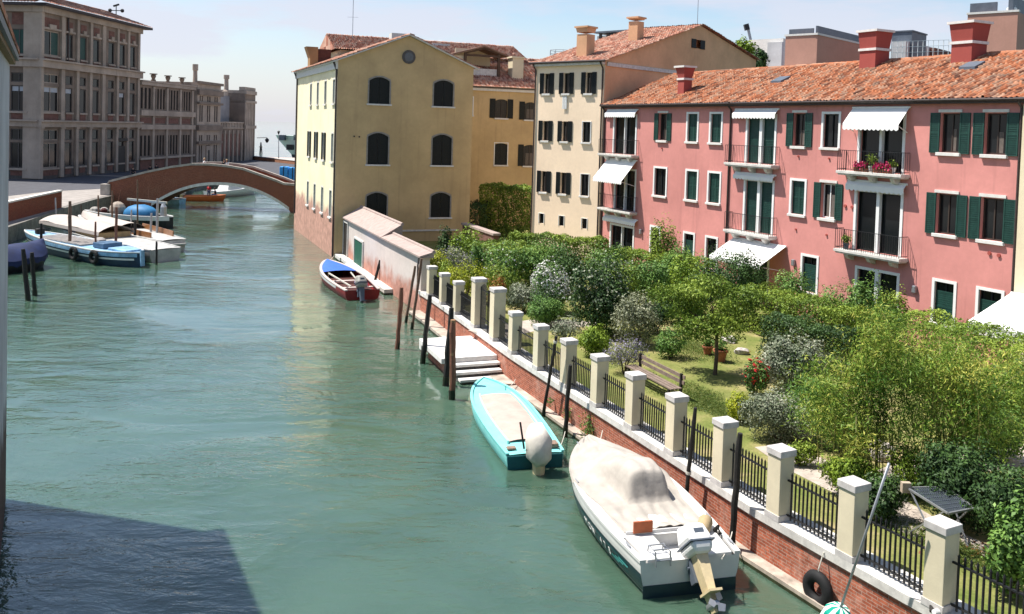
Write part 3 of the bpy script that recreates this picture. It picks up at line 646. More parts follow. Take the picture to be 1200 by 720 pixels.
    # awnings: px of the wall edge (left, right, y), top z, depth, drop, valance
    for x0, x1, y, zt, dp, dr, va in ((713, 748.5, 130, 11.45, .30, .30, .16), (863, 913.5, 130, 11.42, .30, .28, .18), (1001, 1067, 125, 11.46, .70, .80, .2),
                                      (713, 747, 188, 8.17, 1.19, 1.35, .14), (863, 910, 200, 7.98, .24, .17, .13), (995, 1063.5, 216, 8.08, .24, .22, .2),
                                      (710, 748, 250, 4.35, .26, .2, .15), (861, 922, 286, 4.4, 1.75, .95, .12)):
        a, b = sorted((U(x0, y), U(x1, y))); awning(root, F, a, b, zt, dp, dr, va)
    # pipes
    for x, y, z0, z1 in ((857.3, 140, 4.0, ZE - .1), (709.5, 140, 1.2, ZE - .1), (1196.6, 170, 1.2, ZE - .1)):
        u = U(x, y); downpipe(root, [F.pt(u, .07, z0), F.pt(u, .07, z1 - .25), F.pt(u, .33, z1)])
    for x, y in ((776, 174), (936, 183.5), (972, 186), (933, 269), (969, 275.5), (991, 241.5), (999, 243), (1160, 297), (1171, 299.5)):
        u, z = F.uz(x, y); m = MB(); m.tube([F.pt(u, -.02, z), F.pt(u, .06, z)], .075 if x > 985 else .05, 10); part('vent', m, M_REDCH, root)
    for x, y in ((752, 271), (1073, 338), (931, 307)):
        u, z = F.uz(x, y); m = MB(); m.fbox(F, u - .09, u + .09, .001, .16, z - .2, z + .12); part('wall_lamp', m, M_METAL, root, bevel=.03)
    # roof furniture
    uc, zc = F.uz(802, 112, -1.5); flared_chimney(root, F, F.uz(801, 100, -1.5)[0], -1.6, ZE + .75, F.uz(802, 77.5, -1.5)[1], .62, M_REDCH, .86)
    for x, yt, wd in ((1026, 36, 1.02), (1137, 26, 1.06)):
        u, z = F.uz(x, yt, -4.9); flared_chimney(root, F, u, -4.9, ZE + 1.85, z, wd, M_REDCH, wd * 1.17)
    for x, y in ((915, 85), (1139, 74)):
        d = -2.9 if x < 1000 else -3.6; u, _ = F.uz(x, y, d); k = (.32 - d) * 2.38 / 5.85
        m = MB(); P = [F.pt(u - .4, d + .35, ZE + k - .10), F.pt(u + .4, d + .35, ZE + k - .10), F.pt(u + .4, d - .35, ZE + k + .19), F.pt(u - .4, d - .35, ZE + k + .19)]
        m.prism(P, (0, 0, .15)); part('skylight', m, M_ZINC, root)
    return root, U
pink, UPINK = pink_house()

# neighbour past the right end of the pink house
def neighbour():
    F = FP.off(0, .18); root = thing('yellow_house', F.pt(34, 0, GZ), 'pale yellow house just showing past the pink house, with a wide white awning', 'house')
    w = MB(); facade(w, F, 20, 38.2, GZ - 1, 11.5, [(35.2, 36.2, 9.5, 11.1), (35.2, 36.2, 6.1, 7.7)], reveal=.25); w.quad(F.pt(38.2, 0, 0), F.pt(38.2, -3, 0), F.pt(38.2, -3, 11.5), F.pt(38.2, 0, 11.5)); part('wall', w, M_CREAM, root)
    for z in (9.5, 6.1): win_open(root, F, 35.2, 36.2, z, z + 1.6)
    SL = np.array([0, 0, 2.38]) - F.n * 5.85; tiles('roof', F.pt(20, .3, 11.72), F.t, SL, 17.85, np.linalg.norm(SL), M_TILE, root, seed=9)
    a = F.uz(1187, 335)[0]; awning(root, F, 28.0, a, 4.25, 2.6, .95, .25)
neighbour()
# ------------------------------------------------------------------ the peach house
PC = FP.pt(67.9, .05, 0)
def peach_house():
    F = Frame(PC, -.81837); S = Frame(PC, -.81837 + math.pi / 2, -1)     # front, and the side wall running back from the same corner
    UL = F.uz(626.5, 110)[0]; ZE = F.uz(708, 70)[1]
    root = thing('peach_house', F.pt(UL / 2, 0, GZ), 'tall peach house with small green shuttered windows and a bare ochre side gable', 'house')
    holes = []; jobs = []
    cols = ((639.5, 662.3, 688.5))
    rows = ((86, 110.5, 84.5, 110.5, 83, 109), (141.5, 165.5, 141, 166.5, 141.5, 165.5), (201, 226, 203, 230, 205.5, 231.5))
    def band(x, ya, yb): return F.uz(x, yb)[1], F.uz(x, ya)[1]
    zz = [band(639.5, 86.5, 110), band(639.5, 142, 165), band(639.5, 201, 225.5)]
    for r, (z0, z1) in enumerate(zz):
        for c, x in enumerate(cols):
            u = F.uz(x, 150)[0] if c < 2 or r == 0 else F.uz(687.5, 150)[0]
            if c == 2 and r > 0:
                holes.append((u - .36, u + .36, z0, z1)); jobs.append((win_framed, u - .36, u + .36, z0, z1, dict(fill='glass', fr_=.05, sill=True)))
            else:
                holes.append((u - .28, u + .28, z0, z1)); jobs.append((win_open, u - .28, u + .28, z0, z1, dict(sh=.38, shm=M_SHUTB, lintel=False, curtain=((.35, .5, .9) if (r + c) % 2 else (.6, .75, .75)))))
    z0, z1 = F.uz(635, 262)[1], F.uz(635, 250.5)[1]
    for x in (634.5, 658, 685):
        u = F.uz(x, 256)[0]; holes.append((u - .24, u + .24, z0, z1)); jobs.append((win_framed, u - .24, u + .24, z0, z1, dict(fill='glass', fr_=.04, sill=False)))
    w = MB(); facade(w, F, 0, UL, GZ - 1, ZE, holes, reveal=.2)
    (ur, zr), (ue, ze) = S.uz(820, 29.5), S.uz(886, 71); ue = max(ue, ur + 4)
    wu, wz = S.uz(818, 52); wh = (wu - .62, wu + .62, wz - .33, wz + .33)
    w2 = MB(); facade(w2, S, 0, ue, GZ - 1, ZE, [], reveal=.2)
    zt = min(ZE, ze); 
    # gable: strips around the attic opening
    def roofz(u): return ZE + (zr - ZE) * u / ur if u <= ur else zr + (ze - zr) * (u - ur) / (ue - ur)
    us = sorted({0, ur, ue, wh[0], wh[1]})
    for a, b in zip(us[:-1], us[1:]):
        if wh[0] <= a and b <= wh[1]:
            w2.quad(S.pt(a, 0, ZE), S.pt(b, 0, ZE), S.pt(b, 0, wh[2]), S.pt(a, 0, wh[2])); w2.quad(S.pt(a, 0, wh[3]), S.pt(b, 0, wh[3]), S.pt(b, 0, roofz(b)), S.pt(a, 0, roofz(a)))
        else: w2.quad(S.pt(a, 0, ZE), S.pt(b, 0, ZE), S.pt(b, 0, roofz(b)), S.pt(a, 0, roofz(a)))
    w2.fbox(S, wh[0], wh[1], -.5, -.45, wh[2], wh[3])
    # far wall so that the block is closed
    w.quad(F.pt(UL, 0, 0), S.pt(0, 0, 0) * 0 + F.pt(UL, 0, 0) + S.t * ue, F.pt(UL, 0, ZE) + S.t * ue, F.pt(UL, 0, ZE)); w.quad(F.pt(UL, 0, ZE), F.pt(UL, 0, ze) + S.t * ue, F.pt(UL, 0, zr) + S.t * ur)
    w.quad(F.pt(0, -.8, 0), F.pt(UL, -.8, 0), F.pt(UL, -.8, ZE), F.pt(0, -.8, ZE))
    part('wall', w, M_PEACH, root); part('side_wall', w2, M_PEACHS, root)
    for fn, a, b, c, d, k in jobs: fn(root, F, a, b, c, d, **k)
    for ua, ub in ((wh[0] - .35, wh[0] + .3), (wh[1] - .3, wh[1] + .35)): f = MB(); f.fbox(S, ua, ub, .01, .05, wh[2] - .02, wh[3] + .02); part('attic_shutter', f, M_SHUTB, root)
    m = MB(); u1, z1 = S.uz(800, 78); m.fbox(S, .2, u1, .002, .1, ZE - .42, ZE - .16); part('string_course', m, M_STONE, root)
    sl = S.t * ur + np.array([0, 0, zr - ZE]); sl = sl / np.linalg.norm(sl); ln = math.hypot(ur, zr - ZE)
    tiles('roof', F.pt(-.3, .35, ZE - .12), F.t, sl, UL + .6, ln + .3, M_TILEP, root, seed=5)
    s2 = -S.t * (ue - ur) + np.array([0, 0, zr - ze]); 
    tiles('roof', F.pt(-.3, 0, ze) + S.t * (ue + .3), F.t, s2 / np.linalg.norm(s2), UL + .6, math.hypot(ue - ur, zr - ze) + .3, M_TILEP, root, seed=6)
    g = MB(); g.tube([F.pt(-.3, .42, ZE - .1), F.pt(UL + .2, .42, ZE - .1)], .075, 8); part('gutter', g, M_PIPE, root)
    m = MB(); m.fbox(F, 0, UL, .0, .3, ZE - .34, ZE - .17); part('eaves_board', m, M_STONE, root)
    for u in (.12, UL - .12): downpipe(root, [F.pt(u, .08, 1.0), F.pt(u, .08, ZE - .6), F.pt(u, .42, ZE - .15)])
    for x, y0, y1, dd, wd in ((687, 61.5, 31.5, -1.6, .92), (746, 36.5, 20.5, -6.8, .82)):
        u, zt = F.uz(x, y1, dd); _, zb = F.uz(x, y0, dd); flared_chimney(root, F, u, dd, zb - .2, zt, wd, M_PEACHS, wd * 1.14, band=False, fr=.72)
    pa = S.pt(ur + 1.6, -1.2, roofz(ur + 1.6)); m = MB(); m.tube([pa, pa + np.array([0, 0, 4.6])], .025, 6)
    for k, (zz_, ln_) in enumerate(((4.5, .6), (4.2, .45), (3.6, .35))): m.bar(pa + np.array([-ln_, 0, zz_]), pa + np.array([ln_, 0, zz_]), .02)
    part('antenna', m, M_METAL, root)
    c = MB(); u, z = F.uz(662.5, 119); n = 6
    for i in range(n): c.fbox(F, u - .2 + .4 * i / n, u - .2 + .4 * (i + 1) / n, .06 + .02 * (i % 2), .075 + .02 * (i % 2), z - .55, z + .35)
    tag(part('hung_towel', c, M_WHITE, None), 'white towel hung out below a top window of the peach house', 'towel')
    return F, S
PF, PS = peach_house()

# ------------------------------------------------------------------ the yellow gabled building by the water
YC = np.array([-12.92, 64.9])
YF = Frame(YC, -.39486); YG = Frame(YC, -.39486 + math.pi / 2, -1)
def yellow_building():
    root = thing('yellow_building', YG.pt(5, 0, 0), 'tall yellow building with a wide gable and arched dark shutters, standing in the canal', 'building')
    ZE = 14.55; WG = YG.uz(552.5, 170)[0]; LF = 18.8; uR, zR = YG.uz(480, 42.5); uR = WG / 2 + .05
    rows = [(YF.uz(0, 0) and (YG.uz(444, 122)[1], YG.uz(444, 90.5)[1])), (YG.uz(442.5, 193)[1], YG.uz(442.5, 156)[1]), (YG.uz(442, 255.8)[1], YG.uz(442, 226)[1])]
    holes = []; jobs = []
    for z0, z1 in rows:
        for x in (443, 518):
            u = YG.uz(x, 175)[0]; holes.append((u - .78, u + .78, z0, z1)); jobs.append((u, z0, z1))
    w = MB(); facade(w, YG, 0, WG, GZ - 1.2, ZE, holes, reveal=.16, arch=.28, top=[(WG, ZE + .02), (uR, zR)])
    ou, oz = YG.uz(479, 67)
    part('gable_wall', w, M_YELG, root)
    m = MB(); m.tube([YG.pt(ou, .0, oz), YG.pt(ou, .06, oz)], .52, 20); o = part('oculus', m, mat('oculus_surround', (.10, .09, .085), .8, .3, 6), root)
    m = MB(); m.tube([YG.pt(ou, .061, oz), YG.pt(ou, .075, oz)], .34, 20); part('pane', m, mat('dusty_glass', (.12, .125, .135), .4, .2, 6), o)
    for u, z0, z1 in jobs:
        n = 8; f = MB(); cur = [(u - .78 - .1, z0), (u - .78 - .1, z1 - .2)]
        pts = [(u - .78 + 1.56 * i / n, z1 - .28 * (2 * i / n - 1) ** 2) for i in range(n + 1)]
        f.fbox(YG, u - .88, u - .775, -.05, .02, z0, z1 - .27); f.fbox(YG, u + .775, u + .88, -.05, .02, z0, z1 - .27)
        for (a, za), (b, zb) in zip(pts[:-1], pts[1:]):
            k = 1.13; a2, b2 = u + (a - u) * k, u + (b - u) * k
            f.prism([YG.pt(a, -.05, za - .005), YG.pt(b, -.05, zb - .005), YG.pt(b2, -.05, zb + .1), YG.pt(a2, -.05, za + .1)], YG.n * .07)
        wd = part('window', f, mat('grey_stone_trim', (.27, .25, .23), .85, .25, 5), root)
        s = MB(); 
        for q in (0, 1):
            a, b = (u - .77, u - .01) if q == 0 else (u + .01, u + .77); k = 6
            prof = [(a + (b - a) * i / k, z1 - .28 * (2 * ((a + (b - a) * i / k) - (u - .78)) / 1.56 - 1) ** 2 - .012) for i in range(k + 1)]
            s = MB(); s.prism([YG.pt(a, -.12, z0 + .01), YG.pt(b, -.12, z0 + .01)] + [YG.pt(uu, -.12, zz) for uu, zz in prof[::-1]], YG.n * .04)
            for i in range(14):
                zz = z0 + .12 + (z1 - z0 - .6) * i / 13; s.fbox(YG, a + .07, b - .07, -.081, -.065, zz, zz + .05)
            part('shutter', s, M_SHUTB, wd)
        s = MB(); s.fbox(YG, u - .95, u + .95, -.05, .12, z0 - .12, z0 - .002); part('sill', s, M_SILL, wd, bevel=.01)
    # canal face
    fr = ((364.6, 98, 124), (372.6, 97.5, 124), (381.6, 95.5, 122.5), (391.5, 92, 121)); holes = []; jobs = []
    zr = [(YF.uz(382, 122)[1], YF.uz(382, 95)[1]), (YF.uz(379, 187.5)[1], YF.uz(379, 155.5)[1]), (YF.uz(378, 249.5)[1], YF.uz(378, 219.5)[1])]
    xs = [[364.6, 372.6, 381.6, 391.5], [362.5, 370.5, 379.5, 389.5], [360.5, 368.5, 377.5, 387.2]]
    for r in range(3):
        for k, x in enumerate(xs[r]):
            u = YF.uz(x, 105 + 65 * r)[0]; holes.append((u - .42, u + .42, *zr[r])); jobs.append((u, *zr[r], r, k))
    w = MB(); facade(w, YF, 0, LF, -.6, ZE - .5, holes, reveal=.14, arch=.1)
    w.quad(YF.pt(LF, 0, -.6), YF.pt(LF, 0, -.6) + YG.t * WG, YF.pt(LF, 0, ZE) + YG.t * WG, YF.pt(LF, 0, ZE)); w.quad(YF.pt(LF, 0, ZE), YF.pt(LF, 0, ZE) + YG.t * WG, YF.pt(LF, 0, zR) + YG.t * uR)
    w.quad(YG.pt(WG, 0, 0), YG.pt(WG, -LF, 0), YG.pt(WG, -LF, ZE), YG.pt(WG, 0, ZE))
    w.quad(YF.pt(0, -.75, 0), YF.pt(LF, -.75, 0), YF.pt(LF, -.75, ZE), YF.pt(0, -.75, ZE))
    part('canal_wall', w, M_YEL, root)
    for u, z0, z1, r, k in jobs:
        f = MB(); f.fbox(YF, u - .50, u - .415, -.05, .02, z0, z1); f.fbox(YF, u + .415, u + .50, -.05, .02, z0, z1); f.fbox(YF, u - .415, u + .415, -.05, .018, z1 - .02, z1 + .09)
        wd = part('window', f, M_SILL, root)
        dark = r == 1 and k < 3
        for a, b in ((u - .41, u - .008), (u + .008, u + .41)):
            if dark: 
                s = shutter_mesh(YF, (u - .82) if a < u else (u + .43), (u - .43) if a < u else (u + .82), .02, .06, z0, z1); part('shutter', s, M_SHUTB, wd)
            else: part('shutter', shutter_mesh(YF, a, b, -.1, -.05, z0 + .01, z1 - .01), mat('grey_green_shutter', (.20, .22, .19), .7, .2, 6), wd)
        if dark:
            g = MB(); g.fbox(YF, u - .41, u + .41, -.135, -.12, z0 + .01, z1 - .01); part('pane', g, M_GLASS, wd)
        s = MB(); s.fbox(YF, u - .55, u + .55, -.05, .12, z0 - .13, z0 - .002); part('sill', s, M_SILL, wd)
    m = MB(); m.fbox(YF, -.05, LF, .001, .16, ZE - .62, ZE - .12); m.fbox(YF, -.05, LF, .001, .32, ZE - .118, ZE); part('cornice', m, M_SILL, root)
    # roof: two pitches, ridge square to the gable
    up = YG.t * uR + np.array([0, 0, zR - ZE]); ln = np.linalg.norm(up); dn = -YG.t * (WG - uR) + np.array([0, 0, zR - ZE]); l2 = np.linalg.norm(dn)
    th = np.array([0, 0, .06])
    tiles('roof', YG.pt(-.45, .3, ZE - .12) + th, -YG.n, up, LF + .5, ln + .5, M_TILEP, root, seed=11)
    tiles('roof', YG.pt(WG + .35, .3, ZE - .1) + th, -YG.n, dn, LF + .5, l2 + .4, M_TILEP, root, seed=12)
    m = MB()
    for a, b in (((-.4, ZE - .16), (uR, zR + .03)), ((uR, zR + .03), (WG + .35, ZE - .14))):
        m.prism([YG.pt(a[0], -.02, a[1]), YG.pt(b[0], -.02, b[1]), YG.pt(b[0], -.02, b[1] + .1), YG.pt(a[0], -.02, a[1] + .1)], YG.n * .3)
    part('verge', m, M_STONE, root)
    for P in ([YF.pt(.1, .08, .1), YF.pt(.1, .08, ZE - .7), YF.pt(.1, .32, ZE - .1)], [YF.pt(LF - .6, .08, 1.5), YF.pt(LF - .6, .08, ZE - .7), YF.pt(LF - .6, .32, ZE - .1)]): downpipe(root, P, .07)
    m = MB(); m.fbox(YG, 3.9, WG - 1.0, .002, .1, 1.9, 2.02); part('plinth', m, M_STONE, root)
    for x, y in ((415, 160), (421, 160.5)):
        u, z = YG.uz(x, y); m = MB(); m.tube([YG.pt(u, -.01, z), YG.pt(u, .05, z)], .06, 8); part('vent', m, M_IRON, root)
    return WG, LF, ZE, uR, zR
WG, LF, YZE, YUR, YZR = yellow_building()

# rear part of the same block: higher tiled roof, brown chimney stack, antenna
def rear_block():
    d = -15.0; F = YG.off(0, d, side=-1); root = thing('rear_house', F.pt(3, 0, GZ), 'tiled roof house rising behind the yellow gable, brown chimney wall at its left', 'house')
    a, zt = F.uz(392, 47); b, _ = F.uz(541, 60); ze = F.uz(400, 58)[1]
    w = MB(); w.fbox(F, a + .6, 20, -9, -.5, GZ, ze); part('wall', w, M_CREAM, root)
    up = -F.n * 4.2 + np.array([0, 0, zt - ze + .9]); tiles('roof', F.pt(a, .2, ze), F.t, up, 19, np.linalg.norm(up), M_TILEP, root, seed=15)
    m = MB(); m.quad(F.pt(a, -4, zt + .9), F.pt(a + 19, -4, zt + .9), F.pt(a + 19, -9, ze), F.pt(a, -9, ze)); m.quad(F.pt(a, .2, ze), F.pt(a, -9, ze), F.pt(a, -4, zt + .9)); part('rear_roof', m, M_TILEP, root)
    u0, z1 = F.uz(359, 54.5, .4); u1, _ = F.uz(373, 56, .4); z0 = F.uz(362, 80, .4)[1] - 2
    m = MB(); m.fbox(F, u0 + .35, u1, -.8, .4, z0, z1 - 1.0); m.fbox(F, u0 + .35, u1, -.8, .4, z1 - .998, z1, taper=.0); m.prism([F.pt(u0 + .35, .4, z1 - 1.0), F.pt(u0 + .35, .4, z1), F.pt(u0, .4, z1)], -F.n * 1.2)
    part('chimney', m, stucco('brown_chimney', (.36, .22, .11)), root)
    u2, _ = F.uz(388, 60, .3); m = MB(); m.fbox(F, u1 + .002, u2, -1.2, .3, z0, z1 - .15); part('side_wall', m, mat('dark_brown_brick', (.10, .04, .03), .9, .3, 4), root)
    for x in (424, 429):
        u, z = F.uz(x, 46, -3.6); m = MB(); m.lathe(F.pt(u, -3.6, z - .9), [(.12, 0), (.12, .8), (.18, .82), (.18, .95)], 8); part('vent_pipe', m, M_IRON, root)
    u, z = F.uz(413, 48, -3.0); p = F.pt(u, -3.0, z - .4); m = MB(); m.tube([p, p + np.array([0, 0, 4.6])], .03, 6); m.bar(p + np.array([-.1, 0, 4.5]), p + np.array([.7, 0, 4.5]), .05); m.bar(p + np.array([-.5, 0, 2.6]), p + np.array([.5, 0, 2.6]), .02); part('antenna', m, M_METAL, root)
    for x, y, h in ((468, 40, .5), (515, 52, .5)):
        u, z = F.uz(x, y, -3.2); m = MB(); m.fbox(F, u - .9, u + .9, -3.6, -2.6, z - .9, z); part('skylight', m, M_SILL, root)
rear_block()

# courtyard wing between the gable and the peach house, with its roof terrace
def wing():
    F = YG.off(0, -9.0, side=-1); root = thing('yellow_wing', F.pt(14, 0, GZ), 'yellow courtyard wing with a tiled roof and a gabled wooden roof terrace', 'building')
    u0 = F.uz(549, 150)[0]; u1 = F.uz(660, 150)[0]; ZE = F.uz(590, 103)[1]
    spec = [(580.5, 594.5, 116.5, 138.5, 1), (615, 628, 120, 140.5, 1), (579.5, 594.5, 168, 193.5, 0), (613.5, 628, 170, 194.5, 1), (549, 554, 114, 135, 0)]
    holes = []; jobs = []
    for x0, x1, ya, yb, op in spec:
        a, b = F.uz(x0, (ya + yb) / 2)[0], F.uz(x1, (ya + yb) / 2)[0]; z0, z1 = F.uz((x0 + x1) / 2, yb)[1], F.uz((x0 + x1) / 2, ya)[1]; holes.append((a, b, z0, z1)); jobs.append((a, b, z0, z1, op))
    w = MB(); facade(w, F, u0, u1, GZ - 1, ZE, holes, reveal=.16, arch=.14); w.quad(F.pt(u0, -.6, 0), F.pt(u1, -.6, 0), F.pt(u1, -.6, ZE), F.pt(u0, -.6, ZE)); part('wall', w, M_YELG, root)
    for a, b, z0, z1, op in jobs:
        if op: win_open(root, F, a, b, z0, z1, sh=.55, shm=M_SHUTB, lintel=False, rev=.14, curtain=(.2, .8, .6) if a > 17 else None)
        else: win_framed(root, F, a, b, z0, z1, fr_=.07, fill='shut', fillm=M_SHUTB, rev=.13)
    up = -F.n * 7 + np.array([0, 0, 3.0]); tiles('roof', F.pt(u0, .3, ZE), F.t, up, u1 - u0 + 1.5, np.linalg.norm(up), M_TILEP, root, seed=18)
    m = MB(); m.fbox(F, u0, u1, .001, .25, ZE - .35, ZE - .08); part('cornice', m, M_SILL, root)
    m = MB(); m.fbox(F, u0, u1, .25, .36, ZE - .12, ZE - .02); part('gutter', m, M_PIPE, root)
    # roof terrace: gabled lean-to on posts with a dark open front
    d = -2.2; a, zb = F.uz(543, 84, d); b, _ = F.uz(585, 84, d); c, zp = F.uz(567, 55.5, d); zl = F.uz(530, 64.5, d)[1]; zr_ = F.uz(593, 67, d)[1]
    al = F.uz(529, 66, d)[0]; br = F.uz(594, 68, d)[0]
    t = MB(); 
    for u, z in ((al, zl), (br, zr_)):
        t.prism([F.pt(u, d + .35, z - .02), F.pt(c, d + .35, zp - .02), F.pt(c, d + .35, zp + .12), F.pt(u, d + .35, z + .12)], -F.n * 3.2)
    tr = part('terrace_roof', t, mat('brown_roof_boards', (.22, .13, .09), .85, .3, 4), root)
    t = MB(); t.fbox(F, a, a + .22, d, d + .2, zb - .8, zl + .15); t.fbox(F, b - .22, b, d, d + .2, zb - .8, zr_ + .15); t.fbox(F, a, b, d + .02, d + .16, zl - .02, zl + .18); t.bar(F.pt(a, d + .1, zl + .2), F.pt(c, d + .1, zp - .12), .16); t.bar(F.pt(b, d + .1, zr_ + .2), F.pt(c, d + .1, zp - .12), .16)
    part('post', t, mat('dark_timber', (.10, .06, .04), .8, .3, 5), tr)
    t = MB(); t.fbox(F, a - 1.2, a, d - 2.5, d, zb - .8, zl); t.fbox(F, a, b, d - 2.5, d - 2.4, zb - .8, zp); part('back_wall', t, M_CREAM, tr)
    t = MB(); t.fbox(F, a + .25, b - .25, d - .05, d + .02, zb - .5, zb + .35); part('parapet', t, M_STONE, tr)
    x, z1 = F.uz(605, 67, -2.4); z0 = F.uz(605, 90, -2.4)[1]; m = MB(); m.fbox(F, x - .55, x + .55, -3.0, -1.9, z0 - .5, z1 - .15); m.fbox(F, x - .68, x + .68, -3.1, -1.8, z1 - .148, z1); part('chimney', m, M_CREAM, root)
    G = F.off(0, -11, side=-1); r2 = thing('back_house', G.pt(18, 0, GZ), 'house at the back of the courtyard of which only the red tile roof shows', 'house')
    q0, zr2 = G.uz(586, 63); q1, _ = G.uz(700, 75); w = MB(); w.fbox(G, q0 - 8, q1, -8, 0, GZ, zr2 - 2.2); part('wall', w, M_YELG, r2)
    up = -G.n * 4.2 + np.array([0, 0, 2.3]); tiles('roof', G.pt(q0 - 8, .3, zr2 - 2.3), G.t, up, q1 - q0 + 8, np.linalg.norm(up), M_TILEP, r2, seed=21)
wing()

# ------------------------------------------------------------------ buildings behind the pink roof
def blocks():
    O = atY(958, 60, 88); A = Frame(O[:2], -.818); B2 = Frame(O[:2], -.818 + math.pi / 2, -1)
    def two(name, label, xl, xr, yt, ybase, Y, xc, ml, mr_, cat='building'):
        O = atY(xc, yt, Y); A = Frame(O[:2], -.818); B = Frame(O[:2], -.818 + math.pi / 2, -1); zt = O[2]
        root = thing(name, (O[0], O[1], GZ), label, cat); ul = A.uz(xl, ybase)[0]; ur = B.uz(xr, ybase)[0]
        w = MB(); w.quad(A.pt(0, 0, 0), A.pt(ul, 0, 0), A.pt(ul, 0, zt), A.pt(0, 0, zt)); w.quad(B.pt(0, 0, 0), B.pt(ur, 0, 0), B.pt(ur, 0, zt), B.pt(0, 0, zt))
        far = A.pt(ul, 0, 0) + B.t * ur; w.quad(A.pt(ul, 0, 0), far, far + [0, 0, zt], A.pt(ul, 0, zt)); w.quad(B.pt(ur, 0, 0), far, far + [0, 0, zt], B.pt(ur, 0, zt)); w.quad(A.pt(0, 0, zt), A.pt(ul, 0, zt), far + [0, 0, zt], B.pt(ur, 0, zt))
        part('wall', w, ml, root); return root, A, B, zt, ul, ur
    M_MOD = stucco('dusty_pink_render', (.48, .26, .20), patch=.15, dark=.9)
    r, A, B, zt, ul, ur = two('pink_block', 'flat roofed dusty pink block with two grey metal upstands behind the pink house roof', 920, 1012, 41, 60, 92, 958, M_MOD, M_MOD)
    m = MB(); m.fbox(A, -.1, ul + .1, -.35, .08, zt + .002, zt + .2); m.fbox(B, -.1, ur, -.35, .08, zt + .004, zt + .202); part('coping', m, M_SILL, r)
    for fr, x0, x1, y0, y1, d in ((A, 925, 953, 31.5, 40, -1.6), (B, 958.5, 1015, 27, 44, -1.2)):
        a, z1 = fr.uz(x0, y0, d); b, z0 = fr.uz(x1, y1, d); a, b = sorted((a, b)); m = MB(); m.fbox(fr, a, b, d - .2, d, zt + .002, z1 - .3); part('roof_panel', m, M_ZINC, r)
    r, A, B, zt, ul, ur = two('pink_block', 'dusty pink block with a white flue, rightmost of the flat roofed blocks', 1132, 1240, 14, 60, 84, 1193, M_MOD, M_MOD)
    m = MB(); m.fbox(A, -.1, ul + .1, -.35, .08, zt + .002, zt + .2); part('coping', m, M_SILL, r)
    a, z1 = A.uz(1137, 4.5, -1.4); b, _ = A.uz(1168, 9, -1.4); m = MB(); m.fbox(A, min(a, b), max(a, b), -1.7, -1.4, zt + .002, z1); part('roof_panel', m, M_ZINC, r)
    a, z1 = B.uz(1194, 0, -.5); m = MB(); m.fbox(B, .2, 6, -.9, -.5, zt + .002, zt + 1.6); part('roof_panel', m, M_ZINC, r)
    a, z1 = A.uz(1186, 5, -1.0); m = MB(); m.lathe(A.pt(a, -1.0, zt), [(.45, 0), (.45, .5), (.3, .6), (.3, .8)], 12); part('flue', m, M_WHITE, r)
    r, A, B, zt, ul, ur = two('white_house', 'white flat roofed house beside the rooftop trees behind the pink house', 878, 935, 45, 60, 108, 918, M_SILL, M_SILL)
    a, z1 = A.uz(900, 50, .4); b, _ = A.uz(917, 50, .4); m = MB(); m.fbox(A, min(a, b), max(a, b), .002, .5, 0, z1); part('stair_tower', m, stucco('pale_grey_render', (.55, .56, .57)), r)
    r, A, B, zt, ul, ur = two('grey_house', 'pale grey roof hut with a square vent tower between the two big red chimneys', 1045, 1125, 48, 60, 98, 1062, stucco('pale_grey_render', (.55, .56, .57)), None)
    a, z1 = B.uz(1069, 37, .2); b, _ = B.uz(1086, 37, .2); m = MB(); m.fbox(B, a, b, -2, .2, 0, z1); m.fbox(B, a - .1, b + .1, -2.1, .3, z1 + .002, z1 + .15); part('vent_tower', m, M_ZINC, r)
    m = MB(); a, zz = B.uz(1096, 50, .6); b, _ = B.uz(1114, 52, .6); m.fbox(B, a, b, -1, .6, 0, zz - .6); part('brick_hut', m, M_PBRICK, r)
    m = MB(); P0, P1 = atY(1046, 49, 80), atY(1112, 47, 80)
    for k in range(12): p = P0 + (P1 - P0) * k / 11; m.bar(p - [0, 0, 2.0], p, .04)
    for dz in (0, -.5, -1.0): m.bar(P0 + [0, 0, dz], P1 + [0, 0, dz], .03)
    part('terrace_railing', m, M_WHITE, r)
    # white attic with dark posts behind the peach roof, and a scaffold crown
    p = atY(735, 40, 100); A = Frame(p[:2], -.818); a, z1 = A.uz(700, 37.5); b, _ = A.uz(745, 33); r = thing('white_attic', A.pt(0, 0, GZ), 'white attic storey with dark posts seen behind the peach house roof', 'house')
    m = MB(); m.fbox(A, min(a, b) - 1, max(a, b), -4, 0, GZ, z1 - .5); part('wall', m, M_SILL, r)
    m = MB(); m.fbox(A, min(a, b) - 1.3, max(a, b) + .3, -4, .3, z1 - .2, z1); part('roof', m, M_ZINC, r)
    for k in range(5):
        u = min(a, b) + (max(a, b) - min(a, b)) * (k + .5) / 5; m = MB(); m.fbox(A, u - .2, u + .2, .002, .1, z1 - 1.3, z1 - .21); part('post', m, M_PIPE, r)
    p0 = atY(657, 62, 130); cr = MB(); c0 = p0 - [0, 0, 1]
    for k in range(9):
        an = k / 9 * 2 * math.pi; q = c0 + np.array([1.6 * math.cos(an), 1.6 * math.sin(an), 0]); cr.bar(q - [0, 0, 6], q + [0, 0, 1.3], .07); q2 = c0 + np.array([1.6 * math.cos(an + .7), 1.6 * math.sin(an + .7), 0])
        for zz in (0, .8, 1.3): cr.bar(q + [0, 0, zz], q2 + [0, 0, zz], .06)
    sc_ = thing('scaffold_tower', c0 - [0, 0, c0[2]], 'thin metal scaffold on the skyline left of the peach chimney', 'scaffold'); part('frame', cr, M_METAL, sc_)
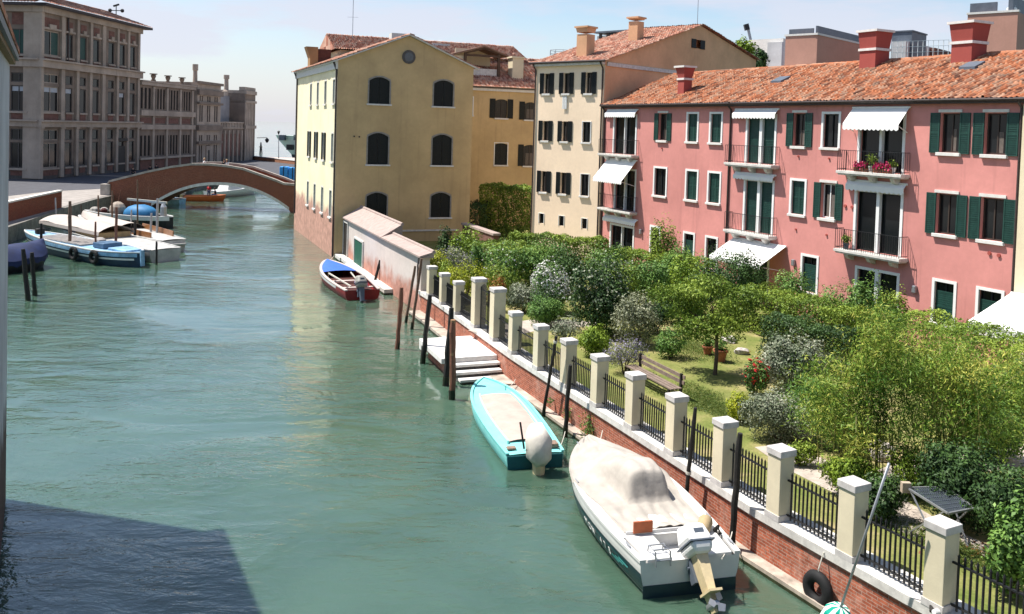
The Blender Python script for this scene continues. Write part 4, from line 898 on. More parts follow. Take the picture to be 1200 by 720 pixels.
    q = MB(); pb, pt_ = atY(884, 66, 140), atY(876, 31, 140); q.bar(pb, pt_, .35); pt2 = atY(874, 30, 140); c_ = thing('crane_jib', (pb[0], pb[1], GZ), 'thin dark crane jib sticking up beside the rooftop trees', 'crane'); part('jib', q, M_METAL, c_)
    q = MB(); q.bar(pt_ + [.0, 0, -.6], pt2 + [0, 0, .2], .7); part('head', q, M_IRON, c_); q = MB(); q.bar((pb[0], pb[1], GZ), pb, .4); part('mast', q, M_METAL, c_)
blocks()

# ------------------------------------------------------------------ the long palazzo on the left
class Each:
    """collects boxes like MB, but every box becomes a part of its own"""
    def __init__(s, name, m, root): s.a = (name, m, root)
    def fbox(s, *a, **k): part(s.a[0], MB().fbox(*a, **k), s.a[1], s.a[2])
def palazzo():
    A0 = at(47, 211, 1.3); F = Frame(A0[:2], .0646, -1); FR = Frame(A0[:2], .0646 + math.pi / 2, -1)   # long side facing the canal; short end facing the camera runs to -u
    root = thing('palazzo', F.pt(13, 0, 1.3), 'long grey stone palazzo with three rows of tall dark windows under a tiled roof', 'building')
    z = lambda y, Y0=116.0: 10 + (133.5 - y) * .1119
    U = lambda x: F.uz(x, 133)[0]
    ZE = z(8.5); zT = (z(64), z(35)); zM = (z(131), z(101)); zMt = (z(97), z(86)); zL = (z(198), z(168)); zLt = (z(165), z(152))
    UE = U(163)
    bays = [(49.5, 68.5, 2), (76.5, 84.5, 1), (93, 100.5, 1), (108.3, 115.5, 1), (126, 133, 1), (139, 145.5, 1), (151.5, 157.5, 1)]
    holes = []; jobs = []
    for i, (x0, x1, k) in enumerate(bays):
        a, b = U(x0), U(x1)
        for nm, (c, e) in (('T', zT), ('Mt', zMt), ('M', zM), ('Lt', zLt), ('L', zL)):
            holes.append((a, b, c, e)); jobs.append((F, a, b, c, e, k, nm, i))
    w = MB(); facade(w, F, 0, UE, .2, ZE, holes, reveal=.2)
    w.quad(F.pt(UE, 0, 0), F.pt(UE, -14, 0), F.pt(UE, -14, ZE), F.pt(UE, 0, ZE))
    uA, uB = FR.uz(12.5, 100)[0], FR.uz(31, 100)[0]
    h2 = [(uA, uB, *zT), (uA, uB, *zM), (uA, uB, *zMt), (uA, uB, *zLt), (uA, uB, *zL), (uA - 9, uB - 9, *zT), (uA - 9, uB - 9, *zM), (uA - 9, uB - 9, *zL)]
    facade(w, FR, -22, 0, .2, ZE, h2, reveal=.2)
    part('wall', w, M_PALZ, root)
    for fr, a, b, c, e, k, nm, i in jobs + [(FR, *h, 2, ('T', 'M', 'Mt', 'Lt', 'L', 'T', 'M', 'L')[j], 20 + j) for j, h in enumerate(h2)]:
        f = MB(); bars_in(f, fr, a, b, c, e, -.1, .13, k * (2 if b - a > 2.2 and k == 1 else 1)); wd = part('window', f, M_PALZ2 if k == 2 and fr is F else mat('dark_sash', (.08, .07, .065), .6, .2, 5), root)
        g = MB(); g.fbox(fr, a + .05, b - .05, -.19, -.175, c + .05, e - .05); part('pane', g, M_GLASS, wd)
        if nm == 'T' and i in (0, 2, 20, 25):
            s = MB(); aa = (a + b) / 2 + .05 if i == 0 else a + .12; s.fbox(fr, aa, b - .12, -.165, -.145, c + .1, e - .1); part('shutter', s, M_SHUT, wd)
        elif nm == 'M' and i in (0, 1, 5, 21):
            s = MB(); s.fbox(fr, a + .14, b - .14, -.172, -.15, c + (e - c) * .78, e - .1); part('blind', s, mat('grey_blind', (.40, .42, .45), .8, .1, 3), wd)
    # panels under and over the windows, pilasters, cornices
    pan = Each('brick_panel', M_PBRICK, root); sill = Each('sill', M_PALZ2, root)
    for x0, x1, k in bays:
        a, b = U(x0), U(x1)
        for y0, y1 in ((20, 31), (66, 73), (133, 141), (200, 207)):
            pan.fbox(F, a + .1, b - .1, -.02, .05, z(y1), z(y0))
        sill.fbox(F, a - .35, b + .35, .0, .22, z(34) + .02, z(31.5)); sill.fbox(F, a + (b - a) * .3, b - (b - a) * .3, .051, .3, z(33), z(27.5)); sill.fbox(F, a - .15, b + .15, .0, .2, zM[0] - .25, zM[0] - .02); sill.fbox(F, a - .15, b + .15, 0, .2, zL[0] - .25, zL[0] - .02); sill.fbox(F, a - .15, b + .15, 0, .2, zT[0] - .25, zT[0] - .02)
    a, b = uA, uB
    for y0, y1 in ((16, 30), (66, 73), (133, 141), (200, 207)): pan.fbox(FR, a + .1, b - .1, -.02, .05, z(y1), z(y0))
    for zz in (zT, zM, zL): sill.fbox(FR, a - .3, b + .3, 0, .3, zz[0] - .3, zz[0] - .02)
    p = Each('pilaster', M_PALZ2, root); xs = [47.2, 71.5, 89, 104.5, 119.5, 136, 148.5, 160.5]
    for x in xs:
        u = U(x); hw = .42 if x in (71.5, 119.5) else .3
        for y0, y1 in ((210, 151), (143, 79), (71, 14)): p.fbox(F, u - hw, u + hw, .001, .28, z(y0), z(y1)); p.fbox(F, u - hw - .12, u + hw + .12, .001, .4, z(y1) + .002, z(y1) + .5)
    p.fbox(FR, -2.3, -.1, .001, .25, z(210), z(12)); p.fbox(FR, -9.6, -8.3, .001, .25, z(210), z(12))
    c = MB()
    for y, dp, h in ((146, .45, .7), (75, .6, .9), (12, .5, .7)):
        c.fbox(F, -.6, UE, .001, dp, z(y) - h / 2, z(y) + h / 2); c.fbox(FR, -22, .0, .001, dp, z(y) - h / 2, z(y) + h / 2); c.fbox(F, -.6, UE, .001, dp + .35, z(y) + h / 2 + .002, z(y) + h / 2 + .22); c.fbox(FR, -22, 0, .001, dp + .35, z(y) + h / 2 + .002, z(y) + h / 2 + .22)
    part('cornice', c, M_PALZ2, root)
    e = MB(); e.fbox(F, -1.5, UE + 1.2, -.5, 1.5, ZE + .01, ZE + .35); e.fbox(FR, -22, 1.4, -.5, 1.5, ZE + .012, ZE + .352); part('eaves', e, mat('dark_eaves', (.06, .05, .05), .8, .2, 3), root)
    sl = -F.n * 8 + np.array([0, 0, 2.6]); tiles('roof', F.pt(-1.4, 1.5, ZE + .36), F.t, sl, UE + 2.4, np.linalg.norm(sl), M_TILEP, root, p=.45, row=.8, h=.1, seed=30)
    s2 = -FR.n * 8 + np.array([0, 0, 2.6]); tiles('roof', FR.pt(-22, 1.48, ZE + .36), FR.t, s2, 22, np.linalg.norm(s2), M_TILEP, root, p=.45, row=.8, h=.1, seed=31)
    m = MB(); m.tube([F.pt(U(78), .12, z(75)), F.pt(U(78), .12, ZE)], .14, 8); part('downpipe', m, M_PIPE, root)
    d = MB(); a, b = U(138.5), U(146.5); d.fbox(F, a - .3, b + .3, .002, .35, z(168), z(164)); d.fbox(F, a, b, .002, .1, 1.32, z(175)); part('entrance_door', d, mat('dark_door', (.03, .025, .022), .6, .2, 4), root)
    # weather vane
    u, zz = F.uz(136, 22, -5); vp = F.pt(u, -5, zz); v = MB(); v.tube([vp - [0, 0, 1.5], vp + [0, 0, 2.2]], .07, 6); v.bar(vp + [-1.1, 0, 1.3], vp + [1.1, 0, 1.3], .12)
    for dx in (-1.0, 1.0): v.ball(vp + [dx, 0, 1.3], .32, 8, 5)
    v.bar(vp + [-.45, 0, 2.0], vp + [.45, 0, 2.3], .25); part('weather_vane', v, M_IRON, root)
    k = MB(); q = F.pt(-.2, .3, z(162)); k.bar(F.pt(-9.5, 2.4, z(161)), F.pt(1.0, 2.2, z(173)), .25, .3)
    # ---------------- middle range: two storeys of ranked lights
    r2 = thing('palazzo_range', F.pt(38, 0, 1.3), 'two storey stone range with ranked narrow windows and urns on its parapet', 'building')
    hy = lambda x: 150.1 + (x - 600) * .0303
    def uz(x, y): return F.uz(x, y)
    zz_ = lambda y: F.uz(170, y)[1]
    X0, X1 = 163, 227; a0, a1 = U(X0), U(X1); ZP = zz_(96)
    holes = []; jobs = []
    edges = [164.5, 180.5, 196.5, 212, 226]; 
    for e0, e1 in zip(edges[:-1], edges[1:]):
        n = 3 if e0 < 170 else 4
        for i in range(n):
            x_0 = e0 + (e1 - e0 - 2.2) * i / n; x_1 = x_0 + (e1 - e0 - 2.2) / n * .62; A_, B_ = U(x_0), U(x_1)
            for c, e in ((zz_(127.5), zz_(103)), (zz_(183), zz_(159))): holes.append((A_, B_, c, e)); jobs.append((A_, B_, c, e))
    w = MB(); facade(w, F, a0 + .02, a1, .2, ZP, holes, reveal=.16); w.fbox(F, a0 + .02, a1, -12, -.8, .2, ZP - .02); part('wall', w, M_PALZ, r2)
    for A_, B_, c, e in jobs:
        f = MB(); f.fbox(F, A_ + .005, B_ - .005, -.155, -.12, c + .01, e - .01); f.fbox(F, A_ + .02, B_ - .02, -.12, -.06, (c + e) / 2 + .6, (c + e) / 2 + .75); part('window', f, mat('dark_window', (.012, .010, .010), .6, .2, 5, spec=.15), r2)
    pan = Each('brick_panel', M_PBRICK, r2); p = Each('pilaster', M_PALZ2, r2)
    for e0, e1 in zip(edges[:-1], edges[1:]):
        A_, B_ = U(e0), U(e1 - 3)
        pan.fbox(F, A_, B_, .001, .06, zz_(144.5), zz_(138)); pan.fbox(F, A_, B_, .001, .06, 1.4, zz_(188)); u = U(e1 - 1.6); p.fbox(F, u - .35, u + .35, .001, .25, 1.3, zz_(101))
    c = MB()
    for y, h in ((132.5, .9), (149, .8), (98, .5), (186, .35)): c.fbox(F, a0 + .02, a1, .001, .42, zz_(y) - h / 2, zz_(y) + h / 2)
    c.fbox(F, a0 + .02, a1, -.3, .55, ZP + .002, ZP + .25); part('cornice', c, M_PALZ2, r2)
    for x in (178.5, 195.5, 212):
        u = U(x); m = MB(); m.lathe(F.pt(u, .1, ZP + .25), [(.4, 0), (.4, .25), (.22, .3), (.3, .5), (.45, .9), (.3, 1.05), (.62, 1.1), (.62, 1.25)], 10); part('urn', m, M_PALZ, r2)
    # pavilion
    r3 = thing('palazzo_pavilion', F.pt(U(241), 0, 1.3), 'projecting stone pavilion with a carved doorway and a tall chimney at its left', 'building')
    a0, a1 = U(228), U(255.5); z3 = lambda y: F.uz(241, y)[1]; ZP = z3(98); holes = []; jobs = []
    for x in (232.5, 241.5, 250):
        for x2 in (x - 1.9, x + .5):
            A_, B_ = U(x2), U(x2 + 1.5)
            for c, e in ((z3(143), z3(124)), (z3(119.5), z3(113)), (z3(165), z3(158.5)), (z3(190), z3(170))): holes.append((A_, B_, c, e)); jobs.append((A_, B_, c, e))
    w = MB(); facade(w, F, a0, a1, .2, ZP, holes, reveal=.2, d=.5); w.fbox(F, a0, a1, -10, -.8, .2, ZP - .02); w.quad(F.pt(a0, .5, .2), F.pt(a0, -2, .2), F.pt(a0, -2, ZP), F.pt(a0, .5, ZP)); w.quad(F.pt(a1, .5, .2), F.pt(a1, -2, .2), F.pt(a1, -2, ZP), F.pt(a1, .5, ZP)); part('wall', w, M_PALZ2, r3)
    for A_, B_, c, e in jobs: f = MB(); f.fbox(F, A_ + .005, B_ - .005, .305, .35, c + .005, e - .005); part('window', f, mat('dark_window', (.012, .010, .010), .6, .2, 5, spec=.15), r3)
    c = MB()
    for y, h in ((109, 1.0), (121.5, .4), (150, 1.0), (167, .5), (98, .5)): c.fbox(F, a0 - .2, a1 + .2, .501, 1.0, z3(y) - h / 2, z3(y) + h / 2)
    part('cornice', c, M_PALZ, r3)
    d = MB(); A_, B_ = U(238.5), U(244); d.fbox(F, A_, B_, .502, .7, 1.3, z3(171)); dd = part('doorway', d, M_PALZ2, r3); d = MB(); d.fbox(F, A_ + .8, B_ - .8, .701, .75, 1.3, z3(176)); part('door', d, mat('dark_door', (.03, .025, .022), .6, .2, 4), dd)
    m = MB(); u, zt = F.uz(229, 75.5, -1); m.lathe(F.pt(u, -1, ZP - 1), [(.5, 0), (.42, 1.5), (.38, zt - ZP - .2), (.52, zt - ZP - .1), (.52, zt - ZP + 1)], 12); part('chimney', m, M_PALZ2, r3)
    # set-back block with balustrade, end block
    r4 = thing('grey_block', F.pt(U(270), 0, 1.3), 'set back grey block with a balustraded terrace and a tall round chimney', 'building')
    a0, a1 = U(255.6), U(285); z4 = lambda y: F.uz(270, y)[1]; w = MB(); w.fbox(F, a0 + .02, a1, -9, 0, .2, z4(151)); part('lower_wall', w, M_PALZ, r4)
    w = MB(); w.fbox(F, a0 + .02, a1, -9, -3.0, z4(151) + .002, z4(112)); part('wall', w, stucco('grey_render', (.33, .33, .35), patch=.3), r4)
    b = MB(); b.fbox(F, a0 + .1, a1, -.3, .2, z4(144.5), z4(143)); b.fbox(F, a0 + .1, a1, -.3, .2, z4(151), z4(149.6))
    n = 16
    for i in range(n): u = a0 + .4 + (a1 - a0 - .8) * i / (n - 1); b.fbox(F, u - .22, u + .22, -.2, .1, z4(149.6), z4(144.5))
    part('balustrade', b, M_PALZ2, r4)
    A_, zt = F.uz(271.5, 123, -3); B_, zb = F.uz(280, 131.5, -3); f = MB(); f.fbox(F, A_, B_, -2.999, -2.95, zb, zt); part('window', f, mat('dark_window', (.012, .010, .010), .6, .2, 5, spec=.15), r4)
    p = Each('pilaster', M_PALZ2, r4)
    for x in (258, 263, 268, 273, 278, 283): u = U(x); p.fbox(F, u - .3, u + .3, .001, .25, 1.3, z4(153))
    f = Each('brick_panel', M_PBRICK, r4)
    for x in (260.5, 265.5, 270.5, 275.5, 280.5): u = U(x); f.fbox(F, u - .5, u + .5, .001, .08, 2.5, z4(157))
    m = MB(); u, zt = F.uz(265.5, 87.5, -4); u2, zb = F.uz(265.5, 113, -4); m.lathe(F.pt(u, -4, zb - 1), [(1.0, 0), (.9, 2.0), (.5, 2.4), (.42, zt - zb), (.6, zt - zb + .1), (.6, zt - zb + .9)], 12); part('chimney', m, M_PALZ2, r4)
    r5 = thing('end_block', F.pt(U(293), 0, 1.3), 'tall narrow stone block with a rounded corner closing the palazzo row towards the lagoon', 'building')
    a0, a1 = U(285), U(302); z5 = lambda y: F.uz(290, y)[1]; w = MB(); pl = [(a0 + .02, .3), (a0 + (a1 - a0) * .55, .3), (a0 + (a1 - a0) * .85, -.1), (a1, -2.5), (a1, -9), (a0 + .02, -9)]
    w.prism([F.pt(u, d, .2) for u, d in pl], (0, 0, z5(110) - .2)); part('wall', w, M_PALZ, r5)
    c = MB()
    for y, h in ((111, .8), (121, .5), (151, .7)): c.prism([F.pt(u, d + .35 * (d > -8), z5(y)) for u, d in pl], (0, 0, h))
    c.prism([F.pt(u, d, z5(108)) for u, d in pl[:3] + [(a0 + (a1 - a0) * .85, -1), (a0 + .02, -1)]], (0, 0, 1.0)); part('cornice', c, M_PALZ2, r5)
    p = Each('pilaster', M_PALZ2, r5)
    for k in range(5): u = a0 + (a1 - a0) * .55 * (k + .4) / 5; p.fbox(F, u - .35, u + .35, .301, .5, 1.3, z5(120))
    f = Each('brick_panel', M_PBRICK, r5)
    for k in range(4): 
        u = a0 + (a1 - a0) * .55 * (k + .9) / 5
        for ya, yb in ((125, 145), (158, 180)): f.fbox(F, u - .35, u + .35, .301, .36, z5(yb), z5(ya))
    # lamp bracket at the far corner
    l = MB(); p0, p1 = F.pt(a1 - 1, .3, z5(162)), atY(313, 161.5, F.pt(a1, 0, 0)[1] - 2); l.bar(p0, p1, .12); l.lathe(p1 - [0, 0, 1.1], [(.2, 0), (.5, .6), (.15, 1.0)], 8); part('wall_lantern', l, M_IRON, r5)
    return F
PZ = palazzo()
# ------------------------------------------------------------------ the building at the left edge (its eaves and wall)
def near_house():
    C = np.array([-12.86, 22.6]); F = Frame(C, R(152.0), 1)          # runs back past the camera; outward = canal side
    if F.n[0] < 0: F.n = -F.n
    root = thing('near_house', (C[0], C[1], 0), 'pale grey house wall and brown eaves at the very left edge beside the canal', 'house')
    E_ = -F.n; ZE = 11.35
    w = MB(); w.hexa([F.pt(0, 0, -1), F.pt(60, 0, -1), F.pt(60, -9, -1), F.pt(0, -9, -1), F.pt(0, 0, ZE), F.pt(60, 0, ZE), F.pt(60, -9, ZE), F.pt(0, -9, ZE)]); part('wall', w, stucco('pale_grey_plaster', (.50, .51, .53), low=(.10, .06, .05), lowz=2.7, patch=.3), root)
    w = MB(); w.hexa([F.pt(-.05, .13, ZE - .12), F.pt(60, .13, ZE - .12), F.pt(60, -9.5, ZE - .12), F.pt(-.10, -9.5, ZE - .12), F.pt(-.05, .13, ZE + .1), F.pt(60, .13, ZE + .1), F.pt(60, -9.5, ZE + .1), F.pt(-.10, -9.5, ZE + .1)]); part('eaves', w, mat('brown_soffit', (.20, .13, .07), .85, .3, 4), root)
    w = MB(); w.fbox(F, -.09, 60, .132, .20, ZE - .02, ZE + .14); w.fbox(F, -.11, -.052, -9.5, .20, ZE - .02, ZE + .14); part('gutter', w, mat('dark_gutter', (.05, .055, .06), .5, .2, 4), root)
    up = -F.n * 4.8 + np.array([0, 0, 1.3]); w = MB(); w.prism([F.pt(-.12, .22, ZE + .14), F.pt(60, .22, ZE + .14), F.pt(60, -4.5, ZE + 1.3), F.pt(3, -4.5, ZE + 1.3)], (0, 0, .12)); w.prism([F.pt(-.12, .22, ZE + .14), F.pt(3, -4.5, ZE + 1.3), F.pt(-.12, -9.5, ZE + .14)], (0, 0, .12)); part('roof', w, M_TILE, root)
near_house()

# ------------------------------------------------------------------ the brick bridge
def bridge():
    Y = 97.0; P = lambda x, y, Yq=Y: atY(x, y, Yq)
    root = thing('brick_bridge', (-33.5, Y, 0), 'single arched brown brick bridge with a pale stone coping across the canal', 'bridge')
    top = [P(x, y) for x, y in ((123, 222), (128, 214), (150, 208.5), (172, 203), (200, 197.2), (224, 194), (245, 194.2), (266, 196.2), (285, 199.5), (302, 205.5), (322, 212.5), (333, 217), (352, 218.5))]
    xs = np.linspace(P(170, 250)[0], P(346, 250)[0], 25); xc = P(252, 214)[0]; za = P(245, 213.5)[2]; hl = (xs[-1] - xs[0]) / 2; xm = (xs[0] + xs[-1]) / 2
    arch = [(x, za * (1 - (abs(x - xm) / hl) ** 2.15) - .3) for x in xs]
    def ztop(x): return float(np.interp(x, [p[0] for p in top], [p[2] for p in top]))
    X0, X1 = top[0][0], top[-1][0]; D0, D1 = Y, Y + 4.2
    cols = sorted({X0, X1, *[float(x) for x in xs], *[p[0] for p in top]})
    def zar(x):
        if x <= xs[0] or x >= xs[-1]: return -.8
        return float(np.interp(x, [a[0] for a in arch], [a[1] for a in arch]))
    m = MB()
    for a, b in zip(cols[:-1], cols[1:]):
        za_, zb_ = zar(a), zar(b)
        if a == xs[0]: za_ = arch[0][1]
        for y in (D0, D1): m.quad((a, y, zar(a)), (b, y, zar(b)), (b, y, ztop(b)), (a, y, ztop(a)))
        m.quad((a, D0, zar(a)), (b, D0, zar(b)), (b, D1, zar(b)), (a, D1, zar(a)))
        m.quad((a, D0 + .3, ztop(a)), (b, D0 + .3, ztop(b)), (b, D0 + .3, ztop(b) - 1.0), (a, D0 + .3, ztop(a) - 1.0)); m.quad((a, D0 + .3, ztop(a) - 1.0), (b, D0 + .3, ztop(b) - 1.0), (b, D1 - .3, ztop(b) - 1.0), (a, D1 - .3, ztop(a) - 1.0))
        m.quad((a, D1 - .3, ztop(a)), (b, D1 - .3, ztop(b)), (b, D1 - .3, ztop(b) - 1.0), (a, D1 - .3, ztop(a) - 1.0))
    m.quad((X0, D0, -.8), (X0, D1, -.8), (X0, D1, ztop(X0)), (X0, D0, ztop(X0))); m.quad((X1, D0, -.8), (X1, D1, -.8), (X1, D1, ztop(X1)), (X1, D0, ztop(X1)))
    part('body', m, M_BRDG, root)
    m = MB()
    for a, b in zip(top[:-1], top[1:]):
        for y0, y1 in ((D0 - .1, D0 + .4), (D1 - .4, D1 + .1)): m.hexa([(a[0], y0, a[2] + .002), (b[0], y0, b[2] + .002), (b[0], y1, b[2] + .002), (a[0], y1, a[2] + .002), (a[0], y0, a[2] + .24), (b[0], y0, b[2] + .24), (b[0], y1, b[2] + .24), (a[0], y1, a[2] + .24)])
    part('coping', m, mat('worn_bridge_stone', (.36, .32, .28), .85, .35, 2), root)
    m = MB(); A = [(x, z) for x, z in arch if z > .0]
    for (a, za_), (b, zb_) in zip(A[:-1], A[1:]):
        m.hexa([(a, D0 - .07, za_ + .001), (b, D0 - .07, zb_ + .001), (b, D0 - .001, zb_ + .001), (a, D0 - .001, za_ + .001), (a, D0 - .07, za_ + .32), (b, D0 - .07, zb_ + .32), (b, D0 - .001, zb_ + .32), (a, D0 - .001, za_ + .32)])
    part('arch_ring', m, M_STONE, root)
    for x, y in ((126, 219),):
        p = P(x, y); m = MB(); m.box(p[0] - .7, p[0] + .35, D0 - .25, D0 + .6, 1.3, p[2] + .30); part('end_post', m, mat('worn_bridge_stone', (.36, .32, .28)), root, bevel=.04)
    return top
BT = bridge()

# ------------------------------------------------------------------ garden wall along the canal
WP = np.array(W_PTS); SEG = np.diff(WP, axis=0); SL_ = np.linalg.norm(SEG, axis=1); CUM = np.concatenate([[0], np.cumsum(SL_)])
def wall_at(s):
    i = int(np.clip(np.searchsorted(CUM, s) - 1, 0, len(SEG) - 1)); return WP[i] + SEG[i] * (s - CUM[i]) / SL_[i]
def wall_frame(s, half=1.0):
    a, b = wall_at(max(s - half, 0)), wall_at(s + half); t = (b - a) / np.linalg.norm(b - a)
    F = Frame(wall_at(s), math.atan2(t[0], t[1]), 1)
    if F.n[0] > 0: F.n = -F.n
    return F
def s_of_Y(Y): return float(np.interp(-Y, -WP[:, 1], CUM))
def sweep(mb, s0, s1, d0, d1, z0, z1, step=1.0):
    """wall strip along the bank; d measured inland from the coping edge"""
    ss = [s0] + [c for c in np.arange(math.ceil(s0 / step) * step, s1, step) if s0 + .05 < c < s1 - .05] + [s1]
    prev = None; V = []; Fc = []
    for s in ss:
        F = wall_frame(s); V += [F.pt(0, -d0, z0), F.pt(0, -d1, z0), F.pt(0, -d1, z1), F.pt(0, -d0, z1)]
    for i in range(len(ss) - 1):
        k = 4 * i
        for a in range(4): Fc.append((k + a, k + (a + 1) % 4, k + 4 + (a + 1) % 4, k + 4 + a))
    n = 4 * (len(ss) - 1); Fc += [(0, 3, 2, 1), (n, n + 1, n + 2, n + 3)]; mb.add(V, Fc)
PY = [45.54, 43.5, 41.33, 34.4, 32.2, 30.12, 28.1, 26.1, 24.08, 22.08, 20.18, 18.33, 16.48, 14.64, 12.8]
GY = [38.8, 36.5]
S_END = s_of_Y(9.5); S_F0 = s_of_Y(46.6)
def garden_wall():
    root = thing('garden_wall', (*wall_at(s_of_Y(27)), 0), 'red brick canal wall topped by pale square pillars with black iron railings between', 'wall')
    m = MB(); sweep(m, S_F0, S_END, .06, .75, -.8, 1.03); part('brick_face', m, M_BRICK, root)
    m = MB(); sweep(m, S_F0 - .3, S_END, .0, .80, 1.032, 1.22); part('coping', m, M_STONE, root)
    m = MB(); sweep(m, S_F0 + 14, S_END, -.28, .058, -.8, .16); sweep(m, S_F0, S_F0 + 13.9, -.55, .058, -.8, .2); part('footing', m, mat('pale_damp_stone', (.44, .37, .31), .85, .4, 2, col2=(.20, .17, .14)), root)
    m = MB(); sweep(m, S_F0 + 14, S_END, -.287, .05, -.8, .07); sweep(m, S_F0, S_F0 + 13.9, -.557, .05, -.8, .08); part('tide_line', m, mat('wet_algae', (.035, .04, .018), .45, .5, 3), root)
    M_PIL = stucco('pale_pillar_stucco', (.66, .58, .42), patch=.35, dark=.84)
    M_CAP = mat('pale_cap_stone', (.52, .49, .47), .85, .25, 5, streak=.2)
    pill = [(y, 2.60 if y > 40 else 2.69) for y in PY] + [(y, 3.22) for y in GY]
    pill.sort(reverse=True); us = []
    for y, zt in pill:
        s = s_of_Y(y); F = wall_frame(s, .6); g = zt > 3; wd = .42 if not g else .52
        m = MB(); m.fbox(F, 0, wd, -.02 - wd, -.02, 1.218, zt); p = part('pillar', m, M_PIL, root, bevel=.012)
        m = MB(); m.fbox(F, -.03, wd + .03, -.05 - wd, .01, zt + .001, zt + .16); part('cap', m, M_CAP, p, bevel=.015)
        m = MB(); m.fbox(F, -.02, wd + .02, -.04 - wd, -.0, 1.221, 1.36); part('foot', m, M_CAP, p)
        us.append((s, s + wd, g))
    for (a0, a1, g0), (b0, b1, g1) in zip(us[:-1], us[1:]):
        if g0 and g1: 
            gate(a1, b0); continue
        m = MB(); n = max(4, int((b0 - a1) / .118)); A, B = wall_frame(a1), wall_frame(b0)
        for zz in (1.36, 2.16): m.bar(A.pt(0, -.26, zz), B.pt(0, -.26, zz), .045, .035)
        pa, pb = A.pt(0, -.26, 0), B.pt(0, -.26, 0)
        for i in range(1, n):
            q = pa + (pb - pa) * i / n; q[2] = 0; m.bar(q + [0, 0, 1.27], q + [0, 0, 2.30], .034)
            m.hexa([q + [-.022, -.022, 2.301], q + [.022, -.022, 2.301], q + [.022, .022, 2.301], q + [-.022, .022, 2.301], q + [-.003, -.003, 2.37], q + [.003, -.003, 2.37], q + [.003, .003, 2.37], q + [-.003, .003, 2.37]])
        part('railing', m, M_IRON, root)
    return root
def gate(a, b):
    A, B = wall_frame(a), wall_frame(b); pa, pb = A.pt(0, -.3, 0), B.pt(0, -.3, 0); root = thing('garden_gate', (*((pa + pb) / 2)[:2], 1.13), 'tall black iron garden gate between the two taller pillars', 'gate')
    mid = (pa + pb) / 2
    for q0, q1 in ((pa, mid), (mid, pb)):
        m = MB(); n = 7
        for zz in (1.2, 1.7, 2.95): m.bar(q0 + [0, 0, zz], q1 + [0, 0, zz], .04)
        for i in range(n + 1):
            q = q0 + (q1 - q0) * (i + .15) / (n + .3); m.bar(q + [0, 0, 1.16], q + [0, 0, 3.05 + .18 * math.sin(math.pi * i / n)], .028 if 0 < i < n else .045)
        part('gate_leaf', m, M_IRON, root)
garden_wall()

def white_wall():
    s1 = S_F0 - .02; root = thing('white_wall', (*wall_at(s1 / 2), 0), 'whitewashed canal wall with a sloping tiled top, flaking to pink brick near the water', 'wall')
    F = wall_frame(s1 / 2, 8)
    def S(x, y): 
        return float(np.clip(min(np.linspace(0, s1, 400), key=lambda s: abs(px_of(wall_at(s), y) - x)), 0, s1))
    m = MB(); sweep(m, .15, s1, .08, .55, -.8, 3.0, 2.0); part('plaster_face', m, M_WWALL, root)
    m = MB(); sweep(m, .3, s1 - 5.5, -.45, .078, -.8, .32, 2.0); part('footing', m, M_STONE, root); m = MB(); sweep(m, .3, s1 - 5.5, -.457, .07, -.8, .10, 2.0); part('tide_line', m, mat('wet_algae', (.035, .04, .018), .45, .5, 3), root)
    # lean-to tiles on the far half, narrow tile coping on the near half
    k = s1 * .60
    def lean(sa, sb, dep, rise, name, M):
        q = MB(); A, B = wall_frame(sa, 3), wall_frame(sb, 3)
        q.prism([A.pt(0, .1, 3.0), B.pt(0, .1, 3.0), B.pt(0, -dep, 3.0 + rise), A.pt(0, -dep, 3.0 + rise)], (0, 0, .09)); q.prism([B.pt(0, .0, 2.99), B.pt(0, -dep, 2.99), B.pt(0, -dep, 3.0 + rise)], (A.pt(0, 0, 0) - B.pt(0, 0, 0)) * .999)
        o = part(name, q, M, root); r = MB(); r.tube([A.pt(0, -dep, 3.08 + rise), B.pt(0, -dep, 3.08 + rise)], .1, 8); part('ridge_tiles', r, mat('pale_mortared_tiles', (.36, .28, .25)), o)
    lean(.1, k, 1.25, .78, 'lean_to_roof', mat('pale_mortared_tiles', (.36, .28, .25), .9, .22, 3)); lean(k + .02, s1 + .2, .7, .22, 'tile_coping', mat('pale_mortared_tiles', (.5, .37, .32)))
    # doors
    for nm, x0, x1, ztop, zb, M, in (('dark_doorway', 397.5, 406.5, 2.72, .35, mat('dark_door', (.03, .025, .022), .6, .2, 4)), ('green_door', 415, 424.5, 2.0, .25, mat('green_door_paint', (.02, .10, .065), .6, .25, 5))):
        a, b = S(x0, 290), S(x1, 300); FA = wall_frame((a + b) / 2, 1.5); h = abs(b - a) / 2
        q = MB(); q.fbox(FA, -h - .12, -h, -.1, .02, zb, ztop + .12); q.fbox(FA, h, h + .12, -.1, .02, zb, ztop + .12); q.fbox(FA, -h, h, -.1, .018, ztop, ztop + .12); d = part('door', q, M_STONE, root)
        q = MB(); n = 5
        for i in range(n): q.fbox(FA, -h + .01 + 2 * h * i / n, -h + 2 * h * (i + 1) / n - .008, -.075, -.03, zb + .01, ztop - .01)
        part('leaf', q, M, d); q = MB(); q.fbox(FA, -h - .25, h + .25, -.0, .55, zb - .25, zb - .01); part('step', q, M_STONE, d)
    e = wall_frame(s1, 1); p = MB(); p.tube([e.pt(-.1, .03, 3.0), e.pt(-.05, .1, 2.6), e.pt(0, .1, 1.2)], .05, 6); part('downpipe', p, M_PIPE, root)
def px_of(P, y): 
    q = np.array([P[0], P[1], 1.3 - CH]); return CCX + CF * (q @ C_R) / (q @ C_W)
white_wall()

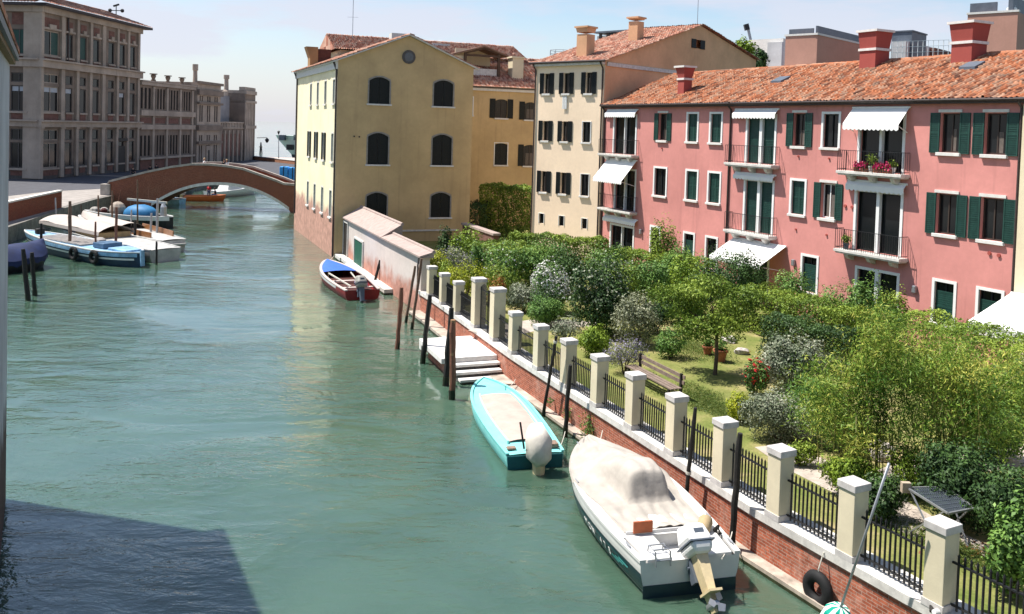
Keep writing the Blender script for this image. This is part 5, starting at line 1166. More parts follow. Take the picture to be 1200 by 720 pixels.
# ------------------------------------------------------------------ stone landing stage and steps
def landing():
    ZL = .78
    p = [at(x, y, ZL)[:2] for x, y in ((508, 396), (569, 393.5), (574, 413), (533, 413.5))]
    root = thing('landing_stage', (*np.mean(p, 0), 0), 'white stone landing stage with steps down to the water below the iron gate', 'landing')
    m = MB(); sA, sB = s_of_Y(38.6), s_of_Y(34.9); A, B = wall_frame(sA), wall_frame(sB)
    dep = 2.3; F = Frame(A.pt(0, 0, 0)[:2], math.atan2(*(B.pt(0, 0, 0) - A.pt(0, 0, 0))[:2])); F.n = F.n if F.n[0] < 0 else -F.n
    Lg = np.linalg.norm(B.pt(0, 0, 0) - A.pt(0, 0, 0)); 
    m.fbox(F, -.2, Lg * .82, -.05, dep, ZL - .22, ZL); part('top_slab', m, M_SILL, root, bevel=.015)
    m = MB(); m.fbox(F, .1, Lg * .78, -.05, dep - .35, -.8, ZL - .222); part('brick_base', m, M_BRICK, root)
    m = MB(); m.fbox(F, -.55, -.22, .3, dep - .1, ZL - .52, ZL - .26); m.fbox(F, -.21, .09, .3, dep - .2, ZL - .5, ZL - .24); part('side_stone', m, M_SILL, root, bevel=.01)
    for k in range(5):
        m = MB(); a = Lg * .82 + .36 * k; z = ZL - .2 * (k + 1)
        m.fbox(F, a + .003, a + .36, -.05 + .04 * k, dep - .32 - .07 * k, z - .1, z); st = part('step', m, M_SILL if k < 3 else mat('slimy_stone', (.14, .13, .08), .6, .5, 3), root, bevel=.012)
        m = MB(); m.fbox(F, a + .003, a + .2, .0 + .04 * k, dep - .40 - .07 * k, -.8, z - .102); part('riser', m, mat('grey_stone_trim', (.27, .25, .23), .85, .25, 5), st)
landing()

# ------------------------------------------------------------------ mooring poles
def pole(xt, yt, xb, yb, rad, m_, label, group=None, cat='mooring pole', band=None, name='mooring_pole', collar=None, zb=0.0, wall=None):
    if wall is not None:      # stands in the water close against the garden wall: 'wall' metres out from the coping
        s = min(np.linspace(s_of_Y(46), s_of_Y(12), 700), key=lambda q: abs(px_at(wall_frame(q).pt(0, wall, .5)) - (xb + (xt - xb) * .1)))
        F = wall_frame(s); b = F.pt(F.uz(xb, yb, wall)[0], wall, F.uz(xb, yb, wall)[1]); t = F.pt(F.uz(xt, yt, wall)[0], wall, F.uz(xt, yt, wall)[1]); b = b - (t - b) * (b[2] / (t[2] - b[2]))
    else:
        b = at(xb, yb, zb); t = atY(xt, yt, b[1] + random.uniform(-.05, .05)); b = b - (t - b) * (b[2] / (t[2] - b[2]))
    root = thing(name, b, label, cat, group); d = t - b; rad = rad * (.68 if group and 'left bank' in group else 1.0); q = MB(); n = 7; pts = [b - d / np.linalg.norm(d) * 1.5] + [b + d * i / n + np.array([random.gauss(0, rad * .12), random.gauss(0, rad * .12), 0]) for i in range(n)] + [t]
    q.tube(pts, [rad * 1.05] + [rad * random.uniform(.92, 1.06) for _ in range(n)] + [rad * .8], 9); part('shaft', q, m_, root)
    q = MB(); q.tube([b - [0, 0, .05], b + d / np.linalg.norm(d) * .35], rad * 1.12, 9); part('weed_band', q, mat('wet_weed', (.02, .025, .012), .5, .4, 6), root)
    if band is not None:
        q = MB(); c = b + d * band; q.tube([c - d / np.linalg.norm(d) * .04, c + d / np.linalg.norm(d) * .04], rad * 1.25, 9); part('rope_turn', q, mat('pale_rope', (.5, .48, .42), .9, .2, 9), root)
    if collar is not None:
        q = MB(); q.tube([t - d / np.linalg.norm(d) * collar, t + d / np.linalg.norm(d) * .03], rad * .86, 9); part('head', q, mat('bare_wood', (.30, .17, .09), .85, .3, 8), root)
    return root
def px_at(P):
    q = P - np.array([0, 0, CH]); return CCX + CF * (q @ C_R) / (q @ C_W)
G1 = 'mooring poles along the garden wall'
for a in ((470.5, 337, 465.5, 409, .10, M_RWOOD, 'red brown mooring pole standing alone out from the end of the white wall'),
          (486.5, 312, 475.5, 378, .07, M_WOOD, 'thin leaning pole at the foot of the white wall, left of its twin'),
          (494, 303, 482.5, 386, .075, M_WOOD, 'thin leaning pole nearest the corner where white wall meets brick wall'),
          (504, 346, 495, 426, .105, M_TAR, 'thick dark pole just beyond the landing stage'),
          (529, 361, 522, 452, .115, M_TAR, 'dark pole touching the landing stage, behind the brown one'),
          (531, 376, 529.5, 468, .115, M_RWOOD, 'thick brown pole with a bare light side in front of the landing stage'),
          (652, 394, 637.5, 481, .055, M_TAR, 'slim black pole leaning over the teal boat with a cord near its top'),
          (668.5, 428, 661, 527, .075, M_TAR, 'black pole at the stern of the teal boat'),
          (815, 478, 803.5, 586, .055, M_TAR, 'slim black pole between the wall and the middle of the white boat'),
          (867.5, 508, 857.5, 642, .075, M_TAR, 'thick black pole with a flared foot by the stern of the white boat'),
          (445.5, 305, 438, 334, .085, M_TAR, 'short black pole behind the outboard of the red boat')):
    pole(*a, group=G1, band=.93 if a[0] == 652 else (.42 if a[0] == 815 else None), collar=2.4 if a[0] == 531 else None, wall={652: .3, 668.5: .5, 815: .28, 867.5: .3}.get(a[0]))
G2 = 'mooring poles among the left bank boats'
for a in ((82, 236, 82, 280, .17, M_WOOD, 'thick brown pole at the bow end of the white covered boat'),
          (115, 229, 115.5, 262, .10, M_WOOD, 'dark pole left of the tan cover on the black boat'),
          (136.5, 243, 136, 282, .14, M_RWOOD, 'brown pole in front of the white covered boat, near its middle'),
          (112, 260, 112, 285, .10, M_RWOOD, 'short brown pole beside the cabin of the white boat'),
          (48.5, 262, 48, 292, .13, M_TAR, 'dark pole at the bow of the blue striped barge'),
          (65, 232, 65.5, 262, .09, M_METAL, 'thin grey pole in front of the red quay parapet'),
          (131.5, 224, 131, 263, .11, M_WOOD, 'brown pole left of the blue tarpaulin'),
          (142, 222, 137, 243, .06, M_RWOOD, 'thin leaning stick beside the bridge foot'),
          (161, 211, 161.5, 269, .11, M_WOOD, 'tall pole in front of the left end of the bridge arch'),
          (174, 219, 174.5, 248, .07, M_RWOOD, 'thin reddish pole right of the blue tarpaulin'),
          (177.5, 250, 176.5, 273, .13, M_METAL, 'short grey pole at the side of the black boat'),
          (184.5, 233, 184, 274, .15, M_METAL, 'stout grey pole near the stern of the black boat'),
          (154, 246, 153.5, 268, .10, M_METAL, 'short grey pole by the middle of the black boat'),
          (158.5, 258, 158, 277, .16, M_TAR, 'short thick dark stump beyond the wooden cabin boat'),
          (183.5, 283, 183.5, 295, .10, M_TAR, 'very short stump at the stern of the white boats'),
          (27, 292, 33, 352, .18, M_TAR, 'heavy dark pole in front of the navy covered boat, left one'),
          (37.5, 296, 41, 347, .17, M_TAR, 'heavy dark pole in front of the navy covered boat, right one'),
          (95, 240, 95.5, 258, .07, M_WOOD, 'thin pole close to the stone quay')):
    pole(*a, group=G2, zb=.0 if a[0] in (161, 27, 37.5, 95) else (1.25 if a[0] in (82, 136.5, 112) else .9))
# ------------------------------------------------------------------ boats
class Hull:
    """s = 0 at the transom, 1 at the bow; local x forward, y to port, z up from the waterline"""
    def __init__(h, L, B, H0, H1, tw=.8, full=.45, pw=2.0, draft=.3, flare=.8, stern_sharp=False):
        h.L, h.B, h.H0, h.H1, h.tw, h.full, h.pw, h.draft, h.flare, h.ss = L, B, H0, H1, tw, full, pw, draft, flare, stern_sharp
    def w(h, s):
        a = h.tw + (1 - h.tw) * math.sin(min(1, s / h.full) * math.pi / 2)
        if h.ss: a = math.sin(min(1, s / h.full) * math.pi / 2) ** .7
        b = (1 - max(0, (s - h.full) / (1 - h.full)) ** h.pw) ** .75 if s < 1 else 0
        return max(h.B / 2 * a * b, .015)
    def z(h, s): return h.H0 + (h.H1 - h.H0) * s ** 2 + (.25 * (h.H1 - h.H0) * (1 - s) ** 3 if h.ss else 0)
    def x(h, s, t=1.0): return -h.L / 2 + h.L * s - (1 - t) * (.10 * h.L * max(0, s - .6) / .4) * .8
    def sec(h, s, n=6, k=1.0, zmin=None):
        out = []
        for i in range(n + 1):
            t = i / n; y = h.w(s) * (1 - h.flare * (1 - t) ** 2.2) * k; zz = -h.draft + (h.z(s) + h.draft) * t
            out.append((h.x(s, t), y, zz))
        return out
    def shell(h, ns=22, n=6, t0=0, t1=1.0, off=0.0, s0=0.0, s1=1.0, cap=True, sides=(1, -1)):
        mb = MB(); V = []; 
        for j in range(ns + 1):
            s = s0 + (s1 - s0) * j / ns; row = []
            for i in range(n + 1):
                t = t0 + (t1 - t0) * i / n; y = h.w(s) * (1 - h.flare * (1 - t) ** 2.2); zz = -h.draft + (h.z(s) + h.draft) * t
                row.append((h.x(s, t), y + off, zz))
            V.append(row)
        for sg in sides:
            for j in range(ns):
                for i in range(n):
                    q = [V[j][i], V[j + 1][i], V[j + 1][i + 1], V[j][i + 1]]; mb.quad(*[(a, sg * b, c) for a, b, c in (q if sg > 0 else q[::-1])])
        if cap and s0 == 0:
            P = [(a, b, c) for a, b, c in V[0]] + [(a, -b, c) for a, b, c in V[0][::-1]]; mb.quad(*P[::-1])
        return mb
    def rail(h, w=.07, th=.06, ns=26, s0=0.0, s1=1.0, dz=0.0, inset=0.0, sides=(1, -1)):
        mb = MB()
        for sg in sides:
            for j in range(ns):
                a, b = s0 + (s1 - s0) * j / ns, s0 + (s1 - s0) * (j + 1) / ns
                A = [(h.x(a), sg * (h.w(a) + .02 - inset), h.z(a) + dz), (h.x(b), sg * (h.w(b) + .02 - inset), h.z(b) + dz), (h.x(b), sg * max(h.w(b) - w - inset, 0), h.z(b) + dz), (h.x(a), sg * max(h.w(a) - w - inset, 0), h.z(a) + dz)]
                mb.prism(A if sg > 0 else A[::-1], (0, 0, th))
        return mb
    def lid(h, s0, s1, camber=.12, dz=.02, inset=.05, ns=14, nw=8, prof=None, thick=True, drop=0.0):
        """deck or cloth from gunwale to gunwale; prof(s, v) adds height, v from -1 to 1 across"""
        mb = MB(); V = []
        for j in range(ns + 1):
            s = s0 + (s1 - s0) * j / ns
            for i in range(nw + 1):
                v = -1 + 2 * i / nw; y = max(h.w(s) - (inset(s) if callable(inset) else inset), .005) * v
                V.append((h.x(s), y, h.z(s) + dz + camber * (1 - v * v) + (prof(s, v) if prof else 0)))
        F = [(j * (nw + 1) + i, (j + 1) * (nw + 1) + i, (j + 1) * (nw + 1) + i + 1, j * (nw + 1) + i + 1) for j in range(ns) for i in range(nw)]
        mb.add(V, [f[::-1] for f in F])
        if drop:
            for i in (0, nw):
                for j in range(ns):
                    a, b = V[j * (nw + 1) + i], V[(j + 1) * (nw + 1) + i]; sg = 1 if i else -1; e = .03 * sg
                    mb.quad(a, b, (b[0], b[1] + e, b[2] - drop * (1 + .25 * math.sin(j * 1.9))), (a[0], a[1] + e, a[2] - drop * (1 + .25 * math.sin((j - 1) * 1.9))))
        return mb
def boat_root(name, stern, bow, label, cat='boat', group=None):
    s, b = np.array(stern[:2], float), np.array(bow[:2], float); c = (s + b) / 2; d = b - s
    r = thing(name, (c[0], c[1], 0), label, cat, group, rz=math.atan2(d[1], d[0])); return r, float(np.linalg.norm(d))
def P_(name, mb, m, root, **k): return mb.build(name, m, root, local=True, **k)
def outboard(root, x, z, sc=1.0, tilt=0.0, cowl=None, leg=None, cover=False, y=0.0):
    """outboard engine: cowl, bracket, leg with anti-ventilation plate, gearcase and three-bladed propeller"""
    cowl = cowl or M_WHITE; leg = leg or mat('cream_engine_leg', (.62, .50, .30), .4, .15, 8, spec=.5)
    rot = Matrix.Rotation(tilt, 3, 'Y')
    def T(mb): mb.v = [tuple(np.array((x, y, z)) + sc * np.array(rot @ Vector(p))) for p in mb.v]; return mb
    c = MB(); c.hexa([(-.58, -.20, .20), (.02, -.20, .20), (.02, .20, .20), (-.58, .20, .20), (-.66, -.26, .42), (.10, -.26, .42), (.10, .26, .42), (-.66, .26, .42)]); c.hexa([(-.66, -.26, .421), (.10, -.26, .421), (.10, .26, .421), (-.66, .26, .421), (-.50, -.20, .80), (.06, -.21, .86), (.06, .21, .86), (-.50, .20, .80)]); e = P_('engine', T(c), cowl, root, smooth=False, bevel=.09 * sc)
    if not cover:
        c = MB(); c.box(-.665, .105, -.265, .265, .405, .435); P_('cowl_seam', T(c), M_ZINC, e); c = MB(); c.box(-.60, -.56, -.10, .10, .55, .66); P_('badge', T(c), M_ZINC, e)
    c = MB(); c.hexa([(-.48, -.08, -.48), (-.18, -.08, -.48), (-.18, .08, -.48), (-.48, .08, -.48), (-.46, -.13, .26), (-.14, -.13, .26), (-.14, .13, .26), (-.46, .13, .26)]); c.box(-.66, -.14, -.13, .13, -.53, -.485)
    c.hexa([(-.40, -.03, -.86), (-.24, -.03, -.86), (-.24, .03, -.86), (-.40, .03, -.86), (-.46, -.065, -.53), (-.18, -.065, -.53), (-.18, .065, -.53), (-.46, .065, -.53)]); P_('leg', T(c), leg, e)
    c = MB(); c.tube([(-.06, 0, -.72), (-.16, 0, -.72), (-.42, 0, -.72), (-.56, 0, -.72)], [.02, .075, .08, .05], 10)
    for k in range(3):
        a = k * 2.094; u = np.array([0, math.cos(a), math.sin(a)]); v = np.array([.35, -math.sin(a), math.cos(a)]); p0 = np.array([-.58, 0, -.72])
        c.add([p0 + u * .04 - v * .03, p0 + u * .12 - v * .09, p0 + u * .20 + v * .0, p0 + u * .12 + v * .09, p0 + u * .04 + v * .03], [(0, 1, 2, 3, 4)])
    P_('propeller', T(c), M_METAL, e)
    c = MB(); c.box(-.16, .06, -.16, -.10, -.25, .2); c.box(-.16, .06, .10, .16, -.25, .2); c.box(-.14, .02, -.099, .099, -.06, .06); c.tube([(-.05, -.2, .05), (-.05, .2, .05)], .03, 8); P_('bracket', T(c), M_ZINC, e)
    return e
def text_mesh(name, s, size, mat_, root, M):
    cu = bpy.data.curves.new(name, 'FONT'); cu.body = s; cu.size = size; cu.extrude = .003; cu.align_x = 'LEFT'
    o = bpy.data.objects.new(name + '_tmp', cu); COL.objects.link(o); dg = bpy.context.evaluated_depsgraph_get(); me = bpy.data.meshes.new_from_object(o.evaluated_get(dg))
    bpy.data.objects.remove(o); me.transform(M); me.materials.clear(); me.materials.append(mat_); q = bpy.data.objects.new(name, me); COL.objects.link(q); q.parent = root; return q
M_GEL = mat('white_gelcoat', (.64, .63, .61), .3, .1, 2, spec=.5)
M_AGED = mat('aged_white_paint', (.44, .43, .41), .5, .3, 1.5, streak=.4)
M_CLOTH = mat('cream_boat_canvas', (.39, .355, .315), .9, .2, 2.0, bump=1.0, bscale=3.2)
M_NAVY = mat('navy_hull_paint', (.008, .03, .04), .3, .2, 2, spec=.5)
M_TEALB = mat('teal_name_band', (.01, .10, .11), .4, .2, 3)
M_TURQ = mat('turquoise_paint', (.22, .62, .60), .5, .15, 2.5)
M_TURQD = mat('dark_teal_paint', (.01, .10, .12), .5, .2, 3)
M_LB = mat('light_blue_paint', (.24, .42, .60), .6, .45, 1.6, streak=.4)
M_DB = mat('deep_blue_paint', (.018, .04, .07), .6, .5, 1.6)
M_BTARP = mat('blue_tarpaulin', (.03, .17, .36), .6, .3, 2, bump=.4, bscale=4)
M_NTARP = mat('navy_tarpaulin', (.010, .019, .07), .7, .35, 2, bump=.4, bscale=3)
M_DARK = mat('dark_bilge', (.03, .025, .025), .8, .3, 4)
M_TYRE = mat('tyre_rubber', (.013, .013, .014), .75, .3, 10)
M_ROPE = mat('pale_rope', (.5, .48, .42), .9, .2, 9)

def white_boat():
    r, L = boat_root('motor_boat', (4.14, 18.88), (2.44, 25.4), 'white motor boat under a cream canvas cover with a raised windscreen hump', 'motor boat')
    h = Hull(L, 2.72, .78, 1.02, tw=.86, full=.42, pw=2.3, draft=.35, flare=.38)
    P_('hull', h.shell(28, 8), M_GEL, r, smooth=True)
    [P_('hull_band', h.shell(28, 3, .44, .80, .006, .0, .82, cap=False, sides=(sg_,)), M_NAVY, r, smooth=True) for sg_ in (1, -1)]; [P_('boot_stripe', h.shell(28, 2, .05, .40, .008, 0, .97, cap=False, sides=(sg_,)), M_NAVY, r) for sg_ in (1, -1)]
    m = MB(); m.box(-L / 2 - .012, -L / 2 - .002, -1.1, 1.1, -.3, .28); P_('transom_band', m, M_NAVY, r)
    P_('rub_rail', h.rail(.12, .07), M_GEL, r)
    [P_('name_band', h.shell(10, 1, .50, .74, .010, .10, .50, cap=False, sides=(sg_,)), M_TEALB, r) for sg_ in (1, -1)]
    # lettering follows the port side
    for k, (ch, s) in enumerate(zip('MON 478', np.linspace(.47, .24, 7))):
        if ch == ' ': continue
        t = .53; yv = h.w(s) * (1 - h.flare * (1 - t) ** 2.2); zz = -h.draft + (h.z(s) + h.draft) * t
        M = Matrix.Translation((h.x(s, t), yv + .022, zz)) @ Matrix.Rotation(R(180), 4, 'Z') @ Matrix.Rotation(R(107), 4, 'X')
        text_mesh('letter', ch, .26, M_WHITE, r, M)
    for k in range(3):
        s0, s1 = .215 - .03 * k, .165 - .035 * k; q = MB(); t = .57 + .05 * k
        f = lambda s, t: (h.x(s, t), h.w(s) * (1 - h.flare * (1 - t) ** 2.2) + .02, -h.draft + (h.z(s) + h.draft) * t)
        q.quad(f(s0, t), f(s1, t - .03), f(s1 - .01, t + .02), f(s0, t + .035)); P_('swoosh', q, mat('teal_swoosh', (.10, .50, .48), .4, .1, 3), r)
    # cloth: bow cover, hump over the windscreen, sagging cover behind it
    def hump(s, v):
        g = .0
        vv = v + .10; flat = max(0, 1 - (abs(vv) / .56) ** 6)            # boxy over the windscreen
        if s > .52: q = max(0, 1 - (s - .52) / .44); g = .66 * q ** 1.15 * (flat * (1 - min(1, (s - .52) / .12)) + max(0, 1 - abs(vv) ** 1.25) * min(1, (s - .52) / .12))
        elif s > .40: g = (.66 + .06 * math.sin((s - .40) / .12 * math.pi)) * flat
        else: g = .66 * max(0, 1 - (.40 - s) / .035) * flat
        sag = -.13 * math.sin(math.pi * min(1, max(0, (.365 - s) / .2))) * (1 - v * v)
        ca = abs(math.sin(4.2 * v + 11 * s)) ** .35; cb = abs(math.sin(7.0 * v - 15 * s + 1.0)) ** .4; fold = (.045 * (ca - .8) + .03 * (cb - .8)) * (1 - .6 * v * v) + .012 * math.sin(23 * v - 14 * s)
        return g + sag + fold
    P_('side_deck', h.lid(.16, .99, .02, .045, .03, 30, 8), M_GEL, r); P_('canvas_cover', h.lid(.19, .985, .10, .085, lambda s: -.02 + .30 * min(1, max(0, (.62 - s) / .22)), 96, 44, hump, drop=.07), M_CLOTH, r, smooth=True)
    def fold(a, b, w_, hgt): 
        q = MB(); q.tube([a, (np.array(a) + np.array(b)) / 2 + [0, 0, hgt], b], [w_, w_ * 1.3, w_ * .6], 8); return q
    m = MB(); m.tube([(-L * .30, -1.0, .98), (-L * .33, -.92, 1.02), (-L * .36, -.78, .95), (-L * .37, -.55, .86)], [.10, .17, .15, .08], 9); P_('bunched_canvas', m, mat('tan_canvas', (.40, .30, .17), .9, .35, 3), r, smooth=True)
    # stern: deck, well, locker, ladder
    d = MB(); d.hexa([(-L / 2 + .02, .42, .60), (-L / 2 + 1.15, .42, .60), (-L / 2 + 1.15, 1.08, .60), (-L / 2 + .02, 1.0, .60), (-L / 2 + .02, .42, .84), (-L / 2 + 1.15, .42, .86), (-L / 2 + 1.15, 1.10, .86), (-L / 2 + .02, 1.0, .84)])
    d.hexa([(-L / 2 + .02, -1.0, .60), (-L / 2 + 1.15, -1.08, .60), (-L / 2 + 1.15, -.42, .60), (-L / 2 + .02, -.42, .60), (-L / 2 + .02, -1.0, .84), (-L / 2 + 1.15, -1.1, .86), (-L / 2 + 1.15, -.42, .86), (-L / 2 + .02, -.42, .84)])
    d.box(-L / 2 + .02, -L / 2 + 1.15, -.42, .42, .40, .52); d.box(-L / 2 + 1.152, -L / 2 + 1.2, -1.05, 1.05, .40, .93); P_('stern_deck', d, M_GEL, r, bevel=.03)
    d = MB(); d.box(-L / 2 + 1.10, -L / 2 + 1.148, .42, .88, .90, 1.16); P_('locker_door', d, mat('orange_brown_locker', (.36, .09, .03), .5, .25, 5), r)
    d = MB()
    for y in (.52, .86): d.tube([(-L / 2 + .35, y, .87), (-L / 2 + .3, y, 1.02), (-L / 2 - .06, y, 1.02), (-L / 2 - .1, y, .72)], .018, 6)
    for z, x in ((1.02, .28), (1.02, .05), (.85, -.09)): d.tube([(-L / 2 + x, .52, z), (-L / 2 + x, .86, z)], .018, 6)
    P_('swim_ladder', d, M_METAL, r)
    outboard(r, -L / 2 - .05, .52, 1.08, R(42), y=-.12)
    for s, sg in ((.93, 1), (.6, 1), (.25, -1), (.10, 1), (.06, -1)):
        q = MB(); x, y = h.x(s), sg * (h.w(s) - .05); q.tube([(x - .12, y, h.z(s) + .11), (x + .12, y, h.z(s) + .11)], .02, 6); q.box(x - .03, x + .03, y - .02, y + .02, h.z(s) + .07, h.z(s) + .1); P_('cleat', q, M_METAL, r)
    q = MB(); q.tube([(-L * .36, -1.05, .88), (-L * .37, -1.1, 1.0), (-L * .39, -1.08, .9)], .05, 6); P_('mooring_rope', q, M_TAR, r)
white_boat()

def teal_boat():
    r, L = boat_root('flat_boat', (.95, 25.75), (-.80, 32.7), 'turquoise flat work boat with a pinkish beige deck cover and a bagged outboard', 'boat')
    h = Hull(L, 2.02, .42, .62, tw=.86, full=.45, pw=2.7, draft=.25, flare=.25)
    P_('hull', h.shell(24, 6), M_TURQ, r, smooth=False); m = MB(); m.box(-L / 2 - .02, -L / 2 - .002, -.84, .84, -.2, .38); P_('transom', m, M_TURQD, r)
    [P_('boot_stripe', h.shell(24, 2, .0, .30, .008, 0, .98, cap=False, sides=(sg_,)), M_TURQD, r) for sg_ in (1, -1)]
    P_('side_deck', h.lid(0, .995, .03, .012, .0, 26, 8), M_TURQ, r); P_('rub_rail', h.rail(.07, .05, dz=.02), M_TURQ, r)
    [P_('coaming', h.rail(.04, .10, s0=.12, s1=.74, dz=.03, inset=.30, sides=(sg_,)), mat('pale_turquoise_paint', (.40, .70, .67), .5, .1, 3), r) for sg_ in (1, -1)]
    def fl(s, v): return .05 + .008 * math.sin(30 * s) * math.cos(6 * v)
    P_('deck_cover', h.lid(.13, .73, .05, .03, .36, 20, 10, fl, drop=.1), mat('pinkish_beige_cloth', (.45, .345, .30), .9, .15, 2, bump=.2, bscale=5), r, smooth=True)
    m = MB(); m.tube([(-L / 2 - .35, 0, .30), (-L / 2 - .38, 0, .45), (-L / 2 - .30, 0, .95), (-L / 2 - .05, 0, 1.12), (-L / 2 + .12, 0, 1.0)], [.24, .36, .38, .30, .1], 12)
    g = np.random.default_rng(4); m.v = [tuple(np.array(v) + g.normal(0, .018, 3)) for v in m.v]; e = P_('bagged_outboard', m, mat('white_engine_bag', (.56, .52, .46), .8, .15, 4, bump=.4, bscale=8), r, smooth=True)
    m = MB(); m.tube([(-L / 2 - .36, 0, .32), (-L / 2 - .42, 0, -.1), (-L / 2 - .45, 0, -.5)], [.2, .17, .1], 8); P_('leg', m, mat('cream_engine_leg', (.62, .50, .30), .4, .15, 8, spec=.5), e)
    m = MB(); m.tube([(-L / 2 - .33, -.38, .7), (-L / 2 - .68, 0, .62), (-L / 2 - .33, .38, .7)], .015, 6); m.tube([(-L / 2 - .1, -.34, .95), (-L / 2 - .62, .1, .9), (-L / 2 - .2, .36, .92)], .012, 6); P_('cord', m, M_TAR, e)
    m = MB(); m.bar((-L / 2 + .25, .28, .5), (-L / 2 + .42, .38, 1.25), .05); P_('tiller', m, M_TAR, r)
    m = MB(); m.box(-L / 2 + .25, -L / 2 + .6, -.8, -.45, .47, .6); m.box(-L / 2 + .28, -L / 2 + .5, .5, .78, .47, .53); P_('coiled_rope', m, mat('mixed_rope', (.25, .17, .13), .9, .4, 12), r, bevel=.05)
teal_boat()

def red_boat():
    s, b = at(425, 343, .42), at(383, 307.5, .7); r, L = boat_root('open_boat', s, b, 'red open boat with a blue foredeck and white gunwale moored at the white wall', 'boat')
    h = Hull(L, 2.5, .55, .85, tw=.8, full=.45, pw=2.0, draft=.3, flare=.35); M_R = mat('red_hull_paint', (.24, .02, .02), .45, .25, 3)
    P_('hull', h.shell(22, 6), M_R, r); [P_('white_strake', h.shell(22, 2, .80, .97, .012, .18, .93, cap=False, sides=(sg_,)), M_GEL, r) for sg_ in (1, -1)]; P_('gunwale', h.rail(.14, .06), mat('pale_gunwale', (.52, .44, .40), .6, .2, 4), r)
    P_('foredeck', h.lid(.60, .985, .08, .03, .05, 12, 8), mat('bright_blue_cloth', (.04, .13, .50), .6, .2, 3), r); P_('floor', h.lid(.03, .62, .0, -.34, .10, 10, 4), mat('dark_red_floor', (.07, .022, .018), .7, .3, 4), r)
    m = MB()
    for s_ in (.18, .42): x = h.x(s_); w = h.w(s_) - .1; m.box(x - .14, x + .14, -w, w, .38, .43)
    P_('thwart', m, mat('pale_gunwale', (.52, .44, .40), .6, .2, 4), r)
    m = MB(); m.bar((-L * .42, .5, .66), (L * .02, .85, .74), .07); m.bar((-L * .40, -.2, .60), (L * .06, -.6, .68), .06); P_('oar', m, M_ROPE, r)
    m = MB(); m.ball((-L * .30, -.55, .55), (.3, .25, .2)); m.ball((-L * .22, -.35, .52), (.22, .2, .18)); P_('rope_heap', m, mat('lilac_rope', (.28, .24, .34), .9, .3, 8), r)
    outboard(r, -L / 2 - .02, .45, 1.1, R(18), mat('grey_cowl', (.32, .30, .27), .5, .3, 4), M_ZINC, y=.15)
red_boat()

def barge():
    s, b = at(166, 296, 1.0), at(29, 271, 1.1); r, L = boat_root('work_barge', s, b, 'long work barge with white and pale blue stripes and tyres on its dark hull', 'barge')
    h = Hull(L, 3.0, .85, 1.15, tw=.5, full=.25, pw=2.6, draft=.3, flare=.3, stern_sharp=True)
    P_('hull', h.shell(30, 6), M_DB, r); [P_('white_stripe', h.shell(30, 1, .62, .72, .015, .02, .98, cap=False, sides=(sg_,)), M_GEL, r) for sg_ in (1, -1)]; [P_('blue_strake', h.shell(30, 2, .80, .995, .018, .01, .985, cap=False, sides=(sg_,)), M_LB, r) for sg_ in (1, -1)]
    P_('side_deck', h.lid(0, .99, .02, .01, .0, 26, 6), M_LB, r); P_('gunwale', h.rail(.12, .07, dz=.02), M_GEL, r)
    m = MB(); x0, x1 = h.x(.38), h.x(.80); m.box(x0, x1, -.95, .95, .9, 1.02); k = 22
    for i in range(k): m.box(x0 + (x1 - x0) * i / k + .04, x0 + (x1 - x0) * (i + 1) / k - .04, -.98, .98, 1.021, 1.06 + .02 * (i % 3))
    P_('hold_boards', m, mat('grey_boards', (.36, .33, .31), .85, .3, 3), r)
    m = MB(); m.box(h.x(.22), h.x(.31), -.7, .7, .95, 1.32); P_('hatch', m, mat('slate_blue_hatch', (.07, .13, .21), .5, .25, 3), r, bevel=.06)
    m = MB(); m.box(h.x(.06), h.x(.20), -.6, .6, .9, 1.08); P_('stern_locker', m, M_LB, r, bevel=.05)
    m = MB(); m.bar((-L / 2 - .05, 0, 1.15), (-L / 2 - .12, 0, .1), .28, .10); P_('rudder', m, M_LB, r)
    for s_ in (.20, .36):
        m = MB(); x = h.x(s_); y = -(h.w(s_) + .12)
        for sg in (1,):
            c = np.array([x, h.w(s_) + .14, .55]); n = 16
            V = [c + np.array([math.cos(2 * math.pi * i / n) * (.36 + .13 * math.cos(2 * math.pi * j / 8)), .12 * math.sin(2 * math.pi * j / 8), math.sin(2 * math.pi * i / n) * (.36 + .13 * math.cos(2 * math.pi * j / 8))]) for i in range(n) for j in range(8)]
            m.add(V, [(i * 8 + j, ((i + 1) % n) * 8 + j, ((i + 1) % n) * 8 + (j + 1) % 8, i * 8 + (j + 1) % 8) for i in range(n) for j in range(8)])
        P_('tyre_fender', m, M_TYRE, r)
    m = MB(); m.ball((h.x(.36), -.3, 1.2), (.5, .4, .3)); P_('rope_heap', m, mat('grey_boards', (.36, .33, .31), .85, .3, 3), r); m = MB(); m.box(h.x(.84), h.x(.87), -.3, .3, 1.05, 1.5); P_('windlass', m, M_TAR, r, bevel=.1)
barge()

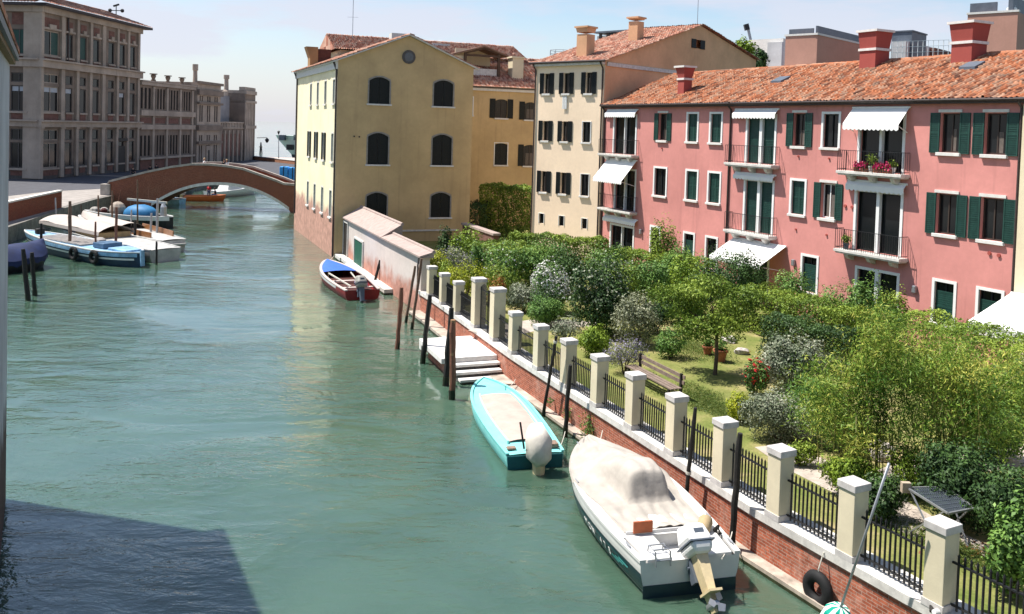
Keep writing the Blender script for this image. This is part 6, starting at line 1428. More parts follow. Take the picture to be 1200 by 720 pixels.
def white_boats():
    s, b = at(194, 294, .75), at(58, 262, 1.0); r, L = boat_root('covered_boat', s, b, 'long white boat lying between the barge and the black boat, roofed with a pale canvas', 'boat')
    h = Hull(L, 3.1, .85, 1.15, tw=.75, full=.3, pw=2.3, draft=.3, flare=.3); P_('hull', h.shell(26, 6), M_AGED, r); [P_('boot_stripe', h.shell(20, 2, .0, .3, .01, 0, .98, cap=False, sides=(sg_,)), mat('grey_boot', (.22, .24, .26), .5, .2, 3), r) for sg_ in (1, -1)]; P_('deck', h.lid(0, .99, .05, .01, .0, 22, 6), M_AGED, r); P_('gunwale', h.rail(.1, .06), M_AGED, r)
    m = MB(); x0, x1, x2 = h.x(.38), h.x(.93), h.x(.60)
    def roof(x, v): return 1.45 + .42 * (1 - v * v) - .08 * math.sin((x - x0) * 1.3)
    V = [(x0 + (x1 - x0) * j / 12, 1.35 * v, roof(x0 + (x1 - x0) * j / 12, v)) for j in range(13) for v in np.linspace(-1, 1, 9)]
    m.add(V, [(j * 9 + i, j * 9 + i + 1, (j + 1) * 9 + i + 1, (j + 1) * 9 + i) for j in range(12) for i in range(8)]); V2 = [(a, b_, c - .04) for a, b_, c in V]; m.add(V2, [(j * 9 + i, (j + 1) * 9 + i, (j + 1) * 9 + i + 1, j * 9 + i + 1) for j in range(12) for i in range(8)])
    for sg in (-1, 1): m.quad((x0, sg * 1.35, 1.45), (x1, sg * 1.35, 1.45), (x1, sg * 1.37, 1.2), (x0, sg * 1.37, 1.2))
    P_('canvas_roof', m, mat('pale_canvas_roof', (.42, .37, .335), .9, .1, 3), r)
    m = MB(); m.box(x0 + .3, x2, -1.2, 1.2, .95, 1.34); P_('cabin', m, mat('tan_cabin_side', (.40, .28, .14), .6, .3, 4), r)
    m = MB(); m.box(x2 + .02, x1 - .3, -1.1, 1.1, .95, 1.3); P_('cargo', m, mat('grey_bundle', (.35, .33, .30), .9, .35, 2), r)
    for s_ in (.4, .66, .92):
        for sg in (-1, 1): m = MB(); m.bar((h.x(s_), sg * 1.28, .9), (h.x(s_), sg * 1.28, 1.45), .05); P_('roof_post', m, M_METAL, r)
    s, b = at(203, 283.5, .8), at(92, 254, 1.0); r, L = boat_root('cabin_boat', s, b, 'white launch with a varnished wooden cockpit rim, on the canal side of the covered boat', 'boat')
    h = Hull(L, 2.8, .9, 1.1, tw=.7, full=.35, pw=2.2, draft=.3, flare=.3); P_('hull', h.shell(24, 6), M_AGED, r); P_('deck', h.lid(0, .99, .08, .01, .0, 22, 6), M_AGED, r); P_('gunwale', h.rail(.1, .06), M_AGED, r)
    [P_('cockpit_rim', h.rail(.07, .42, s0=.10, s1=.42, dz=.02, inset=.28, sides=(sg_,)), mat('varnished_wood', (.26, .11, .04), .35, .25, 5, spec=.5), r) for sg_ in (1, -1)]
    P_('canvas_top', h.lid(.40, .94, .42, .14, .22, 16, 8, None, drop=.25), mat('pale_canvas_roof', (.42, .37, .335), .9, .1, 3), r)
    m = MB(); m.box(-L / 2 - .3, -L / 2, -.9, .9, .55, .66); P_('stern_platform', m, M_AGED, r)
white_boats()

def black_boat():
    s, b = at(203, 255, 1.0), at(99, 248, 1.0); r, L = boat_root('black_boat', s, b, 'black hulled boat with a white gunwale and blue tarpaulin just before the bridge', 'boat')
    h = Hull(L, 2.9, 1.0, 1.1, tw=.55, full=.35, pw=2.3, draft=.3, flare=.35, stern_sharp=True); P_('hull', h.shell(24, 6), mat('black_hull', (.015, .015, .018), .4, .2, 3), r); [P_('white_strake', h.shell(24, 2, .76, .995, .02, .02, .98, cap=False, sides=(sg_,)), M_GEL, r) for sg_ in (1, -1)]; P_('gunwale', h.rail(.25, .07), M_GEL, r); P_('floor', h.lid(.05, .95, 0, -.45, .1, 12, 4), M_DARK, r)
    m = MB(); g = np.random.default_rng(2); m.ball((h.x(.36), 0, 1.15), (1.7, 1.1, .85), 14, 8); m.v = [(a, b_, max(c, .8) + g.normal(0, .03)) for a, b_, c in m.v]; P_('tarpaulin', m, M_BTARP, r, smooth=True)
    m = MB(); m.ball((h.x(.61), .1, 1.35), (.75, .7, .8), 10, 8); m.box(h.x(.56), h.x(.66), -.6, .6, .7, 1.4); P_('engine_cover', m, mat('tan_cover', (.34, .28, .23), .8, .3, 3), r, smooth=False, bevel=.05)
    m = MB(); m.bar((h.x(.16), -1.1, 2.15), (h.x(.62), -1.3, 2.25), .16, .2); P_('spar', m, M_ROPE, r); m = MB(); m.bar((h.x(.2), -1.1, .9), (h.x(.2), -1.1, 2.1), .08); m.bar((h.x(.58), -1.25, .9), (h.x(.58), -1.25, 2.2), .08); P_('crutch', m, M_WOOD, r)
    m = MB(); m.ball((h.x(.86), .2, 1.2), (.5, .45, .35)); m.ball((h.x(.80), -.3, 1.15), (.4, .4, .35)); P_('bundle', m, mat('grey_bundle', (.35, .33, .30), .9, .35, 2), r); m = MB(); m.ball((h.x(.75), .3, 1.2), (.3, .3, .3)); P_('dark_bag', m, mat('dark_maroon', (.08, .02, .02), .8, .2, 4), r)
    m = MB(); m.tube([(h.x(.09), .2, .9), (h.x(.09), .2, 1.9), (h.x(.10), .2, 2.2)], [.3, .28, .12], 8); P_('outboard', m, M_METAL, r)
black_boat()

def small_boats():
    s, b = at(214, 236.5, .3), at(181, 233, .5); r, L = boat_root('blue_skiff', s, b, 'small pale blue skiff tied up under the left end of the bridge', 'boat'); h = Hull(L, 1.9, .6, .8, draft=.2, flare=.3); P_('hull', h.shell(16, 4), M_LB, r); P_('deck', h.lid(.3, .99, .06, .02, .03, 10, 6), M_LB, r); P_('gunwale', h.rail(.1, .05), M_GEL, r); P_('floor', h.lid(.03, .31, 0, -.25, .1, 4, 4), M_DARK, r)
    s, b = at(265, 233, .3), at(216, 231.5, .4); r, L = boat_root('orange_boat', b, s, 'orange open boat with a white outboard under the bridge arch', 'boat'); h = Hull(L, 1.9, .55, .75, tw=.8, draft=.25, flare=.35); P_('hull', h.shell(18, 5), mat('orange_hull', (.55, .12, .03), .5, .2, 3), r); P_('gunwale', h.rail(.08, .06), mat('orange_rim', (.60, .20, .08), .5, .2, 3), r); P_('floor', h.lid(.04, .7, 0, -.28, .1, 8, 4), M_DARK, r); P_('foredeck', h.lid(.68, .99, .05, .02, .04, 6, 6), mat('orange_rim', (.60, .20, .08), .5, .2, 3), r); outboard(r, -L / 2, .45, 1.1, R(5), M_WHITE)
    global ORANGE; ORANGE = r
    s, b = at(246, 229, .3), at(301, 222, .6); r, L = boat_root('white_motor_launch', s, b, 'white motor launch with a small cabin beyond the bridge arch', 'boat'); h = Hull(L, 2.6, .8, 1.35, tw=.85, draft=.3, flare=.6); P_('hull', h.shell(20, 6), M_GEL, r); P_('deck', h.lid(0, .99, .1, .01, 0, 14, 6), M_GEL, r); m = MB(); m.hexa([(h.x(.25), -.9, .85), (h.x(.62), -.9, .85), (h.x(.62), .9, .85), (h.x(.25), .9, .85), (h.x(.3), -.75, 1.75), (h.x(.5), -.75, 1.75), (h.x(.5), .75, 1.75), (h.x(.3), .75, 1.75)]); P_('cabin', m, M_GEL, r, bevel=.05); m = MB(); m.hexa([(h.x(.515), -.78, 1.05), (h.x(.61), -.85, 1.0), (h.x(.61), .85, 1.0), (h.x(.515), .78, 1.05), (h.x(.505), -.7, 1.6), (h.x(.53), -.72, 1.58), (h.x(.53), .72, 1.58), (h.x(.505), .7, 1.6)]); P_('windscreen', m, M_GLASS, r)
    s, b = at(178, 228, .4), at(228, 224, .7); r, L = boat_root('dark_launch', s, b, 'dark slate launch lying in the shade behind the left springing of the bridge', 'boat'); h = Hull(L, 2.6, .9, 1.2, tw=.8, draft=.3, flare=.4); P_('hull', h.shell(18, 5), mat('slate_hull', (.05, .065, .085), .5, .3, 3), r); P_('canvas_top', h.lid(.1, .98, .5, .02, .05, 12, 6), mat('slate_canvas', (.07, .085, .11), .8, .3, 3), r)
    s, b = at(5, 314, .4), at(52, 300, .6); s2 = s + np.array([-1.2, 0, 0]); r, L = boat_root('navy_covered_boat', s2, b, 'boat wrapped in a navy blue tarpaulin behind the two heavy dark poles', 'boat'); h = Hull(L, 3.0, .75, .95, tw=.8, full=.5, pw=2.4, draft=.3, flare=.3); P_('hull', h.shell(18, 5), mat('black_hull', (.015, .015, .018), .4, .2, 3), r)
    P_('tarpaulin', h.lid(0, .98, .75, .04, -.06, 20, 12, lambda s_, v: .05 * math.sin(14 * s_ + 5 * v), drop=.32), M_NTARP, r, smooth=True)
small_boats()

# far ship, lagoon markers
def ship():
    p = at(344, 187, 0); Y = p[1]; b = atY(323, 158.5, Y); wl = atY(343.5, 186, Y); e = atY(420, 165, Y); root = thing('grey_ship', (wl[0] + 15, Y, 0), 'pale grey and green ship bow showing past the yellow building on the lagoon', 'ship')
    def ring(z, x0): return [(x0, Y, z), (x0 + 6, Y - 3.2, z), (x0 + 14, Y - 4.4, z), (x0 + 48, Y - 4.4, z), (x0 + 48, Y + 4.4, z), (x0 + 14, Y + 4.4, z), (x0 + 6, Y + 3.2, z)]
    def loft(za, xa, zb, xb, m_, nm):
        A, B = ring(za, xa), ring(zb, xb); q = MB(); n = len(A); q.add(A + B, [(i, (i + 1) % n, n + (i + 1) % n, n + i) for i in range(n)] + [tuple(range(n, 2 * n))]); part(nm, q, m_, root)
    zb = wl[2]; z1 = 1.3; loft(-.5, wl[0], z1, wl[0] - .5, mat('dark_waterline', (.02, .03, .05), .5, .2, .5), 'boot_stripe'); loft(z1 + .01, wl[0] - .5, b[2] - .9, b[0] + .5, mat('pale_grey_hull', (.62, .66, .66), .5, .15, .3), 'hull'); loft(b[2] - .89, b[0] + .5, b[2], b[0], mat('pale_green_bulwark', (.55, .66, .58), .5, .15, .3), 'bulwark')
    a, c = atY(336, 169.5, Y - 4.6), atY(343, 176, Y - 4.6); q = MB(); q.box(a[0], c[0], Y - 5.0, Y - 3.0, c[2], a[2]); part('hawse_opening', q, M_IRON, root)
    for x0, x1 in ((327, 333), (344, 352)): a, c = atY(x0, 161.0, Y - 3), atY(x1, 163.4, Y - 3); q = MB(); q.box(a[0], c[0], Y - 3, Y - 1, c[2] - .3, a[2] + .6); part('deck_gear', q, M_ZINC, root)
    q = MB(); q.box(wl[0] + 22, wl[0] + 46, Y - 3.4, Y + 3.4, b[2], b[2] + 5); part('superstructure', q, M_GEL, root)
    c = at(305.5, 180, 0); r = thing('channel_marker', c, 'three legged wooden channel marker standing in the lagoon', 'marker'); h = atY(305.5, 167, c[1])[2]; q = MB()
    for an in (0, 2.1, 4.2): q.tube([c + [math.cos(an) * .5, math.sin(an) * .5, -1], (c[0], c[1], h)], .16, 6)
    part('legs', q, M_TAR, r); q = MB(); q.box(c[0] - .4, c[0] + .4, c[1] - .4, c[1] + .4, h * .55, h * .62); part('collar', q, M_WOOD, r)
ship()
q0, q1 = at(300, 187.5, 1.3), at(352, 193.5, 1.3); lw = thing('lagoon_parapet', (*((q0 + q1) / 2)[:2], 1.3), 'low orange brick parapet at the end of the quay facing the lagoon', 'wall')
m = MB(); d = (q1 - q0)[:2]; d = d / np.linalg.norm(d); Fq = Frame(q0[:2], math.atan2(*d), 1); m.fbox(Fq, -2, np.linalg.norm((q1 - q0)[:2]) + 6, -.3, .3, 1.29, 2.0); part('brick_face', m, mat('orange_brick', (.36, .17, .10), .9, .25, 1), lw); m = MB(); m.fbox(Fq, -2, np.linalg.norm((q1 - q0)[:2]) + 6, -.36, .36, 2.002, 2.12); part('cap', m, M_STONE, lw)
b = at(326.5, 190, 1.3); lp = thing('lamp_post', b, 'slim grey lamp post on the far quay in front of the ship', 'lamp post'); t = atY(326.5, 157, b[1]); q = MB(); q.tube([b, b + [0, 0, 1], t], [.14, .09, .06], 8); part('post', q, M_METAL, lp); q = MB(); q.lathe(t - [0, 0, .1], [(.1, 0), (.3, .5), (.3, .6), (.05, .8)], 8); part('lantern', q, M_IRON, lp)
# blue tubs stacked on the far quay
for i, (x0, x1, y0, y1, lb) in enumerate(((327.5, 336.8, 195.5, 213, 'left one of two blue plastic wrapped bales by the bridge end'), (338, 347.5, 196.5, 213.5, 'right one of two blue plastic wrapped bales, touching the yellow building'))):
    Yb = 104.5; a, c = atY(x0, y0, Yb), atY(x1, y1, Yb); r = thing('blue_bale', ((a[0] + c[0]) / 2, Yb + .6, 1.3), lb, 'bale'); z0 = 1.31; z1 = a[2]; q = MB(); q.box(a[0], c[0], Yb, Yb + 1.1, z0, z1); part('wrapping', q, mat('bright_blue_wrap', (.05, .34, .78), .5, .3, 2, bump=.4, bscale=5), r, bevel=.08)
    q = MB(); q.box(a[0] - .02, c[0] + .02, Yb - .02, Yb + 1.12, (z0 + z1) / 2 - .05, (z0 + z1) / 2 + .05); q.box((a[0] + c[0]) / 2 - .05, (a[0] + c[0]) / 2 + .05, Yb - .03, Yb + 1.13, z0, z1 + .02); part('strap', q, M_DB, r)
b = atY(331.5, 213, 102); r = thing('quay_bollard', (b[0], 102, 1.3), 'small black bollard at the right end of the bridge', 'bollard'); q = MB(); q.lathe((b[0], 102, 1.3), [(.2, 0), (.18, 1.2), (.25, 1.3), (.22, 1.6), (.05, 1.7)], 8); part('post', q, M_IRON, r)
# ------------------------------------------------------------------ garden planting
LM = {
 'dark': leaf_mat('leaf_dark', (0.016, 0.041, 0.013), (0.036, 0.077, 0.021), (0.082, 0.157, 0.037), 0.15),
 'mid': leaf_mat('leaf_mid', (0.040, 0.094, 0.020), (0.098, 0.198, 0.040), (0.218, 0.354, 0.079), 0.19),
 'hedge': leaf_mat('leaf_hedge', (0.047, 0.095, 0.011), (0.158, 0.235, 0.028), (0.304, 0.380, 0.057), 0.16),
 'bright': leaf_mat('leaf_bright', (0.072, 0.138, 0.013), (0.193, 0.287, 0.028), (0.314, 0.414, 0.054), 0.20),
 'lime': leaf_mat('leaf_lime', (0.140, 0.190, 0.010), (0.319, 0.361, 0.018), (0.459, 0.456, 0.036), 0.20),
 'bamboo': leaf_mat('leaf_bamboo', (.05, .12, .014), (.18, .29, .035), (.52, .50, .10), .22),
 'silver': leaf_mat('leaf_silver', (0.050, 0.077, 0.037), (0.162, 0.192, 0.118), (0.423, 0.432, 0.328), 0.15),
 'grey': leaf_mat('leaf_grey', (0.110, 0.133, 0.071), (0.218, 0.238, 0.141), (0.343, 0.342, 0.240), 0.15),
 'acer': leaf_mat('leaf_acer', (0.059, 0.112, 0.015), (0.148, 0.224, 0.028), (0.295, 0.374, 0.053), 0.23),
 'white': leaf_mat('white_blossom', (.45, .45, .42), (.60, .60, .56), (.75, .74, .70), .2),
 'red': leaf_mat('red_blossom', (.30, .015, .02), (.50, .03, .03), (.60, .07, .06), .2),
 'pinkf': leaf_mat('magenta_blossom', (.35, .01, .07), (.55, .02, .12), (.70, .08, .22), .2),
 'lav': leaf_mat('lavender_bloom', (.13, .11, .20), (.22, .19, .30), (.33, .30, .40), .2),
 'rust': leaf_mat('rusty_leaf', (.16, .05, .015), (.32, .11, .03), (.40, .20, .06), .2),
 'grass': leaf_mat('grass_blade', (.04, .08, .012), (.11, .17, .03), (.28, .28, .08), .2)}
M_BARK = mat('bark', (.12, .085, .06), .9, .4, 8)
_seed = [100]
def stems(root, c, hgt, spread, n=5, r=.035, name='stem', m_=None):
    q = MB(); c = np.array(c, float)
    for k in range(n):
        a = random.uniform(0, 6.28); e = c + np.array([math.cos(a) * spread, math.sin(a) * spread, hgt]); mid = c + (e - c) * .5 + np.array([random.uniform(-.1, .1), random.uniform(-.1, .1), hgt * .08]); q.tube([c + [math.cos(a) * r, math.sin(a) * r, -.05], mid, e], [r, r * .7, r * .35], 5)
    return part(name, q, m_ or M_BARK, root)
def bush(x, ytop, wpx, Y, kind, label, n=4000, size=.11, name='shrub', cat='shrub', flat=1.0, dep=.8, lobes=5, zb=None, flower=None, fn=0, fsize=.07, group=None, up=.35, aspect=.55, h=None, shell=.5, solid=True):
    """leafy shrub whose top shows at photo pixel (x, ytop) and which stands at distance Y"""
    _seed[0] += 1; sd = _seed[0]; g = np.random.default_rng(sd); zb = GZ if zb is None else zb
    t = atY(x, ytop, Y); c = np.array([t[0], Y, zb]); H = max(.25, t[2] - zb) if h is None else h; rx = wpx / 2 * Y / CF
    root = thing(name, c, label, cat, group)
    bl = [(c[0], c[1], zb + H * .5, rx * .82, rx * dep * .82, H * .5)]
    for k in range(lobes):
        a = 6.28 * k / lobes + g.uniform(-.4, .4); q = g.uniform(.40, .62); s_ = g.uniform(.40, .6)
        bl.append((c[0] + math.cos(a) * rx * q, c[1] + math.sin(a) * rx * dep * q, zb + H * g.uniform(.32, .72), rx * s_, rx * dep * s_, H * g.uniform(.26, .34)))
    P, D, k = blob_points(bl, n, sd, shell=shell); ok = P[:, 2] > zb + .02; P = P[ok]; D = D[ok]
    lo = g.normal(0, .22, len(P)) + .5 + .16 * np.sin(P[:, 0] * 3.1 / max(rx, .4) + P[:, 2] * 2.3 + sd) + .12 * np.sin(P[:, 1] * 5 + sd)
    leaves('foliage', P, size, LM[kind], root, rnd=lo, outward=D, seed=sd, up=up, aspect=aspect)
    if flower:
        P2, D2, _ = blob_points(bl, fn, sd + 5000, shell=.97, lump=.2); ok = P2[:, 2] > zb + H * .35; leaves('blossom', P2[ok] + D2[ok] * .03, fsize, LM[flower], root, outward=D2[ok], seed=sd + 7, aspect=.9)
    stems(root, c, H * .6, rx * .45); return root
def hedge(p0, p1, dep, h, kind, label, n=9000, size=.10, name='hedge', zb=None, cat='hedge'):
    """clipped hedge between two ground points: dense leaf skin on a slightly uneven box"""
    _seed[0] += 1; sd = _seed[0]; g = np.random.default_rng(sd); zb = GZ if zb is None else zb
    a, b = np.array(p0[:2], float), np.array(p1[:2], float); L_ = np.linalg.norm(b - a); t = (b - a) / L_; nn = np.array([-t[1], t[0]]); c = (a + b) / 2
    root = thing(name, (c[0], c[1], zb), label, cat)
    A = np.array([L_ * h, L_ * h, L_ * dep * 1.6, dep * h, dep * h]); f = g.choice(5, n, p=A / A.sum()); U = g.uniform(0, 1, n); V = g.uniform(0, 1, n)
    u = np.where(f < 3, U * L_, np.where(f == 3, 0, L_)); d = np.where(f == 0, -dep / 2, np.where(f == 1, dep / 2, (np.where(f == 2, V, U) - .5) * dep)); z = np.where(f == 2, h, V * h)
    O = np.zeros((n, 3)); O[f == 0] = [*(-nn), 0]; O[f == 1] = [*nn, 0]; O[f == 2] = [0, 0, 1]; O[f == 3] = [*(-t), 0]; O[f == 4] = [*t, 0]
    lump = .10 * np.sin(u * 2.1 + sd) + .08 * np.sin(u * 5.3 + z * 4) + .06 * np.sin(d * 6 + u * 3.3)
    q = lump - np.abs(g.normal(0, .09, n)) * (g.uniform(0, 1, n) < .9) - g.uniform(0, .25, n) * (g.uniform(0, 1, n) < .3)
    P = np.stack([a[0] + t[0] * u + nn[0] * d, a[1] + t[1] * u + nn[1] * d, zb + z], 1) + O * q[:, None]
    P[:, 2] = np.maximum(P[:, 2], zb + .03)
    lo = g.normal(0, .2, n) + .48 + .15 * np.sin(u * 1.3 + sd) + .1 * np.sin(z * 5 + u * 3)
    leaves('foliage', P, size, LM[kind], root, rnd=lo, outward=O * .8, seed=sd)
    q = MB(); k = max(3, int(L_ / .7))
    for i in range(k): p = a + t * L_ * (i + .5) / k; q.tube([(p[0], p[1], zb - .05), (p[0] + .05, p[1], zb + h * .5), (p[0] + random.uniform(-.2, .2), p[1] + random.uniform(-.2, .2), zb + h * .85)], [.04, .03, .012], 5)
    part('stem', q, M_BARK, root); return root
gp_ = lambda x, Y: atY(x, 400, Y)[:2]

# the far end, by the white wall and the peach house
hedge(gp_(566, 74), gp_(630, 71), 2.4, 4.1, 'hedge', 'tall leafy hedge filling the courtyard in front of the yellow wing', 15000, .17)
hedge(gp_(551, 70), gp_(564, 76), 1.6, 2.6, 'dark', 'dark hedge in the narrow passage beside the yellow gable', 4000, .16)
hedge(gp_(598, 56.5), gp_(706, 54), 1.3, 2.2, 'hedge', 'clipped hedge running along the front of the peach house', 14000, .13)
hedge(gp_(566, 53.5), gp_(626, 48.5), 3.0, 2.05, 'hedge', 'broad square clipped hedge block near the white wall', 14000, .13)
hedge(gp_(706, 50.5), gp_(812, 47.5), 1.4, 2.15, 'hedge', 'clipped hedge at the far left foot of the pink house', 13000, .12)
bush(548, 266, 44, 54, 'bright', 'loose light green shrub with upright shoots beside the yellow gable', 3000, .17, up=.1)
bush(521, 263, 20, 55, 'dark', 'narrow dark green shrub against the yellow gable', 2500, .13)
bush(534, 287, 50, 49, 'grey', 'greyish shrub with faint mauve heads behind the first pillars', 2600, .10, flower='lav', fn=700)
bush(513, 291, 32, 48, 'lime', 'yellow green mound just inside the end of the white wall', 2600, .11)
bush(546, 305, 62, 44.5, 'lime', 'wide low yellow green mound behind the third pillar', 3600, .10, dep=.6)
bush(523, 302, 22, 46, 'bright', 'small green mound between the two yellow green mounds', 1400, .10)
bush(590, 309, 56, 45, 'hedge', 'low spreading light green plants by the lawn behind the gate', 2600, .10, dep=.7)
bush(583, 320, 26, 42.5, 'rust', 'low rusty orange plant behind the iron gate', 1300, .08)
bush(560, 283, 24, 50, 'mid', 'small green shrub in front of the square hedge', 1500, .12)
bush(592, 284, 56, 47.5, 'mid', 'rounded green shrub in front of the broad hedge block', 4200, .12, flower='white', fn=160, fsize=.1)
bush(640, 281, 62, 48, 'mid', 'green bush between the hedge block and the dark tall bush', 5000, .12)
bush(668, 290, 46, 46.5, 'dark', 'dark bush behind the white flowering shrub', 3600, .12)
bush(645, 308, 48, 42.5, 'mid', 'shrub covered in white blossom behind the silver dome', 3600, .11, flower='white', fn=2600, fsize=.085)
bush(640, 330, 46, 40.8, 'dark', 'dark lower shrub under the white flowering one', 2500, .10)
bush(613, 333.5, 46, 42.5, 'silver', 'neat silvery dome beside the gravel by the gate', 4200, .09, lobes=3)
bush(638.5, 346, 50, 39.6, 'mid', 'neat mid green dome next to the silvery one', 5200, .09, lobes=3)
bush(706, 303, 84, 38.3, 'dark', 'tall dark bush in the middle of the garden, its branches arching', 11000, .12, lobes=7, flower='silver', fn=1400, fsize=.1)
bush(748, 343, 66, 36.5, 'grey', 'loose grey green bush right of the tall dark bush', 4800, .10)
bush(664, 371, 40, 37, 'silver', 'low spiky silvery plant by the path', 1500, .14, aspect=.22)
bush(698, 381, 42, 34.3, 'bright', 'bright yellow green dome beside the fence', 4800, .085, lobes=3)
bush(733, 396, 52, 32.2, 'grey', 'grey green lavender mound with mauve heads next to the bright dome', 4200, .07, aspect=.25, flower='lav', fn=900, fsize=.06)
bush(712, 283, 54, 48.5, 'mid', 'mid green bush behind the tall dark bush', 4200, .12)
bush(762, 301, 74, 44.5, 'mid', 'broad green bush in front of the clipped hedge at the pink house', 6500, .12)
bush(727, 305, 50, 43, 'hedge', 'light green bush close behind the tall dark bush', 3600, .12)
bush(781, 256, 40, 50, 'hedge', 'loose climbing shrub reaching up the pink wall', 3400, .14, lobes=6)
bush(797, 284, 46, 47.5, 'mid', 'green bush at the foot of the climbing shrub', 3200, .12)
bush(815, 300, 60, 43, 'bright', 'light green bush in front of the ground floor awning', 4200, .12)
bush(856, 287, 96, 41.5, 'dark', 'large dark rounded bush below the extended ground floor awning', 11000, .11, lobes=6)
bush(787, 382, 44, 34.6, 'mid', 'small open shrub on the lawn left of the little tree', 2200, .09)
bush(770, 352, 50, 39, 'dark', 'dark low bush behind the grey green bush', 3600, .10)
bush(800, 335, 70, 41, 'mid', 'mid green bush between the little tree and the hedge', 5200, .11)
hedge(gp_(862, 41.5), gp_(1000, 35.8), 2.0, 1.9, 'hedge', 'long clipped hedge crossing the garden in front of the pink house', 17000, .10)
hedge(gp_(900, 35.0), gp_(1004, 32.4), 1.4, 1.75, 'dark', 'darker clipped hedge in front of the long light one', 12000, .09)
bush(930, 317, 64, 41.5, 'mid', 'dark green shrub under the first ground floor window of the pink house', 4600, .11)
bush(985, 330, 74, 39.5, 'mid', 'bushy green shrub under the middle of the pink house', 5200, .11)
bush(1020, 326, 60, 37.5, 'mid', 'tall loose shrub in front of the ground floor door', 4600, .12)
bush(1046, 340, 40, 36, 'hedge', 'upright light shrub at the right of the ground floor door', 2600, .12)
bush(928, 390, 80, 30.8, 'silver', 'large variegated cream and green bush behind the red flowers', 8500, .10, lobes=6)
bush(888, 418, 34, 30.0, 'mid', 'shrub with bright red flowers beside the variegated bush', 1600, .09, flower='red', fn=200, fsize=.12)
bush(914, 457, 100, 25.6, 'silver', 'large silvery leaved rounded bush just inside the fence', 12500, .075, lobes=6)
bush(867, 457, 36, 27.0, 'lime', 'small yellow green bush touching the silvery one', 2600, .07, lobes=3)
bush(955, 440, 76, 27.6, 'mid', 'dull green bush behind the big silvery bush', 6000, .09)
bush(985, 470, 60, 24.8, 'mid', 'dark green bush at the left foot of the bamboo', 5200, .08)
bush(940, 518, 50, 23.6, 'hedge', 'low green ground cover clump beside the gravel path', 2200, .07, dep=.5)
bush(1000, 533, 68, 21.6, 'bright', 'bright fresh green bush behind the railing, in front of the bamboo', 6500, .085)
bush(1035, 555, 60, 20.4, 'dark', 'dark shrub with pale leaf tips right of the bright bush', 4200, .08, flower='silver', fn=250)
bush(1078, 516, 70, 21.8, 'bright', 'yellow green bush under the bamboo', 5200, .07)
bush(1128, 520, 110, 20.2, 'dark', 'dense dark bush behind the drying rack', 9500, .09, lobes=7)
bush(1190, 545, 90, 18.6, 'dark', 'dark bush at the right edge behind the last railing', 8000, .09)
bush(1192, 580, 60, 17.0, 'mid', 'large leaved green bush at the right edge of the garden', 3400, .11)
bush(1165, 470, 90, 24.5, 'mid', 'green bush right of the bamboo', 6500, .10)
bush(1190, 420, 70, 27.5, 'hedge', 'light green bush below the big white awning', 4600, .11)
hedge(gp_(1058, 33.0), gp_(1230, 27.6), 2.6, 2.45, 'hedge', 'thick light green hedge along the right end of the pink house', 20000, .10)

# trees
def tree(x, yb, Y, label, kind, blobs, n, size, trunk_h, r=.12, name='garden_tree', limbs=6, droop=0, aspect=.5):
    _seed[0] += 1; sd = _seed[0]; c = atY(x, yb, Y); c[2] = GZ; root = thing(name, c, label, 'tree')
    bl = []
    for (bx, by, wr, hr, dy) in blobs: p = atY(bx, by, Y + dy); bl.append((*p, wr * Y / CF, wr * Y / CF * .9, hr * Y / CF))
    P, D, k = blob_points(bl, n, sd, shell=.35, lump=.28); g = np.random.default_rng(sd)
    cl = np.sin(P[:, 0] * 2.7 + sd) * np.sin(P[:, 1] * 3.1) * np.sin(P[:, 2] * 3.6 + 1.0); keep = cl + g.uniform(-.5, .9, len(P)) > -.25; P = P[keep]; D = D[keep]
    leaves('crown', P, size, LM[kind], root, rnd=g.normal(.5, .22, len(P)) + .2 * np.sin(P[:, 0] * 1.7 + P[:, 2] * 2.1), outward=D * .5, seed=sd, droop=droop, aspect=aspect)
    q = MB(); top = c + [0, 0, trunk_h]; q.tube([c + [0, 0, -.1], c + [.04, 0, trunk_h * .5], top], [r * 1.2, r, r * .8], 8)
    for b in bl[:limbs]: q.tube([top - [0, 0, .1], (top + np.array(b[:3])) / 2 + [0, 0, .1], np.array(b[:3])], [r * .6, r * .4, r * .15], 6)
    part('trunk', q, M_BARK, root); return root
tree(838, 432, 32.4, 'small round crowned tree on the lawn with a thin reddish trunk', 'acer',
     [(830, 352, 36, 20, 0), (795, 358, 26, 16, .5), (866, 354, 26, 20, .3), (815, 385, 26, 15, -.6), (848, 382, 26, 16, -.5), (775, 345, 18, 12, .8), (880, 345, 16, 12, .8), (830, 335, 28, 14, .6), (800, 342, 18, 10, .2)], 14000, .11, 1.6, .07, limbs=8)
